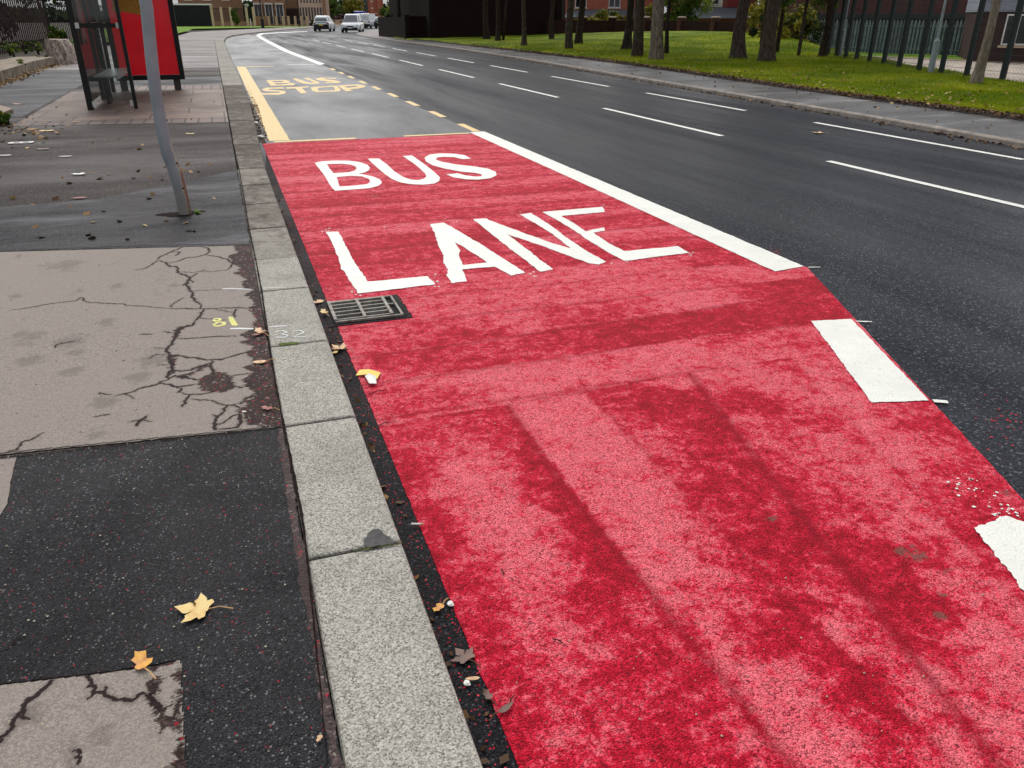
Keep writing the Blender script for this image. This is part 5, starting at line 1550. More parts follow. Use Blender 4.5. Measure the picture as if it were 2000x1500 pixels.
# weed at its foot
wd = empty('weed', (px_ + .08, py_ - .03, .1), 'small bright green weed at the foot of the bent pole', 'weed')
m_ = MB(); random.seed(4)
for k in range(16):
    a = random.uniform(-1.2, 1.6); L = random.uniform(.03, .08); h = random.uniform(.01, .035)
    ca, sa = math.cos(a), math.sin(a)
    m_.add([(0, 0, .004), (ca * L * .5 - sa * .012, sa * L * .5 + ca * .012, h), (ca * L, sa * L, h * .6), (ca * L * .5 + sa * .012, sa * L * .5 - ca * .012, h)], [(0, 1, 2, 3)])
m_.build('leaves', LM['green'], wd)
# dirt ring round the pole
psheet('worn_edge', [(px_ + .17 * math.cos(t) * (1 + .3 * math.sin(3 * t)) - .04, py_ + .10 * math.sin(t)) for t in np.linspace(0, 6.1, 18)], M['crack'], .1045, .02, .02, 30)

# =================================================================== BUS SHELTER
sh = empty('bus_shelter', (-1.85, 18.3, .1), 'dark framed glass bus shelter with a perch seat on slab paving', 'bus shelter')
blk = plain('black_shelter_frame', (.007, .008, .008, 1), .4, var=.3)
def glass_mat(name, tint, rough=.02, alpha=.25):
    m, nt, b = new_mat(name)
    tr = N(nt, 'ShaderNodeBsdfTransparent'); tr.inputs[0].default_value = tint
    gl = N(nt, 'ShaderNodeBsdfGlossy'); gl.inputs['Roughness'].default_value = rough
    fr = N(nt, 'ShaderNodeFresnel'); fr.inputs[0].default_value = 1.5
    df = N(nt, 'ShaderNodeBsdfDiffuse'); df.inputs[0].default_value = (.25, .27, .26, 1)
    m1 = N(nt, 'ShaderNodeMixShader'); m1.inputs[0].default_value = alpha
    m2 = N(nt, 'ShaderNodeMixShader')
    nt.links.new(tr.outputs[0], m1.inputs[1]); nt.links.new(df.outputs[0], m1.inputs[2])
    nt.links.new(fr.outputs[0], m2.inputs[0]); nt.links.new(m1.outputs[0], m2.inputs[1]); nt.links.new(gl.outputs[0], m2.inputs[2])
    nt.links.new(m2.outputs[0], nt.nodes['Material Output'].inputs['Surface'])
    return m
gls = glass_mat('scratched_shelter_glass', (.88, .91, .90, 1), .03, .07)
X0, X1 = -2.21 + 1.85, -1.47 + 1.85
Y0, Y1, Ym = 16.3 - 18.3, 20.15 - 18.3, 18.25 - 18.3
def post(x, y, w=.09, d=.07, h=2.35):
    m_ = MB().box(x - w / 2, x + w / 2, y - d / 2, y + d / 2, 0, h); m_.build('post', blk, sh)
post(X0, Y0, .10); post(X1, Y0 - .05, .06); post(X0, Ym, .08); post(X0, Y1, .08)
for z in (1.36,):
    MB().box(X0 + .05, X1 - .03, Y0 - .045, Y0 - .005, z - .035, z + .035).build('rail', blk, sh)
MB().box(X0 - .02, X0 + .02, Y0 + .036, Y1 - .036, 1.33, 1.39).build('rail', blk, sh)
MB().box(X0 - .02, X0 + .02, Y0 + .036, Y1 - .036, 2.18, 2.26).build('rail', blk, sh)
MB().box(X0 + .051, X1 - .031, Y0 - .03, Y0 - .022, .12, 1.32).build('glass_pane', gls, sh)
MB().box(X0 + .051, X1 - .031, Y0 - .03, Y0 - .022, 1.40, 2.3).build('glass_pane', gls, sh)
for a, b_ in ((Y0 + .04, Ym - .045), (Ym + .045, Y1 - .04)):
    MB().box(X0 - .005, X0 + .003, a, b_, .12, 1.325).build('glass_pane', gls, sh)
    MB().box(X0 - .005, X0 + .003, a, b_, 1.395, 2.17).build('glass_pane', gls, sh)
m_ = MB()
for t in range(9):
    a0 = t / 8; a1 = (t + 1) / 8
    xa, xb = X0 - .1 + a0 * 1.5, X0 - .1 + a1 * 1.5
    za, zb = 2.36 + .22 * math.sin(a0 * math.pi), 2.36 + .22 * math.sin(a1 * math.pi)
    if t < 8: m_.add([(xa, Y0 - .2, za), (xb, Y0 - .2, zb), (xb, Y1 + .2, zb), (xa, Y1 + .2, za), (xa, Y0 - .2, za + .03), (xb, Y0 - .2, zb + .03), (xb, Y1 + .2, zb + .03), (xa, Y1 + .2, za + .03)], [(0, 3, 2, 1), (4, 5, 6, 7), (0, 1, 5, 4), (2, 3, 7, 6)] + ([(3, 0, 4, 7)] if t == 0 else []) + ([(1, 2, 6, 5)] if t == 7 else []))
m_.build('roof', plain('smoked_roof', (.03, .035, .035, 1), .2), sh)
seat = MB().box(X0 + .045, X0 + .42, Y0 + .75, Y1 - .5, .485, .51).build('seat', plain('grey_perch_seat', srgb(150, 164, 162), .3, var=.1), sh)
MB().box(X0 + .421, X0 + .445, Y0 + .75, Y1 - .5, .44, .515).build('seat_lip', plain('seat_edge', srgb(150, 162, 160), .35, var=.1), seat)
for yy_ in (Y0 + 1.15, Y0 + 1.42): MB().box(X0 + .14, X0 + .22, yy_ - .03, yy_ + .03, 0, .484).build('leg', blk, sh)
for (xa, za) in ((X0 + .065, 1.36), (X1 - .045, 1.36), (X0 + .075, .10), (X1 - .055, .10)):
    MB().box(xa - .03, xa + .03, Y0 - .062, Y0 - .047, za - .045, za + .045).build('bracket', plain('pale_bracket', srgb(190, 192, 188), .4), sh)
MB().box(X0 + .006, X0 + .05, Y0 + .35, Y0 + .95, 1.05, 2.1).build('timetable_case', blk, sh)
MB().box(X0 + .051, X0 + .055, Y0 + .40, Y0 + .90, 1.12, 2.04).build('timetable_sheet', plain('faded_pink_timetable', srgb(150, 96, 100), .6, var=.3), sh)
# advert panel
ad = empty('advert_panel', (-1.42, 20.35, .1), 'large red illuminated advert panel in a black frame at the shelter end', 'advert panel')
def ad_mat():
    m, nt, b = new_mat('red_poster')
    v = coords(nt)
    c = ramp(nt, noise(nt, v, 1.6, 4, .5), [(.3, srgb(150, 4, 14)), (.7, srgb(196, 10, 26))])
    put(nt, b, 'Base Color', c); b.inputs['Roughness'].default_value = .12
    b.inputs['Emission Color'].default_value = (.6, .01, .02, 1); b.inputs['Emission Strength'].default_value = .22
    return m
m_ = MB()
m_.box(-.70, -.60, -.09, .09, .22, 2.35); m_.box(.60, .70, -.09, .09, .22, 2.35)
m_.box(-.598, .598, -.09, .09, .22, .32); m_.box(-.598, .598, -.09, .09, 2.22, 2.35)
m_.build('frame', blk, ad)
MB().box(-.598, .598, -.045, .045, .325, 2.215).build('poster', ad_mat(), ad)
for x in (-.58, .52): MB().box(x - .07, x + .07, -.05, .05, 0, .218).build('leg', plain('panel_leg', srgb(70, 66, 64), .5), ad)
gold = [(-.52, 1.50), (-.44, 1.43), (-.30, 1.46), (-.15, 1.43), (.0, 1.40), (.12, 1.42), (.22, 1.44), (.30, 1.52), (.27, 1.60), (.20, 1.66), (.16, 1.8), (-.45, 1.85)]
MB().add([(x, -.049, z) for x, z in [(gx_, gz_ + .13) for gx_, gz_ in gold]], [tuple(range(len(gold)))]).build('poster_shape', leaf_m('golden_print', srgb(170, 96, 20), srgb(206, 150, 50), srgb(222, 180, 90)), ad)
MB().add([(x, -.049, z) for x, z in [(.10, 1.03), (.17, 1.03), (.17, 1.16), (.10, 1.16)]], [(0, 1, 2, 3)]).build('poster_shape', LM['orange'], ad)
MB().add([(x, -.050, z) for x, z in [(.06, .99), (.20, .99), (.20, 1.025), (.06, 1.025)]], [(0, 1, 2, 3)]).build('poster_shape', blk, ad)

# =================================================================== LEFT SIDE: ledge, stump, fences, planting
led = P1([(-60, 185), (0, 163), (30, 152), (60, 140), (110, 127)])
ledf = [(x - .75, y) for x, y in led]
top = [(x, y) for x, y in led] + [(-5.9, led[-1][1] + .6)] + [(x - 1.2, y + .3) for x, y in reversed(led)]
m_ = MB().prism(top, .05, .36); o = recalc(m_.build('low_wall', plain('weathered_concrete_ledge', srgb(140, 128, 112), .85, var=.4, vscale=4, bmp=.4)))
tag(o, 'low curved concrete retaining ledge with weeds below the dark fence', 'low wall')
led2 = [(-5.6, 13.6), (-3.45, 15.3), (-3.40, 16.2), (-3.75, 17.0), (-5.6, 18.0)]
tag(recalc(MB().prism(led2, .09, .17).build('stone_slab', M['coping'])), 'worn stone edging slab at the left edge of the pavement', 'slab')
m_ = MB().prism([(-30, 22), (-5.75, 22), (-6.0, 34), (-6.0, 66), (-30, 66)], .0, .28)
tag(m_.build('planted_bank', M['earth']), kind='structure')
m_ = MB(); m_.add([(-7.15, 45.5, .285), (-3.4, 66, .285), (-2.0, 100, .285), (-6, 150, .285), (-14, 150, .285), (-8.6, 62, .285)], [(0, 1, 2, 3, 4, 5)])
tag(m_.build('left_lawn', M['far_grass']), kind='structure')
# stump
sx_, sy_ = G(128, 126, .1)
stp = empty('tree_stump', (sx_, sy_ + .6, .1), 'pale split tree stump beside the low ledge and shelter', 'tree stump')
bm = bmesh.new()
n = 20; H = [0, .12, .3, .45, .62, .78]
rings = []
for h in H:
    ring_ = []
    for k in range(n):
        t = 6.283 * k / n
        r = .62 - .28 * (h / .8) + .10 * mnoise.noise(Vector((math.cos(t) * 3, math.sin(t) * 3, h * .8))) + .05 * math.sin(9 * t)
        ring_.append(bm.verts.new((r * math.cos(t) * 1.05 - .25 * h, r * math.sin(t), h + (.08 * mnoise.noise(Vector((math.cos(t) * 2, math.sin(t) * 2, 5))) if h > .7 else 0))))
    rings.append(ring_)
for a, b_ in zip(rings, rings[1:]):
    for k in range(n): bm.faces.new((a[k], a[(k + 1) % n], b_[(k + 1) % n], b_[k]))
bm.faces.new(rings[-1])
me = bpy.data.meshes.new('stump_wood'); bm.to_mesh(me); bm.free()
me.materials.append(bark_mat('bleached_stump_wood', srgb(84, 66, 58), srgb(206, 192, 180)))
o = bpy.data.objects.new('stump_wood', me); COL.objects.link(o); o.parent = stp
# brown palisade
pf = empty('palisade_fence', (-7.9, 34, .28), 'dark brown palisade fence behind the low ledge at far left', 'fence')
pa, pb = Vector((-9.6, 18)), Vector((-7.15, 45.0))
dd = (pb - pa); L = dd.length; dn = dd.normalized()
npal = 100
for k in range(npal):
    t = (k + .5) / npal; p = pa + dd * t - Vector((-7.9, 34))
    m_ = MB(); w_ = .10
    q0 = p - dn * w_; q1 = p + dn * w_
    nrm = Vector((dn.y, -dn.x)) * .03
    m_.add([(q0.x, q0.y, 0), (p.x + nrm.x, p.y + nrm.y, 0), (q1.x, q1.y, 0), (q0.x, q0.y, 2.3), (p.x + nrm.x, p.y + nrm.y, 2.42), (q1.x, q1.y, 2.3), (p.x, p.y, 0), (p.x, p.y, 2.3)], [(0, 1, 4, 3), (1, 2, 5, 4), (2, 6, 7, 5), (6, 0, 3, 7), (3, 4, 5, 7)])
    m_.build('pale', M['brown_iron'], pf)
for z in (.35, 2.0):
    a = pa - Vector((-7.9, 34)); b_ = pb - Vector((-7.9, 34)); m_ = MB().bar((a.x - .05, a.y, z), (b_.x - .05, b_.y, z), .05, .07); m_.build('rail', M['brown_iron'], pf)
hg = empty('hedge', (-9.6, 32, .2), 'black green hedge pressed against the back of the brown palisade fence', 'hedge')
leaf_cloud('foliage', (0, 0, 1.3), (.9, 14.5, 1.5), 6500, M['leaf_dark'], hg, .17, 60, 66, .3)
MB().box(-.25, .25, -13, 13, 0, 2.3).build('stems', M['bark_dark'], hg)
# black railing beyond
rf_ = empty('railing', (-6.2, 52, .28), 'black vertical railing with bright grass behind the tree stump', 'railing')
a = Vector((-7.15 + 6.2, 45.1 - 52)); b_ = Vector((-4.6 + 6.2, 60 - 52))
for k in range(62):
    p = a.lerp(b_, k / 61); MB().bar((p.x, p.y, 0), (p.x, p.y, 1.9), .035, .035).build('bar', M['black_iron'], rf_)
for z in (.15, 1.8): MB().bar((a.x, a.y, z), (b_.x, b_.y, z), .05, .04, up=(0, 1, 0)).build('rail', M['black_iron'], rf_)

def plant(name, x, y, z, rad, n, mat, label, cat, size=.06, clumps=14, seed=1, group=None, trunk=None):
    r = empty(name, (x, y, z), label, cat, group)
    leaf_cloud('foliage', (0, 0, rad[2] * .98 + (trunk or 0)), rad, n, mat, r, size, clumps, seed)
    m_ = MB(); random.seed(seed)
    for k in range(4):
        t = random.random() * 6.3
        m_.tube([(0, 0, -.1), (rad[0] * .2 * math.cos(t), rad[1] * .2 * math.sin(t), rad[2] * .8 + (trunk or 0)), (rad[0] * .55 * math.cos(t), rad[1] * .55 * math.sin(t), rad[2] * 1.5 + (trunk or 0))], [.03 + rad[0] * .03, .02, .01], 6)
    m_.build('stems', M['bark_dark'], r)
    return r
# weeds along the ledge
wl_ = [(5, 148, .16), (42, 143, .2), (50, 137, .2), (85, 128, .26), (20, 104, .3), (50, 101, .35), (62, 97, .3), (28, 108, .25), (5, 243, .13), (-14, 246, .16), (75, 102, .25)]
for i, (px, py, s) in enumerate(wl_):
    z = .36 if 95 < py < 112 else .1
    x, y = G(px, py, z)
    plant('weed', x, y, z, (s * 1.2, s * 1.2, s * .8), 160, M['leaf_mid'] if i % 3 else M['leaf_green'],
          ['leafy weed low on the ledge face at the left edge', 'pale weed in front of the ledge, left of two together', 'pale weed in front of the ledge, right of two together', 'bright green weed at the ledge corner before the stump', 'weed tuft at the fence foot nearest the left edge', 'tall weed tuft at the fence foot above the ledge middle', 'weed with yellowing leaves at the fence foot left of the stump', 'low sprawling weed on the ledge top by the fence', 'green weed beside the worn stone slab at the left edge', 'outer weed clump left of the worn stone slab', 'small weed on the ledge top nearest the stump'][i], 'weed', .05, 8, 40 + i, 'weeds round the low ledge')
x, y = G(108, 88, .5)
plant('shrub', x, y, .3, (.6, .6, .5), 350, M['leaf_green'], 'small broad leaved shrub growing above the tree stump', 'shrub', .11, 10, 61)
pts = []
random.seed(8)
for _ in range(1400):
    t = random.random() * (len(led) - 1); i = int(t); a_, b2_ = led[i], led[i + 1]
    x = a_[0] + (b2_[0] - a_[0]) * (t - i) + abs(random.gauss(0, .16)); y = a_[1] + (b2_[1] - a_[1]) * (t - i) - abs(random.gauss(0, .1)); pts.append((x, y, .115 + random.random() * .03))
for _ in range(110):
    x, y = G(random.gauss(35, 45), random.gauss(255, 12), .1); pts.append((x, y, .108))
for _ in range(60):
    x, y = G(random.uniform(0, 420), random.uniform(170, 470), .1); pts.append((x, y, .108))
litter('leaf_litter', pts, .036, 'orange brown leaves drifted against the low ledge', 9, np.array([random.betavariate(2, 1.8) for _ in pts]))
# dark trees / hedge mass behind the left fence
for i, (x, y, r, h, lb) in enumerate([(-12.5, 30, 3.2, 3.2, 'dark evergreen tree behind the brown palisade fence, nearest the camera'), (-11.5, 38, 3.2, 3.4, 'dark evergreen tree in the middle behind the palisade fence'), (-10.2, 46, 2.6, 3.2, 'dark evergreen tree behind the end of the palisade fence'), (-9.2, 58, 2.4, 3.0, 'dark evergreen tree behind the black railing')]):
    plant('evergreen_tree', x, y, .2, (r, r * 1.4, h), 5200, M['leaf_dark'], lb, 'tree', .17, 40, 70 + i, 'dark evergreen trees left of the pavement', trunk=(0.0 if i < 3 else 1.6))

# =================================================================== TREES ON THE VERGE
def tree(px, py, wpx, mat, label, lean=(0, 0), flare=1.5, h=9.0, crown=(2.6, 2.6, 2.8), cz=6.3, leaves='leaf_green', seed=0, nleaf=2600, name='street_tree', group='trees on the grass verge', twin=None, ncl=34, lsize=.12):
    x, y, z = GT(px, py)
    D = math.hypot(x, y)
    r = wpx / 2 * (D * .93) / F
    root = empty(name, (x, y, z - .05), label, 'tree', group)
    rr = random.Random(seed)
    pts = []; rs = []
    for k in range(16):
        t = k / 15; zz = h * .62 * t ** 1.3
        pts.append((lean[0] * zz + .05 * math.sin(zz * 1.1 + seed) * min(1, zz), lean[1] * zz + .04 * math.cos(zz * .9 + seed) * min(1, zz), zz))
        fl = 1 + (flare - 1) * math.exp(-zz / .28)
        rs.append(r * fl * (1 - .42 * t))
    m_ = MB().tube(pts, rs, 18, wob=.16)
    if twin: m_.tube([(twin, .0, 0), (twin * 1.1 + .1, .0, 1.5), (twin * 1.3 + .3, 0, 4.0)], [r * .6, r * .5, r * .35], 10)
    tp = Vector(pts[-1])
    m_.build('trunk', mat, root, smooth=True)
    m_ = MB()
    for k in range(7):
        a = rr.random() * 6.283; e = rr.uniform(.5, 1.1); i0 = rr.randint(9, 15); s = Vector(pts[i0])
        d = Vector((math.cos(a) * crown[0] * .7, math.sin(a) * crown[1] * .7, crown[2] * e))
        m_.tube([s, s + d * .5 + Vector((0, 0, .2)), s + d], [rs[i0] * .5, rs[i0] * .3, .03], 8)
    m_.build('limb', mat, root, smooth=True)
    leaf_cloud('crown', (lean[0] * cz, lean[1] * cz, cz), crown, nleaf, M[leaves], root, lsize, ncl, seed, .30)
    return root
T = tree
T(972, 80, 9, M['bark_dark'], 'slim dark forked tree in front of the dark brick building', flare=1.6, seed=1, twin=.35)
T(1023, 90, 9, M['bark'], 'slim tree with a pale lit left side, just right of the forked tree', flare=1.7, seed=2)
T(950, 77, 12, M['bark_dark'], 'blackish tree hidden in shade left of the forked tree', seed=3)
T(1077, 77, 9, M['bark_dark'], 'slim dark tree against the right edge of the dark building', lean=(.03, 0), seed=4)
T(1111, 97, 15, M['bark'], 'mid sized dark tree overlapping a leaning tree behind it', flare=1.25, seed=5)
T(1129, 87, 14, M['bark_dark'], 'dark tree leaning right just behind the mid sized one', lean=(.06, 0), seed=6)
T(1223, 97, 15, M['bark_dark'], 'dark tree with a foot flaring left, behind the smooth dark trunk', lean=(.03, 0), flare=1.9, seed=7)
T(1243, 111, 21, M['bark'], 'stout smooth dark tree left of the scarred pale trunk', flare=1.25, seed=8, h=11)
T(1280, 119, 25, M['bark_pale'], 'thick tree with pale scarred bark, largest trunk of the verge middle', flare=1.4, seed=9, h=12)
T(1301, 107, 8, M['bark_dark'], 'thin dark tree half hidden behind the scarred pale trunk', seed=10)
T(1440, 116, 24, M['bark'], 'dark tree with a foot spreading left in front of the brick pillars', flare=1.7, seed=11, h=11)
T(1496, 121, 26, M['bark'], 'broad tree with worn pale patches and bare earth at its foot', flare=1.55, seed=12, h=12)
T(1516, 105, 8, M['bark_dark'], 'thin dark tree just right of the broad worn trunk', flare=1.3, seed=13)
T(1605, 112, 13, M['bark_dark'], 'dark leaning tree at the far end of the green mesh fence', lean=(.01, 0), flare=1.4, seed=14)
T(1904, 165, 15, M['bark_buff'], 'young buff barked tree in front of the green mesh fence', lean=(.055, 0), flare=1.7, seed=15, h=8, crown=(2.0, 2.0, 2.2), cz=5.6)

# =================================================================== RIGHT BACKGROUND
# dark building at the bend
def obox(root, name, x0, x1, y0, y1, z0, z1, mat): return MB().box(x0, x1, y0, y1, z0, z1).build(name, mat, root)
db = empty('brick_building', (20, 66, 0), 'tall shade-darkened brick building behind the trees at the road bend', 'building')
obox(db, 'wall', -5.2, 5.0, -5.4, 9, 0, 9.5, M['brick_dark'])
obox(db, 'roof', -5.5, 5.3, -5.7, 9.3, 9.502, 9.8, M['slate'])
for k in range(3):
    w_ = obox(db, 'window', -3.6 + k * 2.9, -2.4 + k * 2.9, -5.46, -5.405, 4.2, 5.9, M['glass_dark'])
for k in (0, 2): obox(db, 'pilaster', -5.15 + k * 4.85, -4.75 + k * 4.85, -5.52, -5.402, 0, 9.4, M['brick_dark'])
# low wall left of it
lw = empty('brick_wall', (13.6, 64, 0), 'low dark brick wall ending at the ivy bush on the corner', 'wall')
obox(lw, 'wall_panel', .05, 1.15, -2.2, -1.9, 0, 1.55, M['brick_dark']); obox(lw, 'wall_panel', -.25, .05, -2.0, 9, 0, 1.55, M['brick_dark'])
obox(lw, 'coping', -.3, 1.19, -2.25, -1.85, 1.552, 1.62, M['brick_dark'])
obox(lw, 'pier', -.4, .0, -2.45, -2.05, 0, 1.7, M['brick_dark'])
x, y = PD(757, 74); plant('ivy_bush', x, y, .1, (.75, 1.0, .85), 1500, M['leaf_dark'], 'dark ivy bush spilling over the corner of the low brick wall', 'bush', .09, 18, 81)
x, y = PD(783, 84); plant('garden_tree', x, y, .1, (2.2, 1.8, 2.2), 2200, M['leaf_mid'], 'green garden tree rising behind the low dark wall', 'tree', .12, 22, 82)
tx, ty = PD(778, 69)
T2 = empty('street_tree', (tx, ty, .05), 'dark slender tree standing at the low wall left of the dark building', 'tree', 'trees on the grass verge')
MB().tube([(0, 0, 0), (.05, 0, 2), (.1, 0, 5)], [.17, .15, .1], 12).build('trunk', M['bark_dark'], T2)
leaf_cloud('crown', (0, 0, 6.5), (2.2, 2.2, 2.2), 2500, M['leaf_green'], T2, .13, 26, 83)

# pillared garden wall
gw = empty('garden_wall', (0, 0, 0), 'dark red brick garden wall with round topped pillars behind the mound', 'wall')
wpts = [(1062, 64.5), (1140, 64), (1197, 63), (1262, 61), (1332, 58), (1398, 55), (1470, 52)]
WP = [PD(px, D) for px, D in wpts]
gw.location = (WP[3][0], WP[3][1], 0)
def rel(p): return (p[0] - gw.location.x, p[1] - gw.location.y)
for i in range(len(WP) - 1):
    a = Vector(rel(WP[i])); b_ = Vector(rel(WP[i + 1])); d = (b_ - a).normalized()
    MB().bar((a.x + d.x * .24, a.y + d.y * .24, .46), (b_.x - d.x * .24, b_.y - d.y * .24, .46), .24, 1.75).build('wall_panel', M['brick_wall'], gw)
for i, p in enumerate(WP[1:]):
    a = rel(p); pr = MB().box(a[0] - .22, a[0] + .22, a[1] - .22, a[1] + .22, -.4, 1.50).build('pillar', M['brick_wall'] if i < 2 else brick_mat('garden_pillar_brick', (.12, .035, .025, 1), (.085, .028, .02, 1), (.09, .06, .05, 1)), gw)
    pv = MB()
    pv.tube([(a[0], a[1], 1.502), (a[0], a[1], 1.56), (a[0], a[1], 1.60)], [.30, .30, .20], 16); pv.build('pillar_cap', M['coping'], pr)

# houses behind it
def house(name, x, y, rz, label, cat='house', **kw):
    return empty(name, (x, y, -.2), label, cat, kw.get('group'), rz=rz)
def window(root, x, y, z, w_, h, fr='frame_white', sill=True):
    o = MB().box(x - w_ / 2, x + w_ / 2, y - .05, y + .03, z, z + h).build('window', M[fr], root)
    MB().box(x - w_ / 2 + .07, x - .035, y - .056, y - .052, z + .07, z + h - .07).build('pane', M['glass_dark'], o)
    MB().box(x + .035, x + w_ / 2 - .07, y - .056, y - .052, z + .07, z + h - .07).build('pane', M['glass_dark'], o)
    if sill: MB().box(x - w_ / 2 - .1, x + w_ / 2 + .1, y - .12, y - .058, z - .12, z - .002).build('sill', M['stone'], o)
    return o
x, y = PD(1195, 84)
hs = house('brick_house', x, y, -.49, 'orange red brick house with a slate lean-to behind the yellow leaved hedge')
obox(hs, 'wall', -4.5, 4.5, 0, 8, 0, 7, M['brick_orange']); 
MB().add([(-4.7, -.3, 7.002), (4.7, -.3, 7.002), (4.7, 8.3, 7.002), (-4.7, 8.3, 7.002), (-4.7, 4, 9.6), (4.7, 4, 9.6)], [(0, 1, 5, 4), (2, 3, 4, 5), (0, 4, 3), (1, 2, 5), (0, 3, 2, 1)]).build('roof', M['slate'], hs)
window(hs, .2, -.03, 2.55, 1.1, 1.5); window(hs, -3, -.03, 2.55, 1.1, 1.5); window(hs, 3.2, -.03, 4.5, 1.1, 1.5); window(hs, .2, -.03, 4.9, 1.1, 1.5)
MB().add([(-4.3, -2.2, 1.75), (4.3, -2.2, 1.75), (4.3, -.01, 2.4), (-4.3, -.01, 2.4), (-4.3, -2.2, 1.65), (4.3, -2.2, 1.65), (4.3, -.01, 2.3), (-4.3, -.01, 2.3)], [(0, 1, 2, 3), (4, 7, 6, 5), (0, 4, 5, 1), (1, 5, 6, 2), (0, 3, 7, 4)]).build('lean_to_roof', M['slate'], hs)
obox(hs, 'lean_to', -4.1, 4.1, -2.0, -.06, 0, 1.64, M['brick_orange'])
x, y = PD(1082, 88)
hs = house('brick_house', x, y, -.49, 'pale rendered house with a grey panel glimpsed right of the dark building')
obox(hs, 'wall', -2.6, 2.4, 0, 6, 0, 6.5, M['render_white']); obox(hs, 'garage_door', -.9, 1.6, -.06, -.002, 1.0, 6.0, plain('dark_grey_panel', srgb(74, 72, 72), .6)); obox(hs, 'roof', -2.8, 2.6, -.3, 6.3, 6.502, 7.0, M['slate'])
x, y = PD(1412, 76)
hs = house('brick_house', x, y, -.55, 'brick house with white gable window and slate roofed orange boarded annexe')
obox(hs, 'wall', -4.5, 2.8, 1.6, 9, 0, 6.8, M['brick_red'])
MB().add([(-4.7, 1.4, 6.802), (3.0, 1.4, 6.802), (3.0, 9.2, 6.802), (-4.7, 9.2, 6.802), (-4.7, 5.3, 9.4), (3.0, 5.3, 9.4)], [(0, 1, 5, 4), (2, 3, 4, 5), (0, 4, 3), (1, 2, 5), (0, 3, 2, 1)]).build('roof', M['slate'], hs)
obox(hs, 'annexe', -3.0, 3.4, -1.0, 1.598, 0, 1.6, M['timber_board'])
MB().add([(-3.2, -1.3, 1.7), (3.6, -1.3, 1.7), (3.6, 1.58, 2.5), (-3.2, 1.58, 2.5), (-3.2, -1.3, 1.602), (3.6, -1.3, 1.602), (3.6, 1.58, 2.4), (-3.2, 1.58, 2.4)], [(0, 1, 2, 3), (4, 7, 6, 5), (0, 4, 5, 1), (1, 5, 6, 2), (0, 3, 7, 4)]).build('annexe_roof', M['slate'], hs)
obox(hs, 'gable_panel', -1.9, -.1, 1.5, 1.598, 2.52, 5.5, M['render_white']); window(hs, -1.0, 1.45, 2.7, 1.2, 1.4, sill=False); obox(hs, 'door', .3, 1.3, 1.5, 1.598, 2.52, 4.4, plain('red_door', srgb(140, 50, 50), .5))
# planting behind the wall
hedge = [(1148, 66, (1.3, .8, .55), 'leaf_yellow', 'yellow leaved climber over the wall, left clump'), (1180, 66.5, (1.6, .8, .75), 'leaf_yellow', 'largest yellow leaved climber clump on the wall middle'), (1212, 65, (1.5, .8, .55), 'leaf_yellow', 'yellow leaved climber over the wall nearest the stout dark trunk'), (1266, 66, (1.0, .8, .9), 'leaf_yellow', 'small yellowing shrub between the stout trunks')]
for i, (px, D, rad, mt, lb) in enumerate(hedge):
    x, y = PD(px, D); plant('climber', x, y, .55, rad, 1300, M[mt], lb, 'climber', .10, 14, 90 + i, 'climbers over the garden wall', trunk=.1)
x, y = PD(1330, 63.5); plant('garden_tree', x, y, -.2, (2.2, 1.6, 2.6), 8000, M['leaf_mid'], 'rounded green garden tree behind the wall right of the scarred trunk', 'tree', .11, 30, 95, trunk=.6)
shr = [(1487, 50, (1.3, 1.1, 1.6), 'leaf_yellow', 'yellow green bush at the right end of the garden wall'), (1545, 46, (1.5, 1.2, 1.5), 'leaf_yellow', 'yellow brown bush right of the thin dark tree'), (1575, 47, (1.2, 1.0, 1.3), 'leaf_dark', 'dark bush beside the start of the mesh fence'), (1510, 47, (1.2, 1.0, 1.1), 'leaf_dark', 'dark undergrowth behind the broad worn trunk')]
for i, (px, D, rad, mt, lb) in enumerate(shr):
    x, y = PD(px, D); plant('bush', x, y, -.3, rad, 2000, M[mt], lb, 'bush', .09, 20, 100 + i, 'bushes between garden wall and mesh fence')
# overhanging young tree foliage at top
x, y = PD(1570, 34)
ot = empty('overhanging_tree', (x, y, .1), 'bright green leafy tree hanging over the far end of the mesh fence', 'tree')
MB().tube([(0, 0, 0), (.05, 0, 2.2), (.1, 0, 4.5)], [.07, .06, .04], 10).build('trunk', M['bark'], ot)
leaf_cloud('crown', (0, 0, 3.1), (1.7, 1.5, 1.9), 4200, M['leaf_mid'], ot, .075, 34, 120, .24)
x, y = PD(1492, 41)
ot2 = empty('overhanging_tree', (x, y, .1), 'yellow green leafy tree hanging between the two broad dark trunks', 'tree')
MB().tube([(0, 0, 0), (.05, 0, 2.2), (.1, 0, 4.5)], [.07, .06, .04], 10).build('trunk', M['bark'], ot2)
leaf_cloud('crown', (0, 0, 3.5), (1.8, 1.5, 1.9), 3600, M['leaf_mid'], ot2, .08, 30, 121, .24)

# green mesh fence
mf = empty('mesh_fence', (20, 20, 0), 'tall dark green mesh sports fence along the grass verge', 'fence')
fp = []
for px, py in [(1956, 160), (1886, 151), (1837, 145), (1794, 139), (1755, 133), (1725, 127), (1697, 122), (1672, 118), (1651, 115), (1633, 112), (1616, 110)]:
    x, y, z = GT(px, py); fp.append((x, y, z))
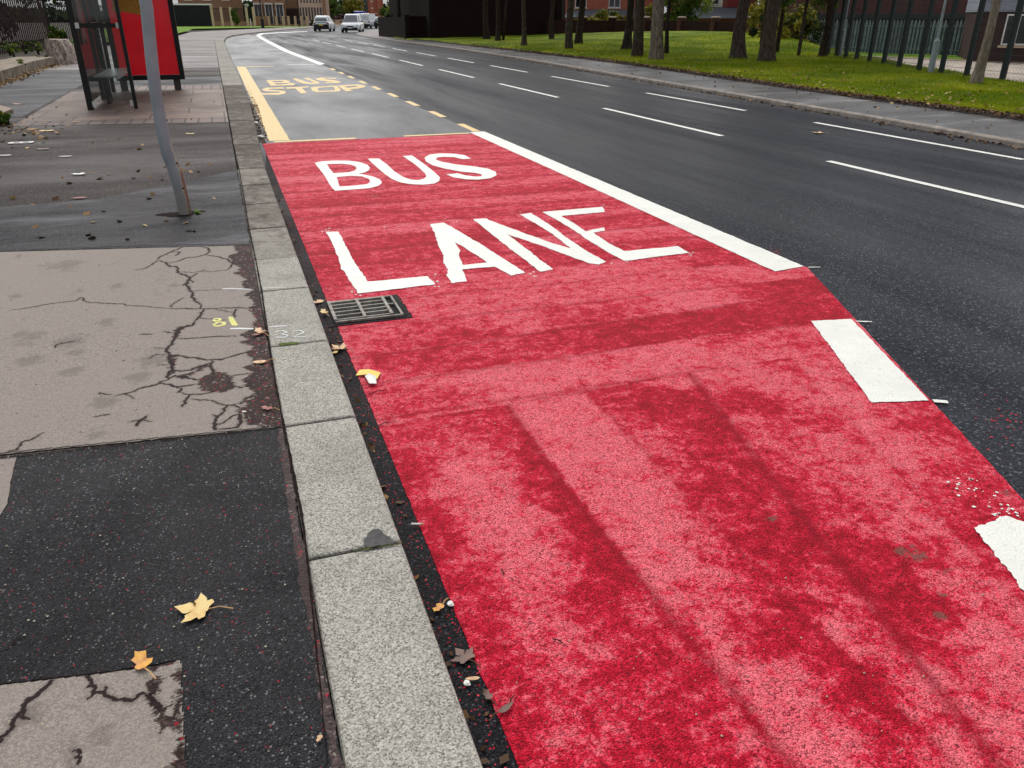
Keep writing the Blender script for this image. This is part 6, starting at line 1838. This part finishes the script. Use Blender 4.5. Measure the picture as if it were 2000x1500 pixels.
# even line through the measured feet
xa, ya, _ = fp[0]; xb, yb2, _ = fp[-1]
fpos = []
for k, (x, y, z) in enumerate(fp): fpos.append((x - 20, y - 20, z))
d0 = Vector((fpos[0][0] - fpos[1][0], fpos[0][1] - fpos[1][1])); fpos.insert(0, (fpos[0][0] + d0.x, fpos[0][1] + d0.y, .1))
for k, (x, y, z) in enumerate(fpos):
    MB().box(x - .045, x + .045, y - .06, y + .06, -.4, 4.2).build('post', M['green_post'], mf)
for k in range(len(fpos) - 1):
    a = Vector(fpos[k][:2]); b_ = Vector(fpos[k + 1][:2]); L = (b_ - a).length; d = (b_ - a).normalized()
    m_ = MB(); nv = int(L / .055)
    for i in range(1, nv):
        p = a + d * (L * i / nv); m_.bar((p.x, p.y, .1), (p.x, p.y, 4.1), .0045, .0045)
    for i in range(0, 21):
        z = .14 + i * .2; m_.bar((a.x + d.x * .05, a.y + d.y * .05, z), (b_.x - d.x * .05, b_.y - d.y * .05, z), .005, .006)
    m_.build('mesh_panel', M['wire'], mf)
# lamp posts
def lamp_post(x, y, z, label, h=6.0, r=.085, split=1.0, mat='galv', group=None):
    t = empty('lamp_post', (x, y, z), label, 'lamp post', group)
    MB().tube([(0, 0, 0), (0, 0, split)], r, 16).build('base', M[mat], t, smooth=False)
    MB().tube([(0, 0, split + .001), (0, 0, split + .06), (0, 0, h)], [r * .9, r * .42, r * .36], 14).build('column', M[mat], t)
    hd = MB().bar((0, 0, h), (.9, 0, h + .12), .05, .05).build('arm', M[mat], t)
    MB().box(.75, 1.35, -.11, .11, h + .10, h + .2).build('lantern', M[mat], t)
    return t
x, y, z = GT(1817, 143); lamp_post(x, y, z - .1, 'galvanised lamp post with a thick base by the nearer mesh fence posts', split=.95)
x, y, z = GT(1641, 113); lamp_post(x + .3, y + .4, z - .1, 'galvanised lamp post with a thick base at the far end of the mesh fence', split=1.0)
# court
zc = -.40
crt = [PD(1560, 30), PD(2100, 19), PD(2150, 60), PD(1580, 60)]
mb = MB()
def GC(px, py): return G(px, py, zc)
cp = [(19.6, 17.0), (21.2, 21.0), (23.5, 25.5), (25.6, 29.5), (28.5, 38), (36, 42), (60, 34), (60, 5), (18, 5), (19, 14)]
sheet_from_outlines('court', [cp], zc, M['court']).__setitem__('kind', 'structure')
g1 = [GC(1560, 104), GC(1700, 109.5), GC(1850, 116), GC(1920, 119), GC(1920, 110), GC(1560, 98)]
sheet_from_outlines('grass_strip', [g1], zc + .012, M['far_grass']).__setitem__('kind', 'structure')
e1 = [GC(1560, 106), GC(1700, 112), GC(1850, 118.5), GC(1950, 122.5), GC(2040, 126), GC(2040, 124), GC(1950, 120.3), GC(1850, 116), GC(1700, 109.5), GC(1560, 104)]
sheet_from_outlines('court_kerb', [e1], zc + .02, M['coping']).__setitem__('kind', 'structure')
# blue-green palisade behind
a = Vector(GC(1555, 100)); b_ = Vector(GC(1925, 112))
pg = empty('palisade_fence', (a.x, a.y, zc), 'blue green palisade fence beyond the pale sports court', 'fence')
dd = b_ - a; dn = dd.normalized(); nrm = Vector((dn.y, -dn.x)) * .02
npl = 56
for k in range(npl):
    p = dd * (k / (npl - 1)); w_ = .06
    m_ = MB(); q0 = p - dn * w_; q1 = p + dn * w_; c_ = p + nrm
    m_.add([(q0.x, q0.y, .05), (c_.x, c_.y, .05), (q1.x, q1.y, .05), (q0.x, q0.y, 1.75), (c_.x, c_.y, 1.86), (q1.x, q1.y, 1.75)], [(0, 1, 4, 3), (1, 2, 5, 4), (0, 3, 4, 5, 2)])
    m_.build('pale', M['pal_green'], pg)
for z in (.3, 1.5): MB().bar((-.02, .04, z), (dd.x - .02, dd.y + .04, z), .04, .06).build('rail', M['pal_green'], pg)
bk = plain('dark_screen', (.06, .08, .085, 1), .8)
MB().bar((-.1, .25, .85), (dd.x, dd.y + .25, .85), .03, 1.6).build('screen_sheet', bk, pg)
# school
x, y = PD(1752, 66)
sc_ = empty('school_building', (x, y, -.4), 'large plum brick school building behind the mesh fence', 'building', rz=-.60)
obox(sc_, 'wall', -9.2, 7.9, 0, 12, 0, 8, M['brick_school']); obox(sc_, 'roof', -9.5, 8.2, -.3, 12.3, 8.002, 8.4, M['slate'])
obox(sc_, 'canopy', -9.0, 7.7, -1.6, -.01, 1.85, 2.15, plain('dark_canopy', (.03, .034, .036, 1), .6))
for k in range(3): window(sc_, -5.2 + k * 3.6, -.03, 4.6, 1.6, 1.5)
x, y = PD(1912, 47.5)
ht = empty('hut', (x, y, -.4), 'dark brown brick hut with white windows and grey clad fascia at right edge', 'building', rz=-.72)
obox(ht, 'wall', 0, 9, 0, 6, 0, 2.2, M['hut'])
m_ = MB(); m_.box(-.05, 9.1, -.12, 6.1, 2.202, 3.3)
for k in range(60): m_.box(-.04 + k * .152, .03 + k * .152, -.15, -.121, 2.22, 3.28)
m_.build('fascia', M['cladding'], ht)
for xx in (1.75, 3.4): window(ht, xx, -.03, .75, 1.15, 1.35)
MB().box(.25, .5, -.42, -.152, 2.75, 2.95).build('wall_lamp', M['frame_white'], ht)
MB().tube([(.06, -.1, 0), (.06, -.1, 2.2)], .05, 8).build('drainpipe', M['green_post'], ht)

# =================================================================== FAR LEFT: fence, flats, trees, church
def seg_fence(px0, D0, px1, D1): return Vector(PD(px0, D0)), Vector(PD(px1, D1))
gs = [PD(340, 150), PD(420, 152), PD(520, 150), PD(600, 150), PD(600, 141), PD(520, 133), PD(420, 125), PD(340, 116)]
sheet_from_outlines('grass_strip', [gs], .13, M['far_grass']).__setitem__('kind', 'structure')
# dark boarded fence
def far_thing(name, px, D, label, cat, group=None):
    x, y = PD(px, D); ang = math.atan2(x, y)
    return empty(name, (x, y, .1), label, cat, group, rz=-ang)
ff = far_thing('boarded_fence', 380, 150, 'long dark boarded fence with a white top rail beyond the far grass', 'fence')
MB().box(-7, 2.9, -.06, .06, 0, 3.15).build('boarding', plain('black_boarding', (.012, .012, .015, 1), .7, var=.4), ff)
MB().box(-7, 2.9, -.1, .1, 3.152, 3.36).build('top_rail', M['frame_white'], ff)
for k in range(5): MB().box(-6 + k * 2.1, -5.85 + k * 2.1, -.12, -.062, 0, 3.14).build('post', plain('black_post', (.02, .02, .02, 1), .7), ff)
rw = far_thing('railed_wall', 455, 150, 'far railing fence with tall stone piers on a low wall, left stretch', 'fence', 'piered walls round the flats')
def piers(root, xs_, h, wallh, y0=0, pm='stone', wm='brick_brown', rail=True):
    for k, x in enumerate(xs_): MB().box(x - .2, x + .2, y0 - .2, y0 + .2, 0, h).build('pier', M[pm], root)
    for a, b_ in zip(xs_, xs_[1:]):
        MB().box(a + .202, b_ - .202, y0 - .1, y0 + .1, 0, wallh).build('wall_panel', M[wm], root)
        if rail:
            m_ = MB(); n_ = int((b_ - a) / .13)
            for i in range(1, n_): m_.box(a + (b_ - a) * i / n_ - .025, a + (b_ - a) * i / n_ + .025, y0 - .02, y0 + .02, wallh + .002, h - .25)
            m_.box(a + .2, b_ - .2, y0 - .03, y0 + .03, h - .25, h - .18)
            m_.build('railings', M['black_iron'], root)
piers(rw, [-3.2, -1.75, -.3, 2.2, 3.3], 2.9, .75)
MB().box(-3.45, -3.05 + .1, -.3, .3, 2.902, 3.1).build('pier_cap', M['stone'], rw)
rw2 = far_thing('railed_wall', 540, 152, 'far low brick wall with pinkish piers and short railings, right stretch', 'fence', 'piered walls round the flats')
piers(rw2, [-3.6, -1.3, -.1, 1.0, 1.9, 3.0, 4.0, 5.0], 1.55, .25, pm='brick_buff')
MB().box(-3.398, -1.502, -.12, .12, .252, 1.5).build('wall_panel', M['brick_brown'], rw2)
x, y = PD(459, 144); plant('shrub', x, y, .1, (.75, .75, 1.75), 1600, M['leaf_mid'], 'tall green shrub in front of the stone piered railings', 'shrub', .12, 20, 130)
x, y = PD(608, 152); plant('shrub', x, y, .1, (.6, .6, .5), 500, M['leaf_dark'], 'small clipped dark shrub beside the white car', 'shrub', .10, 10, 131)
# flats
fl1 = far_thing('apartment_block', 440, 185, 'brown brick apartment block behind the railings, leftmost flats', 'building', 'apartment blocks along the far side')
obox(fl1, 'wall', -8.5, 3.6, 0, 10, 0, 8.6, M['brick_brown']); obox(fl1, 'roof', -8.8, 3.9, -.3, 10.3, 8.602, 9, M['slate'])
for k in range(3):
    for j in range(2): window(fl1, -6.5 + k * 3.5, -.03, 4.4 + j * 2.2, 1.4, 1.3)
fl2 = far_thing('apartment_block', 528, 178, 'apartment block with white framed bays and balconies behind black lamp post', 'building', 'apartment blocks along the far side')
obox(fl2, 'wall', -3.0, 3.1, 0, 10, 0, 8.4, M['brick_brown'])
for k in range(3):
    x0 = -2.6 + k * 2.05
    by = MB(); by.box(x0 - .35, x0 - .2, -.9, -.002, 0, 3.6); by.box(x0 + 1.0, x0 + 1.15, -.9, -.002, 0, 3.6); by.build('bay_frame', M['render_white'], fl2)
    bl = MB(); bl.box(x0 - .4, x0 + 1.25, -1.1, -.002, 3.602, 3.85); bl.build('balcony', M['render_white'], fl2)
    MB().box(x0 - .19, x0 + .99, -.12, -.003, .3, 3.5).build('window', M['glass_dark'], fl2)
    MB().box(x0 + .35, x0 + .42, -.17, -.121, .3, 3.5).build('mullion', M['frame_white'], fl2)
    MB().box(x0 - .1, x0 + .95, -.12, -.003, 4.4, 6.4).build('window', M['glass_dark'], fl2)
fl3 = far_thing('apartment_block', 573, 186, 'buff brick apartment block between white bays and the pink block', 'building', 'apartment blocks along the far side')
obox(fl3, 'wall', -1.8, 1.8, 0, 9, 0, 8.2, M['brick_buff']); window(fl3, -.9, -.03, 4.4, 1.1, 1.4, sill=False)
obox(fl3, 'plinth', -1.6, 1.7, -.1, -.002, 0, 3.0, plain('dark_plinth', srgb(92, 78, 76), .7))
fl4 = far_thing('apartment_block', 612, 176, 'pinkish apartment block with a ground row of tall dark windows', 'building', 'apartment blocks along the far side')
obox(fl4, 'wall', -2.6, 3.2, 0, 14, 0, 8, M['brick_pink'])
for k in range(9): MB().box(-2.5 + k * .55, -2.2 + k * .55, -.05, -.002, .8, 3.1).build('window', M['glass_dark'], fl4)
for k in range(7): MB().box(-2.2 + k * .6, -1.95 + k * .6, -.05, -.002, 3.9, 6.4).build('window', M['glass_dark'], fl4)
MB().box(2.0, 2.55, -.4, -.002, 0, 8.2).build('pier', M['brick_brown'], fl4)
# lamp posts far
x, y = PD(511, 128); lamp_post(x, y, .1, 'black lamp post with a bulbous base in front of the flats', 7, .22, 1.2, 'black_iron')
x, y = PD(584, 146); lamp_post(x, y, .1, 'thin black lamp post before the pinkish block', 7, .14, 1.0, 'black_iron')
x, y = PD(488, 131); t_ = empty('marker_post', (x, y, .1), 'thin white marker post at the edge of the far grass', 'post'); MB().tube([(0, 0, 0), (0, 0, 1.2)], .05, 8).build('shaft', M['frame_white'], t_)
# trees beyond the bend
for i, (px, D, rad, mt, lb) in enumerate([(662, 195, (3.6, 3, 2.6), 'leaf_green', 'dark green street tree beyond the cars, left of two'), (690, 188, (2.6, 2.6, 2.3), 'leaf_yellow', 'yellow green street tree beyond the cars, right of two'), (640, 215, (3, 3, 3), 'leaf_dark', 'dark tree behind the end of the pinkish block')]):
    x, y = PD(px, D); plant('street_tree', x, y, .1, rad, 3000, M[mt], lb, 'tree', .2, 26, 140 + i, 'trees beyond the bend', trunk=1.2)
x, y = PD(668, 185); plant('hedge', x, y, .1, (2.8, 1, 1.0), 1400, leaf_m('purple_hedge', (.05, .015, .02, 1), (.09, .03, .035, 1), (.12, .05, .05, 1)), 'low purple brown hedge behind the two white cars', 'hedge', .16, 16, 150)
obr = far_thing('low_wall', 665, 176, 'low buff wall in front of the purple brown hedge', 'wall'); MB().box(-3.2, 4, -.1, .1, 0, .9).build('wall_panel', M['brick_buff'], obr)
ch = far_thing('church_building', 722, 225, 'tall orange red brick building with stone banded buttresses beyond the vehicles', 'building')
obox(ch, 'wall', -3.5, 3.6, 0, 12, 0, 9, M['brick_orange'])
for k, xx in enumerate((-2.7, .35, 2.2)): MB().box(xx, xx + .75, -.6, -.002, 0, 8.6).build('buttress', M['brick_orange'], ch); 
for k, xx in enumerate((-1.5, )): MB().box(xx, xx + 1.2, -.08, -.003, 2.5, 7).build('window', M['glass_dark'], ch)
for z in (1.6, 3.2, 4.8): MB().box(.34, 1.12, -.63, -.601, z, z + .35).build('stone_band', M['stone'], ch)
MB().box(-3.52, 3.62, -.07, -.003, 2.0, 2.3).build('string_course', M['stone'], ch)
x, y = PD(750, 150); sg = empty('road_sign', (x, y, .1), 'round blue road sign on a post beyond the vehicles', 'road sign')
MB().tube([(0, 0, 0), (0, 0, 2.3)], .04, 8).build('post', M['galv'], sg)
MB().tube([(0, -.05, 2.0), (0, -.08, 2.0)], .33, 20).build('sign_plate', plain('blue_sign', srgb(20, 70, 160), .4), sg)
# treeline closing the horizon
gT = np.random.default_rng(77); n = 26000
th = gT.uniform(-.95, 1.45, n); Dd = gT.uniform(285, 330, n)
hgt = (4.6 + 1.6 * np.sin(th * 9) + 1.0 * np.sin(th * 23)) * gT.random(n) ** .6
P = np.stack([np.sin(th) * Dd, np.cos(th) * Dd, hgt - .5], 1)
o = quads_object('treeline', P, None, gT.normal(size=(n, 3)), gT.uniform(.8, 1.8, n), .8, M['leaf_dark'])
tag(o, 'distant band of dark trees closing the view', 'trees', kind='stuff')

# =================================================================== VEHICLES
tyre_m = plain('tyre_rubber', (.010, .010, .010, 1), .8); rim_m = plain('alloy_rim', srgb(170, 172, 176), .35, metal=.6)
trim_m = plain('black_trim', (.010, .010, .011, 1), .5); vglass = plain('tinted_car_glass', (.10, .115, .125, 1), .06, spec=.9)
lamp_w = plain('clear_headlamp', srgb(220, 226, 232), .15); lamp_r = plain('red_tail_lamp', srgb(150, 24, 24), .2)
plate_y = plain('yellow_plate', srgb(226, 200, 60), .5, var=.03); plate_w = plain('white_plate', srgb(220, 222, 218), .5, var=.03)
def loft(sections, mats, name, parent, smooth_=False):
    """sections: list of (y, [(x,z)...]) closed loops"""
    m_ = MB(); n_ = len(sections[0][1])
    for yv, pr in sections: m_.v += [(x, yv, z) for x, z in pr]
    for i in range(len(sections) - 1):
        for k in range(n_): m_.f.append((i * n_ + k, i * n_ + (k + 1) % n_, (i + 1) * n_ + (k + 1) % n_, (i + 1) * n_ + k)); m_.m.append(0)
    m_.f.append(tuple(range(n_))); m_.m.append(0); e = (len(sections) - 1) * n_; m_.f.append(tuple(e + k for k in reversed(range(n_)))); m_.m.append(0)
    o = m_.build(name, mats, parent, smooth_); recalc(o); return o
def body_loop(hw, z0, z1, z2, hw2):   # lower body section, shoulder, inward tuck
    return [(-hw * .94, z0), (hw * .94, z0), (hw, z0 + (z1 - z0) * .25), (hw, z1 - .12), (hw * .95, z1), (hw2, z2), (-hw2, z2), (-hw * .95, z1), (-hw, z1 - .12), (-hw, z0 + (z1 - z0) * .25)]
def make_car(name, label, px, D, rz, paint, kind='suv', rear=True, group='vehicles on the bend', z=0.02, L=4.3, W=1.86, H=1.66):
    x, y = PD(px, D)
    root = empty(name, (x, y, z), label, 'car' if kind != 'van' else 'van', group, rz=rz)
    hw = W / 2; f = -L / 2; r = L / 2    # +y is the nose
    if kind == 'van':
        secs = [(-L / 2, body_loop(hw * .96, .42, 1.0, H - .05, hw * .86)), (-L / 2 + .12, body_loop(hw, .36, 1.05, H, hw * .90)), (L / 2 - 1.5, body_loop(hw, .36, 1.05, H, hw * .90)), (L / 2 - .85, body_loop(hw, .36, 1.05, H * .66, hw * .88)), (L / 2 - .1, body_loop(hw * .95, .36, .85, .95, hw * .8)), (L / 2, body_loop(hw * .88, .42, .75, .8, hw * .75))]
        loft(secs, paint, 'body', root)
        MB().box(-hw * .7, hw * .7, -L / 2 - .012, -L / 2 + .02, 1.18, H - .32).build('rear_doors', plain('van_door_white', srgb(214, 216, 218), .4, var=.04), root)
    else:
        secs = [(-L / 2, body_loop(hw * .88, .38, .80, .92, hw * .80)), (-L / 2 + .10, body_loop(hw * .97, .28, .92, 1.02, hw * .86)), (-L / 2 + .8, body_loop(hw, .25, .95, 1.03, hw * .86)), (.6, body_loop(hw, .25, .93, 1.0, hw * .86)), (L / 2 - .9, body_loop(hw * .99, .25, .88, .98, hw * .82)), (L / 2 - .2, body_loop(hw * .94, .28, .76, .88, hw * .74)), (L / 2, body_loop(hw * .80, .36, .66, .72, hw * .64))]
        loft(secs, paint, 'body', root)
        def cab(w1, w2, z1): return [(-w1, 1.0), (w1, 1.0), (w2, z1), (w2 * .92, z1 + .06), (-w2 * .92, z1 + .06), (-w2, z1)]
        loft([(-L / 2 + .10, cab(hw * .84, hw * .80, 1.02)), (-L / 2 + .42, cab(hw * .86, hw * .70, H - .14)), (-L / 2 + .75, cab(hw * .87, hw * .64, H - .06)), (.25, cab(hw * .87, hw * .64, H - .06)), (.55, cab(hw * .86, hw * .64, H - .12)), (1.25, cab(hw * .84, hw * .78, 1.01))], paint, 'cabin', root)
        # screens
        def quad(pts_, nm, mt): 
            m_ = MB().add(pts_, [(0, 1, 2, 3)]); return m_.build(nm, mt, root)
        quad([(-hw * .74, -L / 2 + .09, 1.08), (hw * .74, -L / 2 + .09, 1.08), (hw * .58, -L / 2 + .365, H - .17), (-hw * .58, -L / 2 + .365, H - .17)], 'rear_screen', vglass)
        quad([(-hw * .76, 1.27, 1.05), (hw * .76, 1.27, 1.05), (hw * .58, .64, H - .13), (-hw * .58, .64, H - .13)], 'windscreen', vglass)
        for s in (-1, 1): quad([(s * hw * .885, -L / 2 + .6, 1.06), (s * hw * .885, .85, 1.06), (s * hw * .725, .35, H - .14), (s * hw * .725, -L / 2 + .75, H - .14)], 'side_window', vglass)
        for s in (-1, 1): MB().box(s * (hw + .10) - .09, s * (hw + .10) + .09, .75, .85, 1.0, 1.16).build('wing_mirror', trim_m, root)
    for yw in (-L / 2 + .78, L / 2 - .82):
        for s in (-1, 1):
            tw_ = MB().tube([(s * (hw - .24), yw, .34), (s * (hw - .005), yw, .34)], .34, 20).build('wheel', tyre_m, root)
            MB().tube([(s * (hw - .006), yw, .34), (s * (hw + .008), yw, .34)], .21, 16).build('rim', rim_m, tw_)
    MB().box(-hw * .9, hw * .9, -L / 2 - .03, -L / 2 + .04, .24, .76 if kind != 'van' else .58).build('rear_bumper', trim_m, root)
    MB().box(-hw * .78, hw * .78, L / 2 - .10, L / 2 + .03, .22, .50).build('front_bumper', trim_m, root)
    MB().box(-.34, .34, L / 2 - .03, L / 2 + .015, .52, .66).build('grille', plain('grey_grille', srgb(90, 94, 98), .3, metal=.5), root)
    MB().box(-.26, .26, -L / 2 - .045, -L / 2 - .031, .62, .74).build('number_plate', plate_y, root)
    MB().box(-.26, .26, L / 2 + .031, L / 2 + .04, .42, .53).build('number_plate', plate_w, root)
    for s in (-1, 1):
        MB().box(s * hw * .72 - .16, s * hw * .72 + .16, L / 2 - .19, L / 2 - .02, .62, .76).build('headlight', lamp_w, root)
        MB().box(s * hw * .78 - .13, s * hw * .78 + .13, -L / 2 - .02, -L / 2 + .05, .80, .92).build('tail_light', lamp_r, root)
    MB().box(-hw * .7, hw * .7, -L / 2 - .021, -L / 2 + .03, .925, .98).build('trim_strip', trim_m, root) if kind == 'suv' else None
    return root
pw = plain('white_car_paint', srgb(240, 242, 244), .25, var=.03); pm = plain('mint_white_paint', srgb(236, 243, 243), .25, var=.03)
pd_ = plain('dark_grey_paint', srgb(70, 74, 80), .3, var=.05); pb_ = plain('blue_van_paint', srgb(20, 44, 140), .35, var=.05); ps = plain('silver_green_paint', srgb(130, 148, 146), .3, var=.05)
make_car('parked_car', 'white hatchback seen from behind with yellow plate, left of the vehicles', 632, 104, -.30, pm, L=4.2, W=1.95, H=1.66)
make_car('parked_car', 'white crossover facing the camera in the middle of the bend', 687, 96, math.pi - .28, pw, L=4.4, W=2.05, H=1.82)
make_car('parked_van', 'white panel van seen from behind, right of the white crossover', 718, 130, -.42, pw, kind='van', L=4.9, W=1.9, H=1.95)
make_car('parked_van', 'blue van mostly hidden behind the white crossover', 705, 136, -.3, pb_, kind='van', L=5.2, W=1.5, H=2.3)
make_car('parked_car', 'small silver and dark car behind the white van', 733, 165, math.pi - .35, pw, L=4.0, W=1.75, H=1.5)
make_car('parked_car', 'grey green car half hidden by the ivy bush', 749, 128, -.5, ps, L=4.2, W=1.8, H=1.5)
